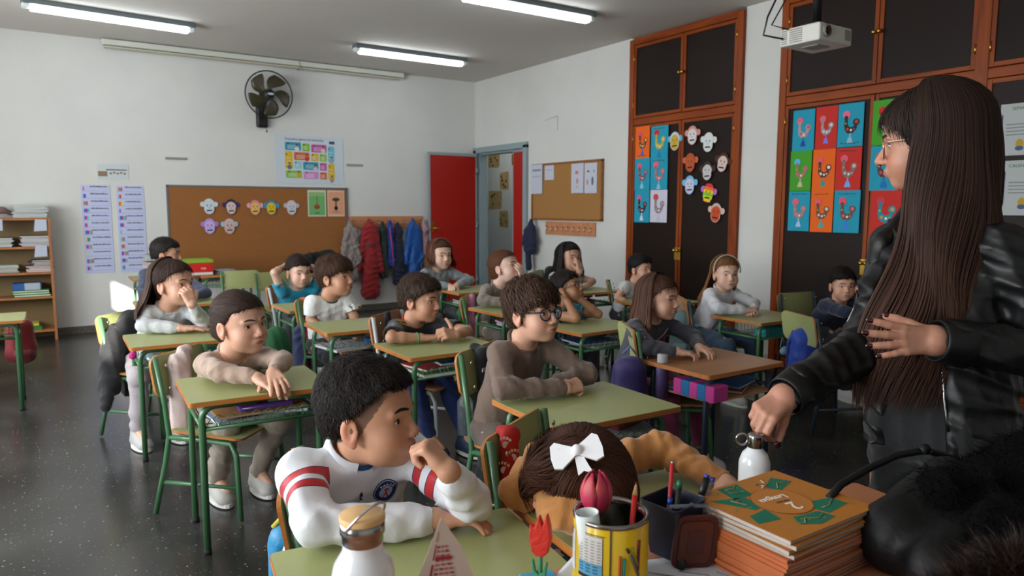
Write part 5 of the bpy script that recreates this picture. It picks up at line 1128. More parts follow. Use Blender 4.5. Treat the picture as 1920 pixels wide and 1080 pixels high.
for s_ in (-1, 1): bow.prism([(0, -.006), (s_*.012, -.014), (s_*.030, -.026), (s_*.044, -.022), (s_*.046, -.004), (s_*.043, .018), (s_*.034, .024), (s_*.014, .013), (0, .006)][::s_], (.075, -.068, .105), BU, BW_, .006, WB)
bow.prism([(-.004, 0), (.008, 0), (.016, -.03), (.022, -.046), (.006, -.036), (-.006, -.042)], (.074, -.067, .103), BU, BW_, .003, WB); bow.ball((.078, -.071, .110), (.010, .010, .010), WB); gi['putmb'](bow, 'hair_bow')
chair(1.117, 1.32, -60, 'green chair with a red jacket over its back, of the girl in mustard', back_z=.69)
# the others ------------------------------------------------------------
kid('girl in beige sweatshirt, hair tied back, hands crossed over the desk edge', 'chair of the girl in beige with a white jacket on it', (.659, 2.905, .777), -62, -80, (.62, 3.14), cb=(.50, 3.20), ca=-45, cz=.65, pitch=0, roll=3, hs=1.13, top='#a48a7b', pants='#9a8c7c', skin='mid', chub=1.12, gaze=12, seed=2, smile=-1,
  hair=H_tied('#33241d', n=3200, blobs=[((0, -.105, -.035), (.024, .024, .03))]), shoes='#b4b0aa',
  arms=twoarms((.545, 2.76, .632), (.655, 2.655, .615), (.790, 2.79, .638), (.715, 2.665, .625), dict(d=(.42, -.75, -.22), n=(.1, -.2, 1), curl=(.15, .35, .35), spread=.10), dict(d=(-.05, -.9, -.18), n=(-.1, -.1, 1), curl=(.15, .3, .3), spread=.12)),
  legs=dict(R=[(.565, 3.13, .40), (.60, 2.95, .36), (.595, 3.13, .09)], L=[(.68, 3.13, .40), (.81, 2.95, .36), (.765, 3.13, .09)], fd=(.1, -1, 0)))
kid('girl in light grey sweatshirt with long dark hair, hand over her mouth', 'chair with a black coat over it at the left aisle', (.609, 4.137, .825), -50, -80, (.54, 4.36), cb=(.40, 4.47), ca=-45, pitch=2, hs=1.12, top='#bcbec0', pants='#a39a9c', skin='mid', gaze=10, seed=3, hair=H_long('#33231c', .20, long=dict(phi=(110, 180), side=.5, shift=(.03, -.02, 0), n=650), n=1800, ears=True, line=GRL),
  arms=twoarms((.455, 4.12, .625), (.615, 4.04, .607), (.735, 4.06, .625), (.665, 3.955, .735), dict(d=(1, -.25, -.05), **flatp), dict(d=(-.25, .35, .9), n=(.3, -.9, .2), curl=(.7, 1.1, .6))), 
  legs=dict(R=[(.44, 4.34, .40), (.41, 4.04, .36), (.40, 4.06, .09)], L=[(.56, 4.34, .4), (.60, 4.05, .36), (.58, 4.10, .09)]), shoes='#a9a8a4')
kid('boy in navy hooded sweater mostly hidden behind the girl in light grey', 'chair of the boy in navy', (.804, 5.709, .889), -25, -80, (.79, 5.87), hs=1.02, top='#26304c', pants='#20222a', skin='tan', seed=5, vox=1.9, hair=H_short(D1, n=900), arms=twoarms((.62, 5.50, .63), (.70, 5.36, .62), (1.00, 5.40, .63), (.90, 5.30, .62)))
kid('boy in turquoise T-shirt leaning back with both hands behind his head', 'chair with a white frame of the boy with hands behind his head', (1.618, 5.25, .756), -83, -90, (1.61, 5.40), cb=(1.50, 5.46), ca=-25, pitch=-4, met=WM, ply=PLY, hs=1.08, top='#1489a6', sleeve='short', collar=True, pants='#2a2c30', skin='fair', seed=6, vox=1.9, hair=H_short(D2, n=900, fade=.3),
  arms=twoarms((1.44, 5.24, .765), (1.555, 5.36, .80), (1.79, 5.20, .765), (1.70, 5.36, .80), dict(d=(.8, .2, .1), n=(0, 1, .2), sh=(1.50, 5.27, .62)), dict(d=(-.8, .2, .1), n=(0, 1, .2), sh=(1.74, 5.27, .62))))
kid('smiling boy in white football shirt with brown fringe', 'green chair with a blue and red backpack on it', (1.489, 4.12, .817), -52, -85, (1.48, 4.27), cb=(1.46, 4.43), ca=-50, cz=.68, pitch=4, hs=1.10, top='#e0e1e1', sleeve='mid', collar='#3a3e4a', pants='#17181c', skin='tan', gaze=8, seed=8, vox=1.4, smile=1.5, hair=H_fringe('#402a1c'),
  arms=twoarms((1.345, 4.16, .575), (1.43, 3.98, .45), (1.60, 4.12, .575), (1.55, 3.97, .45), relaxed, relaxed))
kk, ki = kid('boy in black football shirt with red collar and gold shoulder marks', 'plywood backed chair with a white frame of the boy in black', (1.628, 3.275, .765), -58, -82, (1.62, 3.44), cb=(1.55, 3.47), ca=-52, cz=.69, ply=PLY, met=WM, pitch=-3, hs=1.09, top='#15161b', sleeve='mid', collar='#9a1c1a', pants='#15275c', skin='tan', gaze=-2, seed=9, vox=1.2, hair=H_fringe('#38271c', top=.018, mess=.35, jag=.006, sweep=(0, .1, .1), line=BOY, fade=.4, len=.02), shoes='#20304c',
  arms=twoarms((1.400, 3.130, .618), (1.545, 3.105, .607), (1.800, 3.100, .618), (1.700, 3.035, .615), dict(d=(1, -.15, -.03), **flatp), dict(d=(-.8, -.1, .2), n=(-.1, -.7, .6), curl=(.9, 1.2, .6), thumb=(1, .1, .1))),
  legs=dict(R=[(1.55, 3.50, .40), (1.56, 3.20, .36), (1.60, 3.12, .09)], L=[(1.66, 3.50, .40), (1.72, 3.20, .36), (1.76, 3.05, .09)]))
MB().tube([Vector((1.525, 3.11, .607))+Vector((.0, .024*math.cos(t), .024*math.sin(t)))-Vector(ki['O']) for t in np.linspace(0, 2*PI, 17)[:-1]], .004, M('green_band', '#3f8a5a', .6), 6, closed=True).build('wristband', kk)
bpy.context.view_layer.update()
for sd in (-1, 1):
    o_ = ki['NB']+ki['br']*sd*.078+ki['bf']*.02; wd_ = nz(ki['br']*sd*.2+np.array([0, 0, 1])); u_ = nz(ki['br']-wd_*np.dot(ki['br'], wd_)); v_ = np.cross(wd_, u_)
    decal(kk, 'top', o_, u_, v_, [(rc(0, .018-.018*j, .050, .009), '#b08a3a') for j in range(3)], 'gold_stripes', .003)
rg_, ri = kid('girl in light grey sweatshirt with wavy brown hair and headband before the red door', 'chair of the girl before the red door', (2.70, 5.07, .853), -88, -88, (2.70, 5.24), hs=1.08, top='#8e949a', pants='#3a3c44', skin='fair', seed=10, vox=1.9, hair=H_long('#4c3020', .13, long=dict(wavy=.012, flare=.03, n=420)),
  arms=twoarms((2.55, 5.10, .640), (2.735, 4.99, .618), (2.98, 5.08, .640), (2.80, 4.985, .618), fist, fist))
kid('girl in taupe sweatshirt with reddish hair, hand spread over her cheek', 'green chair with a pink coat over it', (2.705, 4.14, .821), -62, -82, (2.66, 4.32), cb=(2.54, 4.32), ca=-45, cz=.63, pitch=14, hs=1.08, top='#81766c', pants='#7a7068', skin='pale', seed=11, vox=1.5, hair=H_tied('#5a3520', blobs=[((0, -.10, -.03), (.02, .022, .03))]),
  arms=twoarms((2.48, 4.06, .625), (2.60, 3.96, .607), (2.80, 4.02, .620), (2.765, 4.00, .735), dict(d=(1, -.2, 0), **flatp), dict(d=(-.1, .25, 1), n=(.35, -.9, .1), curl=(.15, .3, .3), spread=.12)))
kid('girl with long straight dark hair in a white T-shirt by the right wall', 'green chair with a black coat over it by the right wall', (3.57, 4.52, .827), -92, -88, (3.56, 4.68), cb=(3.44, 4.74), ca=-50, cz=.73, pitch=6, hs=1.08, top='#c8c8cc', sleeve='short', pants='#2a2c34', skin='mid', seed=12, vox=1.9, hair=H_long('#1a1211', .19),
  arms=twoarms((3.47, 4.42, .645), (3.575, 4.385, .735), (3.76, 4.45, .645), (3.63, 4.37, .620), dict(d=(.05, .25, 1), n=(.2, -.9, .2), **fist), dict(d=(-1, -.1, 0), **flatp)))
kid('boy in turquoise T-shirt with glasses, chin propped on both fists', 'chair of the boy in turquoise with glasses', (2.72, 3.46, .738), -60, -82, (2.70, 3.66), pitch=20, hs=.98, top='#157f92', sleeve='short', pants='#1c1e26', skin='dark', seed=13, vox=1.3, hair=H_short('#1c1310', n=1300, fade=.65), glasses=dict(col='#20242c', size=.019, r=.0016, metal=.3),
  arms=twoarms((2.64, 3.27, .588), (2.66, 3.375, .672), (2.87, 3.34, .588), (2.765, 3.385, .680), dict(d=(.1, .35, .5), n=(0, -.8, -.4), curl=(1.2, 1.3, .6)), dict(d=(-.25, .3, .5), n=(0, -.8, -.4), curl=(1.2, 1.3, .6))))
kid('boy in brown sweatshirt with round dark blue glasses, arms crossed on the desk', 'green chair with a black coat over its back', (1.470, 2.068, .860), -75, -84, (1.45, 2.25), cb=(1.45, 2.36), ca=-60, cz=.70, pitch=5, hs=1.02, top='#6a564a', pants='#574a42', skin='mid', gaze=6, seed=14, hair=H_fringe('#402c20', n=3200, top=.021), glasses=dict(col='#1a2640', size=.0225, r=.0026),
  arms=twoarms((1.290, 1.975, .632), (1.505, 1.915, .618), (1.655, 1.985, .632), (1.480, 1.965, .622), dict(d=(1, .05, .05), n=(0, -.55, .8), curl=(.9, 1.1, .6)), dict(d=(-1, .05, 0), n=(0, 0, 1), **relaxed)))
wt_, wi = kid('boy in white T-shirt with an orange triangle on the sleeve, before the narrow cabinet', 'chair of the boy before the narrow cabinet', (3.86, 4.01, .766), -80, -88, (3.85, 4.17), pitch=3, hs=.96, top='#c4c6c6', sleeve='short', collar='#30343a', pants='#22242c', skin='mid', seed=15, vox=1.9, hair=H_short('#120e0d', n=900, fade=.7, top=.024, t=.006), smile=1,
  arms=twoarms((3.68, 4.06, .56), (3.74, 3.92, .48), (4.0, 4.06, .56), (3.95, 3.92, .48)))
dg, di = kid('girl in dark grey sweatshirt with long brown hair and pendant, hands on the brown desk', 'green chair with a purple backpack on it', (2.477, 2.44, .802), -72, -84, (2.46, 2.58), cb=(2.34, 2.47), ca=-30, cz=.69, pitch=0, hs=.97, top='#3d3d47', pants='#6a1c3a', skin='mid', gaze=8, seed=16, vox=1.15, hair=H_long('#442c20', .19, n=1600, long=dict(n=700, phi=(80, 180))), shoes='#c8c0c4', smile=1,
  arms=twoarms((2.300, 2.34, .612), (2.400, 2.245, .590), (2.640, 2.35, .612), (2.560, 2.255, .590), dict(d=(.75, -.6, -.1), curl=(.4, .8, .5)), dict(d=(-.1, -1, -.1), curl=(.4, .9, .5))))
bpy.context.view_layer.update()
o_ = di['NB']+di['fwd']*.09-di['upv']*.115
decal(dg, 'top', o_, -di['br'], di['upv'], [(circ(.045, .030, .020, .018, 12), '#8a1c26'), (circ(.035, -.002, .020, .026, 12), '#8c8c94'), (circ(.04, -.03, .012, .010, 8), '#a8a8b0')], 'shirt_print', .003)
MB().tube([Vector(di['NB']-di['O'])+Vector(di['fwd'])*(.060+.022*abs(math.cos(t))**.3)+Vector(di['br'])*.048*math.sin(t*2-PI/2)*1-Vector(di['upv'])*(.10*math.sin(t)) for t in np.linspace(.15, PI-.15, 15)], .0018, M('silver', '#b8b8bc', .3, metal=1), 5).build('necklace', dg)
lg_, li = kid('girl in white sweater with long light brown hair and a hairband, hands clasped', 'wooden backed chair of the girl in the white sweater', (3.777, 3.125, .804), -118, -92, (3.76, 3.27), cb=(3.62, 3.32), ca=-35, cz=.65, ply=PLY, met=BM, hs=1.0, top='#cccdd2', pants='#2c4258', skin='fair', chub=1.1, seed=17, vox=1.5, hair=H_long('#74502e', .24, long=dict(n=600, phi=(100, 180), shift=(.04, -.02, 0))), shoes='#b0aeaa', smile=-.5,
  arms=twoarms((3.605, 3.04, .605), (3.770, 2.945, .588), (3.965, 3.04, .605), (3.855, 2.950, .588), dict(d=(.9, -.3, 0), **fist), dict(d=(-.9, -.3, 0), **fist)))
kid('boy in navy and white tracksuit top with hand on his mouth, beside the teacher', None, (4.452, 2.72, .725), -128, -100, (4.49, 2.88), hs=.98, top='#141d38', pants='#1a1c24', skin='mid', seed=18, vox=1.6, hair=H_short('#16100e', n=900, fade=.4, top=.026),
  arms=twoarms((4.30, 2.60, .58), (4.42, 2.50, .56), (4.60, 2.62, .58), (4.50, 2.60, .66), relaxed, dict(d=(-.1, .2, .8), n=(.2, -.9, .2), **fist)))

for inf, hx_ in ((li, '#b8b0a0'), (ri, '#8a4a50')):
    inf['putmb'](MB().tube([(.090*math.sin(a), .022-.01*math.cos(a), .030+.100*math.cos(a)) for a in np.linspace(-1.75, 1.75, 19)], .0045, M('band_'+hx_, hx_, .5), 8), 'hairband')
bpy.context.view_layer.update()
e_ = np.array((3.68, 4.06, .56)); s_0 = wi['SH']['R']; m_0 = s_0+(e_-s_0)*.30; n_0 = nz(np.array((-.70, -.72, .1))); u_0 = nz(np.cross((0, 0, 1), n_0)); w_0 = np.cross(n_0, u_0)
decal(wt_, 'top', m_0+n_0*.03, u_0, w_0, [([(-.026, -.022), (.026, -.022), (0, .030)], '#c4401c')], 'sleeve_triangle', .003)
# ------------------------------------------------------------------ the teacher
LEA = M('black_leather', '#0a0a0b', .45, bump=(9, .3), spec=.38); TH = '#20120c'
tr, ti = person('woman with long brown hair, glasses and black leather jacket, hand on a white bottle', (1.815, .905, 1.395), 112, -8, 0, hs=1.09, bs=1.28, byaw=176, seat=(1.80, .83, .70), adult=True, top='#0e0e10', topmat=LEA, collar=False, pants='#0b0b0d',
  skin='#b8836c', chub=.92, gaze=-4, seed=21, vox=.9, fold=.008, loose=1.10, shs=.088, nb_off=(.035, -.01, -.190), neckr=.066, openf=(.0, .060, .088, '#17171b'), topz=.03, shz=-.045,
  glasses=dict(col='#c8b090', metal=1, size=.026, r=.0018),
  hair=dict(col=TH, t=.013, top=.015, line=[(-.10, -.03), (-.06, .0), (-.03, .020), (0, .036), (.03, .052), (.05, .068), (.066, .092), (.12, .14)], n=3000, len=.06, lift=.002, w=.0010, mess=.05, ears=False, cutz=-.10, rough=.42,
    long=dict(n=6500, phi=(76, 178), side=.5, drop=.66, thick=.26, wavy=.021, w=.0013, flare=.085, cap=.30, shift=(0, .055, 0), thmax=92, tips=2.6), **{'from': (0, .01, .14)}),
  arms=dict(R=dict(sh=(1.835, .975, 1.120), el=(1.665, .940, .915), wr=(1.352, .948, .822), d=(-.93, -.02, -.30), n=(-.30, -.35, .92), curls=[(.95, .95, .5), (1.0, 1.0, .5), (1.05, 1.0, .5), (1.1, 1.0, .5)], thumb=(.30, .62, -.72), tb=.10, spread=.03, hs=.98, r=(.036, .031, .023)),
            L=dict(sh=(1.83, .745, 1.150), el=(1.85, .600, .915), wr=(1.578, .752, .958), d=(-.90, .36, .04), n=(-.42, -.88, .12), curls=[(.12, .18, .12), (.10, .15, .1), (.12, .2, .1), (.15, .2, .15)], spread=.14, thumb=(.45, .6, -.65), hs=.98, r=(.036, .031, .024))),
  legs=dict(R=[(1.80, .91, .70), (1.80, .92, .40), (1.81, .92, .09)], L=[(1.80, .74, .70), (1.82, .73, .40), (1.84, .73, .09)]), shoes='#141416')
O_ = Vector(ti['O']); NAIL = M('burgundy_nail', '#2e050c', .15, coat=.6)
for s_ in 'RL':
    for (p, dd, nn, r_) in ti['hands'][s_]['tips']:
        d_, a_, b_ = Vector(dd), Vector(np.cross(dd, nn)), Vector(nn); Rm = Matrix((a_, d_, b_)).transposed()
        MB().ball(Vector(p)-O_+d_*r_*.15+b_*r_*.52, (r_*.72, r_*1.05, r_*.38), NAIL, 12, 8, Rm).build('nail', tr)
NB, bf, br, up_, fw = ti['NB'], ti['bf'], ti['br'], ti['upv'], ti['fwd']; T_ = lambda p: Vector(np.asarray(p))-O_
GOLD = M('gold', '#d8b060', .2, metal=1); mb = MB().ball((-.080, -.004, -.042), (.009,)*3, GOLD); ti['putmb'](mb, 'earring')
# lapels, zips, cuffs of the jacket
bpy.context.view_layer.update()
for sd in (-1, 1):
    F = SDF(NB-.35, NB+.3, .006); a = NB+br*sd*.085-bf*.02+np.array([0, 0, .020]); b_ = NB+br*sd*.090+bf*.065-np.array([0, 0, .055]); c_ = NB+br*sd*.085+bf*.125-np.array([0, 0, .20])
    F.cone(a, b_, .018, .024, k=.02); F.cone(b_, c_, .026, .012, k=.02); F.cone(NB-bf*.085+np.array([0, 0, .012]), a, .020, .020, k=.02); F.fold(.003, 1, 5); v, q = F.mesh(); np_obj('jacket_collar', v-ti['O'], q, LEA, tr)
    zz = [NB+br*(.030+sd*(.092+.026*i/12))+fw*(.15)-up_*(.16+.036*i) for i in range(13)]
    P = [p for p in on_surface(child(tr, 'top'), NB, zz, Vector(fw), .003, .15, True) if p is not None][1:-1]; MB().tube(P, .0030, CHR, 6).build('zip', tr)
for s_, a in (('R', (1.665, .940, .915, 1.352, .948, .822)), ('L', (1.85, .600, .915, 1.578, .752, .958))):
    e, w = np.array(a[:3]), np.array(a[3:]); d_ = nz(w-e); u_ = nz(np.cross(d_, (0, 0, 1))); v_ = np.cross(u_, d_)
    cf = MB(); ring = lambda t, r_: [T_(w-d_*t+u_*r_*math.cos(x)+v_*r_*math.sin(x)) for x in [2*PI*i/28 for i in range(28)]]
    prof = [(.075, .044), (.070, .052), (.012, .046), (.004, .045), (.004, .041), (.03, .038)]; vs = []
    for t, r_ in prof: vs += ring(t, r_)
    cf.add(vs, [(i*28+j, i*28+(j+1) % 28, (i+1)*28+(j+1) % 28, (i+1)*28+j) for i in range(len(prof)-1) for j in range(28)], LEA, True); cf.build('jacket_cuff', tr)

# ------------------------------------------------------------------ teacher's desk and what stands on it
TD = wood('desk_salmon', '#b06f4c', '#b97a56', 0, .4, 2); t = empty('teacher_desk', (.62, .50, 0), -.075, "teacher's salmon wood desk in the front right foreground", 'desk')
MB().prism(rrect(1.36, .62, .01, 3), (0, 0, .676), (1, 0, 0), (0, 1, 0), .024, TD).build('desktop', t, .002)
for sx in (-1, 1):
    for sy in (-1, 1): MB().box((sx*.64, sy*.27, .338), (.04, .04, .676), M('grey_leg', '#4a4e52', .4)).build('leg', t, .003)
MB().box((0, .26, .55), (1.24, .015, .24), TD).build('front_panel', t)
WB_ = M('white_enamel', '#e2e4e8', .22, coat=.5)
# bottle held by the teacher
b = empty('water_bottle', (1.250, .940, .591), 0, 'white metal water bottle under the fingers of the teacher, steel cap with ring', 'bottle')
MB().lathe([(.001, 0), (.028, 0), (.0325, .004), (.0325, .105), (.0315, .112), (.026, .128), (.0165, .138), (.015, .146), (.001, .146)], WB_, seg=40).build('bottle_body', b)
MB().lathe([(.0165, .142), (.0170, .143), (.0170, .166), (.0155, .170), (.001, .171)], M('brushed_steel', '#9a9a98', .22, metal=1), seg=36).build('cap', b)
vv = Vector((-.80, .60, 0)); MB().tube([Vector((0, 0, .158))+vv*(.028+.012*math.cos(x))+Vector((0, 0, .012*math.sin(x))) for x in np.linspace(0, 2*PI, 21)[:-1]], .0024, CHR, 6, closed=True).build('ring_handle', b)
uu = Vector((.8, -.6, 0)); nn = Vector((-.8, -.6, 0)).normalized()
text(b, 'Lonestar', .0145, tuple(nn*.0333+Vector((0, 0, .048))), (nn.y*-1, nn.x, 0), '#16202e')
# bottle with bamboo lid
b = empty('water_bottle', (.303, .768, .706), 0, 'white bottle with bamboo lid and wire handle at the front left', 'bottle'); BAM = wood('bamboo', '#c99a62', '#dcb47c', 0, .5, 12)
MB().lathe([(.001, 0), (.034, 0), (.037, .004), (.037, .098), (.034, .112), (.0265, .124), (.0235, .130), (.0235, .140)], WB_, seg=40).build('bottle_body', b)
MB().lathe([(.0235, .138), (.0240, .140), (.0240, .149), (.0262, .151), (.0262, .166), (.001, .166)], M('brushed_steel', '#9a9a98', .22, metal=1), seg=40).build('steel_ring', b)
MB().lathe([(.0268, .165), (.0268, .171), (.0255, .1725), (.001, .1725)], BAM, seg=40).build('lid', b)
u = Vector((.93, .36, 0)); w_ = Vector((.25, -.55, .8)).normalized(); MB().tube([Vector((0, 0, .158))+u*.0268*1.02*math.cos(x)+w_*.040*math.sin(x) for x in np.linspace(0, PI, 19)], .0017, CHR, 7).build('wire_handle', b)
pr = MB(); 
for (th, z, s, c_) in ((-62, .085, .008, '#2c5a68'), (-50, .070, .007, '#3a7a4a'), (-58, .058, .010, '#7a9a3a'), (-44, .050, .009, '#5a8a3a'), (-52, .038, .010, '#a03a78'), (-40, .062, .006, '#2c5a68')):
    a_ = math.radians(th); n_ = Vector((math.cos(a_), math.sin(a_), 0)); pr.prism([(s*math.cos(x)*.55, s*1.3*math.sin(x)) for x in np.linspace(0, 2*PI, 13)[:-1]], n_*.0372+Vector((0, 0, z)), (-n_.y, n_.x, 0), (.2*-n_.y, .2*n_.x, 1), .0006, paint(c_))
tag(pr.build('leaf_print', b), kind='stuff')
# leaflet standing beside it
lf = empty('leaflet', (.40, .72, .700), 0, 'standing leaflet with maroon print beside the bamboo lidded bottle', 'leaflet')
A, B_, C_ = Vector((-.012, .012, .166)), Vector((-.085, .018, .0)), Vector((.016, -.016, .0)); n_ = (B_-A).cross(C_-A).normalized(); D_ = A+(C_-A)*.5+(C_-B_)*.22
def bar(p, q, w1, w2, c_, off): return (p, q, w1, w2, c_, off)
mb = MB(); poly = [A, B_, C_, A+(C_-A)*.74+(C_-B_)*.15, D_, A+(C_-A)*.22+(C_-B_)*.15]; k_ = len(poly); vs = [p+n_*.0006 for p in poly]+[p-n_*.0006 for p in poly]
mb.add(vs, [tuple(range(k_)), tuple(range(k_, 2*k_))[::-1]]+[(i, k_+i, k_+(i+1) % k_, (i+1) % k_) for i in range(k_)], paint('#b9a89c')); mb.build('sheet', lf)
if n_.y > 0: n_ = -n_
e1 = (A-B_).normalized(); e2 = (e1.cross(n_)).normalized(); e2 = e2 if e2.dot(C_-B_) > 0 else -e2; mb = MB(); MR = paint('#8a1626')
def pbox(s, t_, ls, lt, m, off=.001): p = B_+e1*s+e2*t_+n_*off; mb.add([p, p+e1*ls, p+e1*ls+e2*lt, p+e2*lt], [(0, 1, 2, 3)], m)
def BP(s_, u_, off=.0014): return A+(B_-A)*s_*(1-u_)+(C_-A)*s_*u_+n_*off
def bq(s0, s1, u0, u1, m, off=.0014): mb.add([BP(s0, u0, off), BP(s1, u0, off), BP(s1, u1, off), BP(s0, u1, off)], [(0, 1, 2, 3)], m)
for a, b in ((.10, .17), (.19, .30), (.33, .50)): bq(a, b, .30, .36, MR)
i = 0; s_ = .20
while s_ < .98:
    nn_ = 2+int(s_*6)
    for k in range(nn_): bq(s_, s_+.016, .42+.62*k/nn_, .42+.62*(k+.7)/nn_, paint('#a8545a' if (i+k) % 3 else '#8a3038'))
    i += 1; s_ += .032
for a, b in ((.28, .30), (.45, .47), (.62, .64)): bq(a, b, .40, 1.05, MR, .0017)
bq(.52, 1.0, .03, .36, MR, .0016); tag(mb.build('maroon_print', lf), kind='stuff')
text(lf, 'UDE', .024, BP(.78, .20, .0024), e1, '#e0d4cc', w=tuple(n_.cross(e1)))
# wooden tulip on a blue base
tu = empty('wooden_tulip', (.578, .790, .700), -.3, 'small red wooden tulip with green stem on a light blue base', 'ornament'); RW = M('red_painted_wood', '#c42a1a', .5, bump=(120, .2)); GW = M('green_painted_wood', '#3f8a62', .55)
MB().box((0, 0, .003), (.050, .042, .006), M('blue_painted_wood', '#2f9ac4', .5)).build('base', tu, .001)
TP = [(-.013, .0), (-.017, .022), (-.016, .040), (-.008, .036), (-.002, .056), (.004, .040), (.010, .060), (.015, .042), (.017, .022), (.012, .002), (.004, -.006), (-.006, -.006)]
MB().prism(TP, (.004, .004, .046), (.75, -.66, 0), (0, .0, 1), .010, RW).build('flower', tu, .002); MB().box((0, 0, .026), (.006, .006, .044), GW, Matrix.Rotation(.5, 3, 'Z')).build('stem', tu, .001)
for s_ in (-1, 1): MB().prism([(0, 0), (s_*.010, .006), (s_*.013, .026), (s_*.009, .026), (s_*.006, .011), (0, .006)][::s_], (0, 0, .008), (.75, -.66, 0), (0, 0, 1), .005, GW).build('leaf', tu, .001)
# yellow tin
cn = empty('yellow_tin', (.668, .742, .700), 0, 'large yellow tin used as pencil pot on the teacher desk', 'tin'); YEL = M('yellow_tin_paint', '#dcb80e', .28, coat=.4); R0 = .0535
MB().lathe([(.001, .001), (R0, .001), (R0+.0015, .003), (R0+.0015, .006), (R0, .008), (R0, .099), (R0-.0006, .1)], YEL, seg=56).build('tin_body', cn)
MB().lathe([(R0+.0008, .098), (R0+.0014, .101), (R0, .104), (R0-.004, .1035), (R0-.007, .100), (R0-.0075, .096), (R0-.004, .09), (R0-.003, .004), (.001, .003)], M('tin_metal', '#8e8c88', .22, metal=1), seg=56).build('rim', cn)
def wrap(ang, z, w, h, m, off=.0006, n=8, parent=cn, nm='print', mbx=None):
    b = mbx or MB(); vs = []; a0 = math.radians(ang)
    for i in range(n+1):
        x = a0+(i/n-.5)*w/R0
        for zz in (z-h/2, z+h/2): vs.append(((R0+off)*math.cos(x), (R0+off)*math.sin(x), zz))
    b.add(vs, [(2*i, 2*i+2, 2*i+3, 2*i+1) for i in range(n)], m, True)
    return b
va = math.degrees(math.atan2(-.742, -.668)); g_ = MB(); PW_ = paint('#cfcfc8')
for (a, z, w, h, c_, o) in ((va-32, .055, .040, .062, '#2a2620', .0005), (va-32, .056, .038, .059, '#d0cfca', .0009), (va-32, .037, .038, .020, '#5aa8cc', .0012), (va-32, .0255, .040, .005, '#1c1a18', .0013), (va-78, .052, .024, .060, '#d0cec6', .0007), (va-32, .088, .046, .0012, '#3a3520', .0008), (va+.5, .05, .0025, .098, '#4a4638', .0010),
                    (va-80, .078, .010, .010, '#55504a', .0012), (va-38, .010, .012, .014, '#d8a08a', .0012), (va-24, .012, .010, .012, '#a85a30', .0012), (va-9, .012, .016, .010, '#6a6a28', .0012)): wrap(a, z, w, h, paint(c_), o, mbx=g_)
for i in range(9):
    for j in range(4): wrap(va-47+j*10.2, .079-i*.0042, .0055, .0014, paint('#8a8680'), .0015, 2, mbx=g_)
for i in range(3):
    for j in range(3): wrap(va-46+j*12, .043-i*.0045, .0075, .0022, paint('#2c6a8c'), .0018, 2, mbx=g_)
tag(g_.build('printed_label', cn), kind='stuff'); g_ = MB()
for (a, z0, z1, da, c_) in ((va+14, .02, .062, 0, '#b0541a'), (va+20, .018, .058, 1, '#1a8a80'), (va+30, .062, .030, 16, '#5a5a50'), (va+32, .072, .040, 14, '#8a8a20'), (va+46, .08, .036, -2, '#6a2030'), (va+24, .072, .066, 4, '#2a2a20')):
    p0 = Vector(((R0+.001)*math.cos(math.radians(a)), (R0+.001)*math.sin(math.radians(a)), z0)); p1 = Vector(((R0+.001)*math.cos(math.radians(a+da)), (R0+.001)*math.sin(math.radians(a+da)), z1)); g_.tube([p0, p1], .0022, paint(c_), 6)
tag(g_.build('printed_pencils', cn), kind='stuff')
f_ = empty('artificial_tulip', (.650, .765, .72), 0, 'pink and orange artificial tulip standing in the yellow tin', 'flower')
PT = M('petal', '#a80c4c', .5, mix=('#d07030', 30, .35)); 
for i in range(6):
    a = 2*PI*i/6+.3; vs = []; N_ = 9
    for j in range(N_):
        u_ = j/(N_-1); rr = .0225*math.sin(PI*(u_*.74+.14))+.001; hw = .95*math.sin(PI*min(1, u_*.86+.10))**.7
        for q in range(5): x = a+(q/4-.5)*hw*1.25; vs.append((rr*(1+.04*(i % 2))*math.cos(x)+.014, rr*(1+.04*(i % 2))*math.sin(x)+.006, .070+.064*u_))
    b = MB().add(vs, [(j*5+q, j*5+q+1, (j+1)*5+q+1, (j+1)*5+q) for j in range(N_-1) for q in range(4)], PT, True); po = b.build('petal', f_); so = po.modifiers.new('solid', 'SOLIDIFY'); so.thickness = .0016
MB().tube([(.03, -.01, -.014), (.022, .0, .03), (.014, .006, .080)], .003, M('stem_green', '#4a7a2a', .6), 8).build('stem', f_)
b = MB().lathe([(.0165, 0), (.0165, .085), (.0158, .085), (.0158, .002)], M('white_paper_roll', '#d4dad8', .6), (0, 0, 0), 28, (-.10, .06, 1)); o = b.build('paper_roll'); o.location = (.634, .740, .726); tag(o, 'white rolled paper tube in the yellow tin', 'paper roll')
def pen(p0, p1, r, parts, lab, name='pen', cat='pen'):
    p0, p1 = Vector(p0), Vector(p1); rt = empty(name, p0, 0, lab, cat); d_ = (p1-p0)
    for (a, b, rr, m, nm) in parts: MB().tube([d_*a, d_*b], [r*x for x in rr] if isinstance(rr, tuple) else r*rr, m, 12).build(nm, rt)
WHP = M('white_plastic', '#cfd2d8', .35); BLP = M('blue_plastic', '#173a9a', .3); RDP = M('red_plastic', '#b01824', .3); GRP = M('green_plastic', '#0f6a44', .35); CLR = M('clear_plastic', '#8a90a0', .15, trans=.6, alpha=.6)
pen((.680, .720, .706), (.724, .750, .832), .0042, [(0, .86, 1, M('red_pencil', '#cc1f16', .4), 'shaft'), (.86, .97, (1, .35), BAM, 'sharpened_wood'), (.96, 1, (.35, .05), M('red_lead', '#b01010', .5), 'lead')], 'red pencil leaning in the yellow tin', 'pencil', 'pencil')
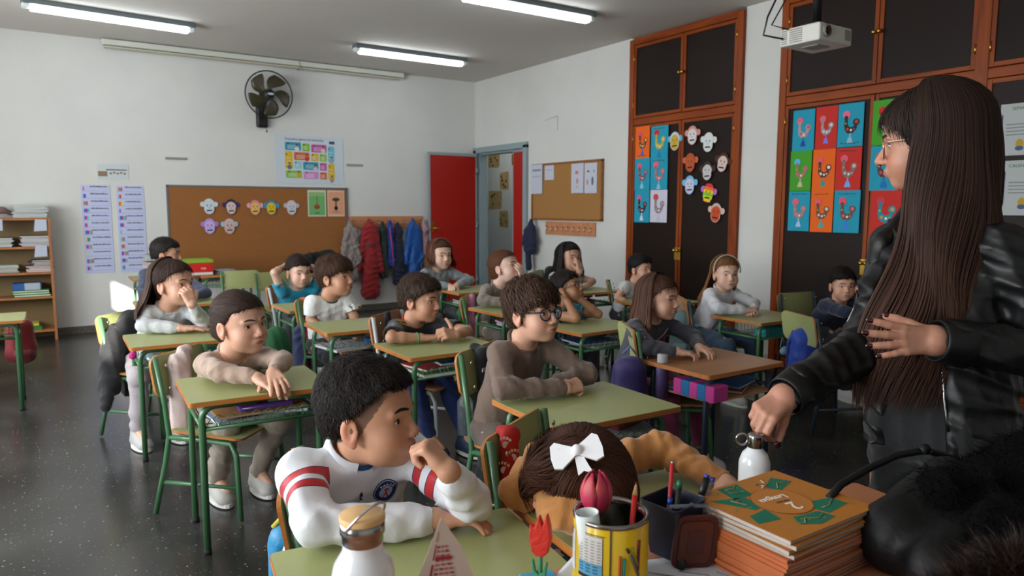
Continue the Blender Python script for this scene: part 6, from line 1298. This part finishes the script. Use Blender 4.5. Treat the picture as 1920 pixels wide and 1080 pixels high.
# blue-black miniature bin as pen pot
bn = empty('miniature_bin', (.790, .738, .700), math.radians(8), 'dark blue miniature wheelie bin with brown lid used as pen pot', 'pen pot'); NV = M('dark_blue_plastic', '#141c30', .38); BRN = M('brown_plastic', '#4a1c10', .35)
vs = []; 
for (z, w, d) in ((.010, .052, .050), (.092, .076, .068), (.0955, .080, .072), (.0955, .074, .066), (.014, .048, .046)):
    vs += [(x, y, z) for x, y in rrect(w, d, .006, 3)]
N_ = 16; MB().add(vs, [(i*N_+j, i*N_+(j+1) % N_, (i+1)*N_+(j+1) % N_, (i+1)*N_+j) for i in range(4) for j in range(N_)]+[tuple(range(N_))[::-1], tuple(4*N_+j for j in range(N_))], NV).build('bin_body', bn, .0008)
L_ = MB(); ld = Matrix.Rotation(math.radians(-60), 3, 'Z'); hu = Vector((.80, -.60, 0)); hc = Vector((-.004, -.042, .044)); hn = Vector((-.60, -.80, .10)).normalized()
L_.prism(rrect(.066, .084, .014, 5), hc, hu, (0.0, -.10, 1), .005, BRN).prism(rrect(.050, .066, .010, 5), hc+hn*.0045, hu, (0.0, -.10, 1), .003, M('brown_plastic_inner', '#55220f', .4)).prism(rrect(.026, .040, .004, 3), hc+hn*.0070, hu, (0, -.10, 1), .0012, BRN)
L_.build('lid', bn, .0012); MB().tube([hc+hu*-.028+Vector((0, .004, .038)), hc+hu*-.028+Vector((.0, .012, .050)), hc+hu*.028+Vector((0, .012, .050)), hc+hu*.028+Vector((0, .004, .038))], .003, CLR, 8).build('hinge_bar', bn)
for (x, y) in ((-.022, -.030), (.030, -.030)): MB().cyl((x, y, .010), .0105, .007, BK, 16, (1, .0, 0)).cyl((x-.0036, y, .010), .004, .002, NV, 10, (1, 0, 0)).build('wheel', bn)
pen((.782, .742, .715), (.812, .762, .842), .0034, [(0, .97, 1, RDP, 'barrel'), (.97, 1, .8, STEEL, 'button')], 'thin red pen with silver tip upright in the bin')
pen((.790, .736, .715), (.808, .742, .818), .0044, [(0, .90, 1, BK, 'barrel'), (.90, 1, .95, GRP, 'end_cap')], 'black pen with green end in the bin')
pen((.772, .735, .715), (.784, .738, .797), .0042, [(0, .88, 1, CLR, 'barrel'), (.88, 1, .9, BLP, 'end_cap')], 'clear pen with blue end in the bin')
pen((.796, .718, .715), (.868, .740, .815), .0058, [(0, .35, .9, BK, 'grip'), (.35, .72, 1.05, WHP, 'barrel'), (.72, .96, .95, BK, 'cap'), (.96, 1, .8, BLP, 'end_button')], 'white marker with black cap and blue button leaning out of the bin', 'marker', 'marker')
pen((.800, .714, .715), (.874, .733, .812), .0040, [(0, .94, 1, CLR, 'barrel'), (.94, 1, .9, BLP, 'end_cap')], 'clear pen with blue end lying against the white marker')
# loose sheets
def loose(x, y, z, w, h, rz, col, lab, curl=0):
    r = empty('paper_sheet', (x, y, z), rz, lab, 'paper'); b = MB(); n = 8; vs = []
    for i in range(n+1):
        for j in range(n+1): u_, v_ = i/n-.5, j/n-.5; vs.append((u_*w, v_*h, .0008+curl*(abs(u_)**3*3+abs(v_)**3*2)*(.6+.4*math.sin(5*u_+3*v_))))
    b.add(vs, [(i*(n+1)+j, (i+1)*(n+1)+j, (i+1)*(n+1)+j+1, i*(n+1)+j+1) for i in range(n) for j in range(n)], paint(col), True); o = b.build('sheet', r); so = o.modifiers.new('s', 'SOLIDIFY'); so.thickness = .0006; so.offset = 1
    b = MB(); rr = random.Random(int(x*1000))
    for k in range(3): p = [Vector((rr.uniform(-w*.4, w*.4), rr.uniform(-h*.4, h*.4), .0028+curl*.2)) for _ in range(4)]; b.tube(p, .0005, paint('#5a5a60'), 4)
    tag(b.build('pencil_lines', r), kind='stuff'); return r
loose(.790, .655, .701, .24, .15, -.35, '#c6c9d4', 'white sheet with pencil lines lying below the miniature bin', .004); loose(.64, .775, .701, .09, .06, .5, '#c6c9d4', 'corner of a white sheet under the yellow tin', .001)
# book stack
ORG = paint('#c2651a'); PG = M('page_edge', '#b9b5ae', .8, bump=(600, .2)); r = random.Random(5); zt = .7005
SW, SD = .208, .182; cx0, cy0, rz0 = .930, .648, -.01
n_b = 15
for i in range(n_b):
    th = .0056 if i < 11 else .0066; top_ = i >= 11
    bk = empty('workbook', (cx0+r.uniform(-.003, .003)-(0 if top_ else .004), cy0+r.uniform(-.002, .002), zt), rz0+(r.uniform(-.02, .02) if not top_ else (.03, -.02, .05, 0)[i-11]), ORD[n_b-1-i].replace('lowest', 'topmost')+' orange workbook from the top of the stack beside the black bag' if i < n_b-1 else 'topmost orange workbook with green drawings and a circle on its cover', 'workbook', 'stack of orange workbooks')
    cv = M('workbook_cover_low', '#c06a3c', .5) if not top_ else M('workbook_cover', '#b8742a', .5, mix=('#ae6a24', 60, .5))
    MB().box((0, 0, .0005), (SW, SD, .0009), cv).box((0, 0, th-.0005), (SW, SD, .0010), cv).box((-SW/2+.0006, 0, th/2), (.0012, SD, th-.001), cv if not top_ else PG).build('cover', bk); MB().box((.0, 0, th/2), (SW-.003, SD-.003, th-.0022), PG).build('pages', bk); zt += th
ZT = th+.0002; G3 = '#0d6a50'; cvp = MB(); DX = Vector((-1, .1, 0)).normalized(); DY_ = Vector((-.1, -1, 0)).normalized()
def cp(poly, c_, off): cvp.prism(poly, (0, 0, ZT+off), DX, DY_, .0003, paint(c_))
S_ = .1
cp([(-.085, .050), (-.030, .062), (-.022, .040), (-.040, .020), (-.078, .024)], G3, 0); cp([(-.080, -.052), (-.030, -.030), (-.022, -.052), (-.060, -.078)], G3, 0); cp([(.012, -.082), (.056, -.080), (.060, -.036), (.020, -.040)], G3, 0)
cp([(.040, -.036), (.098, -.050), (.060, .006), (.040, .0)], G3, 0); cp([(.046, .010), (.085, .018), (.092, .042), (.050, .045)], G3, 0); cp([(-.02, .050), (.030, .048), (.040, .070), (.010, .082), (-.028, .074)], G3, 0)
cp(circ(.0, .0, .0465, n=30), '#5c3a14', .0002); cp(circ(.0, .0, .0455, n=30), '#b8722a', .0004)
r2 = random.Random(3)
for k in range(26):
    x, y = r2.uniform(-.09, .09), r2.uniform(-.08, .08)
    if x*x+y*y > .052**2: cp(circ(x, y, .0022, n=6), '#6a8a4a', .0005)
tag(cvp.build('cover_print', bk), kind='stuff'); lp = MB()
for pts in (((.02, -.078), (.03, -.07), (.045, -.072), (.05, -.058), (.03, -.052)), ((-.075, .03), (-.05, .045), (-.035, .045)), ((-.07, -.05), (-.05, -.055), (-.035, -.04)), ((.055, -.03), (.07, -.035), (.06, -.012)), ((-.02, .06), (.0, .068), (.02, .06), (.03, .07))):
    lp.tube([Vector((0, 0, ZT+.0010))+DX*x+DY_*y for x, y in pts], .0006, paint('#c8a070'), 4)
lp.tube([Vector((0, 0, ZT+.0010))+DX*x+DY_*y for x, y in ((-.035, -.075), (-.030, -.062), (-.012, -.066), (-.020, -.056), (-.030, -.060), (-.012, -.050))], .0009, paint('#d8ccb8'), 4); tag(lp.build('line_drawing', bk), kind='stuff')
text(bk, '2', .036, Vector((0, 0, ZT+.0010))+DX*(-.004)+DY_*.020, DX, '#e4dcd0', w=DY_); text(bk, 'Lengua', .019, Vector((0, 0, ZT+.0010))+DX*.004+DY_*(-.012), DX, '#e4dcd0', w=DY_); text(bk, 'PRIMARIA', .006, Vector((0, 0, ZT+.0010))+DX*.0+DY_*.002, DX, '#3a2a1a', w=DY_)
# black bag and shaggy coat in the foreground --------------------------
BAGL = M('bag_leather', '#060607', .55, bump=(40, .3), spec=.3)
g = empty('handbag', (1.10, .50, .70), 0, 'black leather handbag with strap lying over the workbooks', 'bag'); F = SDF((-.16, -.16, 0), (.20, .16, .20), .006)
F.cone((-.06, .03, .05), (.10, .02, .07), .055, .060, k=.03); F.cone((-.09, -.05, .04), (.10, -.06, .06), .050, .060, k=.03); F.cone((.02, .04, .08), (.10, .04, .115), .03, .03, k=.03); F.fold(.006, .7, 3); v, q = F.mesh(); v[:, 2] = np.maximum(v[:, 2], .001); np_obj('bag_body', v, q, BAGL, g)
MB().tube([(-.092, .118, .088), (-.05, .125, .098), (.02, .12, .112), (.075, .105, .128), (.12, .08, .135), (.16, .05, .12)], .0060, BAGL, 10).build('strap', g); MB().cyl((.115, .082, .137), .009, .014, BAGL, 14, (1, -.4, 0)).ball((.120, .074, .134), .0035, CHR, 8, 6).build('buckle', g)
c_ = blob('shaggy_coat', [((1.13, .50, .79), (1.35, .42, .80), .055, .10), ((1.25, .42, .80), (1.45, .30, .72), .09, .12), ((1.10, .40, .76), (1.30, .25, .74), .08, .10), ((1.02, .38, .76), (1.2, .2, .72), .05, .08), ((1.35, .35, .75), (1.45, .25, .35), .13, .14), ((1.45, .45, .74), (1.50, .35, .3), .09, .12)], M('black_wool', '#030304', .95, bump=(200, .8), spec=.1), 'black shaggy coat heaped at the bottom right corner', 'coat', h=.010, fold=.010, seed=4, cut=lambda X, Y, Z: -np.maximum(X-1.315, Z-.704))
me = c_.data; vv = np.zeros(len(me.vertices)*3, np.float32); me.vertices.foreach_get('co', vv); vv = vv.reshape(-1, 3); qq = np.zeros(len(me.polygons)*4, np.int32); me.loops.foreach_get('vertex_index', qq); nn = vnormals(vv, qq.reshape(-1, 4)); rs = np.random.RandomState(2)
idx = rs.randint(0, len(vv), 26000); P0 = vv[idx]+rs.randn(26000, 3)*.003; N0 = nn[idx]+rs.randn(26000, 3)*.45+np.array([-.3, .0, -.35]); tk = np.linspace(0, 1, 4)[None, :, None]; Pk = P0[:, None]+N0[:, None]*tk*.012+np.array([0, 0, -1])*tk**2*.004
V_, Q_ = ribbons(Pk, np.repeat(rs.randn(26000, 1, 3), 4, 1), np.array([1, .9, .6, .1])*.0006); o = np_obj('wool_pile', V_, Q_, M('wool_fibre', '#040405', .95, spec=.1), c_); o['kind'] = 'stuff'
# brown fur trim of the coat hood, close to the camera
F = SDF(np.array((.62, .05, .74)), np.array((1.02, .42, 1.02)), .007); F.cone((.71, .345, .79), (.80, .27, .842), .032, .045, k=.02); F.cone((.80, .27, .842), (.87, .17, .865), .045, .05, k=.02); v, q = F.mesh(); off = np.array(c_.location)
FUR = M('brown_fur', '#160c07', .9, spec=.1); ft = np_obj('fur_trim', v-off, q, FUR, c_); ft['label'] = 'brown fur trim'; n_ = vnormals(v, q); idx = rs.randint(0, len(v), 16000)
Pk = (v[idx]-off)[:, None]+(n_[idx]+rs.randn(16000, 3)*.35)[:, None]*tk*.026+np.array([.2, .1, -1])*tk**2*.010; V_, Q_ = ribbons(Pk, np.repeat(rs.randn(16000, 1, 3), 4, 1), np.array([1, .9, .6, .1])*.0007)
o = np_obj('fur_hairs', V_, Q_, M('hair', '#2a170e'), ft, col=np.repeat(np.array(lin('#1c0f09')[:3])[None]*rs.uniform(.4, 2.0, (16000, 1)), 12, 0)); o['kind'] = 'stuff'
# ------------------------------------------------------------------ coats, bags and things on the chairs
def CM(n, c, r=.8, b=(40, .3)): return M(n, c, r, bump=b, sheen=.15)
def hung(name, x, z0, z1, w, mat, lab, seed, d=.07, y=None, right=False, sl=True):
    f = (lambda a, b_, c: (a, YB-.10-b_, c)) if not right else (lambda a, b_, c: (XR-.09-b_, a, c)); h = z0-z1; sg = 1 if not right else -1
    pr = [(f(x, 0, z0), f(x, .0, z0-.10), .022, .05), (f(x, 0, z0-.10), f(x-.02, .01, z1+.06), w*.42, w*.60), (f(x+.01, .0, z0-.10), f(x+.03, .02, z1+.07), w*.42, w*.55)]
    if sl: pr += [(f(x-w*.35, .02, z0-.12), f(x-w*.95, .03, z0-h*.62), .045, .036), (f(x+w*.35, .02, z0-.12), f(x+w*.85, .04, z0-h*.66), .045, .036)]
    return blob(name, pr, mat, lab, 'coat', h=.010, fold=.012, seed=seed, k=.035)
hung('coat', 3.09, 1.08, .36, .11, CM('beige_coat', '#857a76'), 'grey beige coat at the left end of the coat rack', 1); hung('coat', 3.33, 1.09, .17, .16, CM('red_coat', '#8c1219'), 'long red padded coat on the coat rack', 2)
hung('coat', 3.50, 1.06, .36, .07, CM('green_coat', '#10231c'), 'very dark green coat right of the red coat', 3, sl=False); hung('coat', 3.60, 1.06, .50, .06, CM('blue_coat', '#14388c'), 'royal blue jacket with coral zip on the coat rack', 4, sl=False)
hung('coat', 3.70, 1.05, .28, .10, CM('navy_coat', '#0c1230'), 'navy blue coat in the middle of the coat rack', 5, sl=False); hung('coat', 3.90, 1.09, .24, .12, M('puffer_blue', '#12509a', .45, bump=(14, .8, (1, 1, 6))), 'bright blue padded coat on the coat rack', 6); hung('coat', 4.06, 1.07, .10, .07, CM('pink_coat', '#a08088'), 'pale pink coat nearest the red door', 7, sl=False)
tag(MB().tube([(3.565, YB-.17, 1.0), (3.585, YB-.185, .75), (3.60, YB-.19, .52)], .006, CM('coral_zip', '#c0304a')).build('zip_tape'), 'coral zip edge of the royal blue jacket', 'zip'); tag(MB().box((3.26, YB-.235, .80), (.06, .006, .035), paint('#4a4448')).build('label_patch'), 'small grey patch on the red coat', 'patch')
hung('coat', 6.74, 1.09, .70, .10, CM('navy_track', '#101838'), 'navy blue jacket hanging on the right wall beside the door frame', 8, right=True); blob('scarf', [((XR-.10, 6.80, .90), (XR-.10, 6.76, .55), .04, .035)], CM('navy_track', '#101838'), 'hanging navy sleeve below the jacket on the right wall', 'sleeve', fold=.006)
BC = CM('black_coat', '#0a0a0c', .85)
blob('coat', [((.43, 4.44, .62), (.34, 4.40, .52), .05, .06), ((.34, 4.40, .52), (.30, 4.30, .28), .07, .055), ((.44, 4.44, .55), (.42, 4.42, .25), .06, .07), ((.30, 4.28, .30), (.27, 4.20, .20), .035, .03)], BC, 'black coat hanging over the chair at the left aisle', 'coat', fold=.009, k=.03)
blob('coat', [((1.40, 2.36, .70), (1.43, 2.30, .69), .014, .014), ((1.405, 2.315, .68), (1.43, 2.32, .45), .022, .03), ((1.43, 2.33, .45), (1.50, 2.38, .22), .035, .06), ((1.47, 2.36, .50), (1.55, 2.42, .2), .05, .07)], BC, 'black coat over the chair of the boy in brown', 'coat', fold=.006, h=.006)
tag(MB().box((1.402, 2.287, .622), (.026, .003, .014), paint('#b8b8b4'), Matrix.Rotation(.5, 3, 'Z')).build('coat_tag'), 'small white tag on the black coat over the chair', 'tag')
RJ = M('red_paw_cloth', '#a8160f', .8, bump=(60, .2)); rj = blob('jacket', [((.935, 1.445, .69), (.945, 1.405, .69), .013, .013), ((.935, 1.412, .685), (.930, 1.400, .52), .022, .028), ((.930, 1.40, .52), (.92, 1.385, .38), .030, .036)], RJ, 'red jacket with cream paw prints over the green chair', 'jacket', fold=.003, h=.006)
bpy.context.view_layer.update(); pw = MB(); dv = Vector((-.55, -.83, 0)).normalized(); ur = Vector((.83, -.55, 0)); bvh = BVHTree.FromObject(rj, bpy.context.evaluated_depsgraph_get()); inv = rj.matrix_world.inverted()
for (a, z) in ((-.008, .655), (.010, .625), (-.012, .595), (.008, .565), (-.006, .530), (.012, .50), (-.012, .47), (.010, .44)):
    for (dx, dz, rr) in ((0, -.006, .009), (-.010, .006, .004), (-.0035, .010, .004), (.0035, .010, .004), (.010, .006, .004)):
        p = Vector((.932, 1.405, z+.02))+ur*(a+dx)+Vector((0, 0, dz)); h_ = bvh.ray_cast(inv @ (p+dv*.2), -dv)
        if h_[0] is not None: pw.prism(circ(0, 0, rr, n=8), h_[0]+dv*.0006, ur, (0, 0, 1), -.0012, paint('#c8b8a0'))
tag(pw.build('paw_print', rj), kind='stuff')
def backpack(x, y, z, w, h, d, rz, mat, m2, lab, seed=0):
    r = empty('backpack', (x, y, z), rz, lab, 'backpack'); F = SDF((-w, -d*1.6, -.02), (w, d*1.6, h*1.25), .009)
    F.cone((0, 0, h*.22), (0, 0, h*.80), min(w, d)*.9, min(w, d)*.75, k=.03); 
    for sx in (-1, 1): F.cone((sx*w*.28, 0, h*.18), (sx*w*.22, 0, h*.80), d*.62, d*.55, k=.04)
    F.fold(.006, .8, seed); v, q = F.mesh(); np_obj('bag_body', v, q, mat, r)
    F = SDF((-w, -d*2, 0), (w, 0, h*.7), .009); F.cone((-w*.2, -d*.75, h*.22), (w*.2, -d*.75, h*.22), d*.42, d*.42, k=.03); F.fold(.004, 1, seed+1); v, q = F.mesh(); np_obj('front_pocket', v, q, m2, r)
    for sx in (-1, 1): MB().tube([(sx*w*.25, d*.6, h*.9), (sx*w*.3, d*1.0, h*.7), (sx*w*.35, d*.8, h*.25)], .012, m2, 8).build('shoulder_strap', r)
    MB().tube([(-.03, 0, h), (0, 0, h+.035), (.03, 0, h)], .006, m2, 8).build('top_handle', r)
backpack(2.22, 2.36, .22, .13, .36, .085, -.9, CM('purple_nylon', '#2a1c5c', .6), CM('lilac_nylon', '#54649c', .6), 'purple and light blue backpack hanging on the chair of the girl in dark grey', 3)
backpack(3.60, 2.40, .20, .15, .38, .09, -.3, CM('blue_nylon', '#123a9c', .55), CM('blue_nylon2', '#0f2f80', .55), 'bright blue backpack hanging on a chair left of the teacher', 4); chair(3.74, 2.33, -25, 'chair with the bright blue backpack, seen behind the arm of the teacher', GT, BM)
backpack(3.56, 3.30, .25, .11, .33, .07, -.9, CM('grey_teal', '#5a7478', .7), CM('grey_teal2', '#6c8488', .7), 'grey green backpack on the chair of the girl in the white sweater', 5)
backpack(-.10, 5.72, .20, .14, .30, .08, .2, CM('red_nylon', '#7c1218', .7), CM('red_nylon2', '#5c0e14', .7), 'dark red bag hanging behind the desk at the left edge', 6)
backpack(.462, 1.655, .33, .06, .15, .04, -.5, CM('cyan_nylon', '#1a7aa8', .5), CM('yellow_nylon', '#b8a820', .5), 'light blue and yellow bag hanging on the nearest chair', 7)
st = empty('backpack', (1.39, 4.37, .12), -.9, 'blue and red striped backpack hanging on the chair of the smiling boy', 'backpack')
F = SDF((-.12, -.10, 0), (.12, .10, .62), .008); F.cone((-.03, -.03, .08), (-.05, -.02, .34), .05, .035, k=.02); F.cone((-.05, -.02, .34), (.02, 0, .52), .025, .02, k=.02); F.cone((.0, -.02, .06), (.0, -.01, .36), .035, .03, k=.02); F.fold(.005, 1, 4); v, q = F.mesh(); np_obj('bag_body', v, q, CM('indigo_nylon', '#26305e', .6), st)
MB().tube([(.03, -.02, .54), (.038, -.035, .40), (.02, -.05, .25), (.03, -.045, .0)], .011, CM('red_strap', '#b81c1c'), 8).build('red_strap', st); MB().box((.01, 0, .545), (.10, .04, .03), CM('orange_cloth', '#c05a1c')).build('orange_top', st, .008)
tag(blob('cloth_bag', [((1.25, 4.55, .42), (1.27, 4.52, .24), .07, .09)], CM('green_cloth', '#0f5a30'), '', ''), 'green cloth bag hanging left of the striped backpack', 'bag'); 
blob('coat', [((2.53, 4.29, .62), (2.50, 4.24, .45), .022, .03), ((2.50, 4.24, .45), (2.52, 4.25, .24), .03, .04)], CM('pink_flower_cloth', '#b8688a'), 'pink coat hanging over the chair of the girl in taupe', 'coat', h=.007)
blob('coat', [((3.50, 4.68, .72), (3.50, 4.66, .45), .05, .07)], BC, 'black coat over the chair of the dark haired girl by the right wall', 'coat')
blob('coat', [((.50, 3.19, .64), (.46, 3.12, .60), .03, .035), ((.47, 3.14, .60), (.47, 3.12, .36), .045, .05)], CM('pale_pink_jacket', '#c0aaa4'), 'pale pink jacket over the chair of the girl in beige', 'coat', h=.007)
blob('strap_cloth', [((1.50, 3.40, .69), (1.52, 3.39, .45), .018, .03)], BC, 'black strap over the plywood chair of the boy in black', 'strap', h=.006, fold=.002)
blob('bag', [((1.95, 4.35, .10), (2.10, 4.45, .14), .10, .09), ((1.95, 4.35, .12), (2.05, 4.4, .40), .08, .06)], BC, 'black bag behind the smiling boy in white', 'bag')
tag(blob('bag', [((1.64, 2.62, .06), (1.72, 2.66, .30), .07, .05)], BC, '', ''), 'black bag on the floor behind the chair of the boy in brown', 'bag')
b = MB().lathe([(.001, 0), (.030, 0), (.030, .13), (.016, .15), (.016, .17), (.001, .17)], M('clear_bottle', '#9aa4a8', .1, trans=.7, alpha=.5), seg=20).build('plastic_bottle'); b.location = (1.36, 2.36, .36); tag(b, 'clear plastic bottle in the pocket of the black coat', 'bottle')
b = MB().lathe([(.001, 0), (.028, 0), (.028, .14), (.022, .155), (.022, .185), (.001, .185)], M('mauve_bottle', '#5a4a78', .4), seg=20).lathe([(.0235, .155), (.0235, .19), (.001, .19)], paint('#b0aeb4'), seg=20).build('drink_bottle'); b.location = (2.30, 2.235, .40); tag(b, 'mauve drink bottle with white lid at the side of the purple backpack', 'bottle')
# contents of the desk trays
def tray(x, y, rz, h, things, who, dz=.111):
    z = h-dz; R_m = Matrix.Rotation(rz, 3, 'Z')
    for (kind, dx, dy, w, d, th, c_, a, lab) in things:
        p = Vector((x, y, z))+R_m @ Vector((dx, dy, 0)); e = empty(kind, p, rz+a, lab+' in the tray of '+who, kind.replace('_', ' '))
        if kind in ('notebook', 'folder'): MB().box((0, 0, .001), (w, d, .002), paint(c_)).box((0, 0, th), (w, d, .002), paint(c_)).build('cover', e); MB().box((0, 0, th/2), (w-.006, d-.006, th-.002), M('paper_edge', '#c9c6be', .8)).build('pages', e)
        else: MB().box((0, 0, th/2), (w, d, th), paint(c_)).build('case_body', e, .010); MB().tube([(-w/2+.01, -d/2-.001, th*.7), (w/2-.01, -d/2-.001, th*.7)], .0015, STEEL, 5).build('zip', e)
        z += th+.002
N, P_, Fo, Bx = 'notebook', 'pencil_case', 'folder', 'box'
tray(.67, 2.78, -.05, .570, [(N, -.02, -.02, .30, .22, .014, '#8a98b0', .15, 'grey blue notebook'), (N, .06, -.03, .26, .22, .012, '#3a8a94', -.2, 'teal edged notebook'), (N, .0, -.05, .32, .22, .006, '#a87848', .08, 'brown notebook'), (P_, .02, -.11, .20, .06, .020, '#6a3a9a', .05, 'flat purple pencil case')], 'the girl in beige')
tray(.607, 3.96, -.02, .575, [(N, .0, -.04, .30, .22, .016, '#7ab0c0', .1, 'light blue notebook'), (N, .04, -.04, .28, .2, .012, '#c8a030', -.1, 'yellow notebook'), (P_, .08, -.07, .18, .06, .035, '#2a7a70', .1, 'dark teal pencil case')], 'the girl in light grey')
tray(1.526, 1.836, -.03, .580, [(N, .05, -.03, .30, .22, .014, '#8a8c98', .2, 'grey notebook'), (N, .10, -.05, .22, .18, .014, '#b8bcc8', -.35, 'white notebook'), (P_, .12, -.07, .16, .06, .03, '#7a2430', .3, 'dark red pencil case')], 'the boy in brown')
tray(1.60, 3.03, 0, .577, [(Fo, .0, -.05, .34, .24, .018, '#1e7a44', .02, 'green folder'), (N, -.04, -.02, .24, .2, .012, '#a82828', .2, 'red notebook'), (N, .08, -.03, .24, .2, .012, '#3a5a8a', -.1, 'blue notebook')], 'the boy in black')
tray(1.51, 3.83, -.03, .577, [(N, -.10, -.06, .24, .24, .012, '#b0b4c0', .2, 'white notebook sticking out'), (P_, .08, -.08, .14, .06, .03, '#1a6aa8', 0, 'blue pencil case')], 'the smiling boy')
tray(2.66, 3.936, .04, .570, [(N, .04, -.04, .30, .22, .016, '#9aa8c8', .1, 'light blue notebook'), (N, .0, -.04, .26, .22, .012, '#a84a80', -.2, 'pink notebook')], 'the girl in taupe')
tray(2.72, 3.233, .03, .548, [(N, .04, -.04, .30, .22, .014, '#a8acb4', .1, 'white notebook'), (N, -.02, -.02, .26, .22, .012, '#1c3a78', -.1, 'blue notebook')], 'the boy in turquoise with glasses')
tray(3.87, 2.905, -.04, .550, [(P_, -.04, -.11, .20, .09, .052, '#1a9a9c', .0, 'turquoise box'), (N, .10, .0, .2, .2, .012, '#8a9a9c', .1, 'grey notebook')], 'the girl in the white sweater', .109)
tray(2.52, 2.15, 0, .553, [(N, .06, -.02, .26, .22, .012, '#8a4a28', .5, 'brown notebook standing slightly open'), (N, .10, -.02, .24, .2, .01, '#1a6ab0', .3, 'bright blue notebook')], 'the brown desk', .119)
e = empty('pencil_case', (2.34, 2.03, .434), -.0, 'pink and blue striped glitter pencil case under the brown desktop', 'pencil case')
for i in range(5): MB().box((0, -.07+.045*i, .034), (.09, .0455, .068), paint('#c03a8c' if i % 2 == 0 else '#1a6aa0')).build('stripe_panel', e, .004)
tray(2.93, 4.95, 0, .585, [(N, .0, -.04, .30, .22, .016, '#a890a8', .1, 'lilac notebook'), (Fo, -.02, -.03, .26, .22, .012, '#1a6a5c', -.1, 'green folder')], 'the girl by the red door')
tray(3.60, 4.40, 0, .590, [(P_, -.04, -.06, .22, .08, .04, '#7a1430', .1, 'crimson pencil case')], 'the dark haired girl by the right wall')
tag(blob('cloth_bag', [((2.86, 4.92, .36), (3.02, 4.92, .30), .10, .12)], CM('bright_green_cloth', '#128a2c'), '', ''), 'bright green bag under the desk before the red door', 'bag')
tag(MB().ball((.362, 3.745, .540), (.018, .016, .018), M('pink_pompom', '#c42a80', .9, bump=(80, .8))).build('pompom'), 'pink pompom tag tied to the corner of the left aisle desk', 'pompom')
mk = empty('face_mask', (4.06, 2.72, .36), 0, 'pale blue face mask hanging by a strap below the turquoise box', 'mask'); MB().ball((-.22, -.02, .0), (.045, .02, .028), M('pale_blue_cloth', '#8ab4c4', .8)).build('cloth', mk); MB().tube([(-.24, 0, .02), (-.225, 0, .08), (-.215, 0, .08), (-.20, 0, .02)], .003, M('pale_blue_cloth', '#8ab4c4', .8), 6).build('strap', mk)
tg = MB().ball((XR-.05, 3.42, .46), (.012, .04, .035), M('sea_green_card', '#3f8a70', .7)).build('ornament'); tag(tg, 'small sea green round ornament hanging on the frame of the large cabinet', 'ornament')

def attach(child_name, want, cat_word):
    for c in [o for o in bpy.data.objects if o.name.split('.')[0] == child_name and o.parent is None]:
        p = [o for o in bpy.data.objects if o.get('label') and cat_word in o['label'] and o is not c][0]; bpy.context.view_layer.update(); c.parent = p; c.matrix_parent_inverse = p.matrix_world.inverted()
        if 'category' in c: del c['category']
attach('zip_tape', 1, 'royal blue jacket with coral'); attach('label_patch', 1, 'long red padded coat'); attach('coat_tag', 1, 'black coat over the chair of the boy in brown')
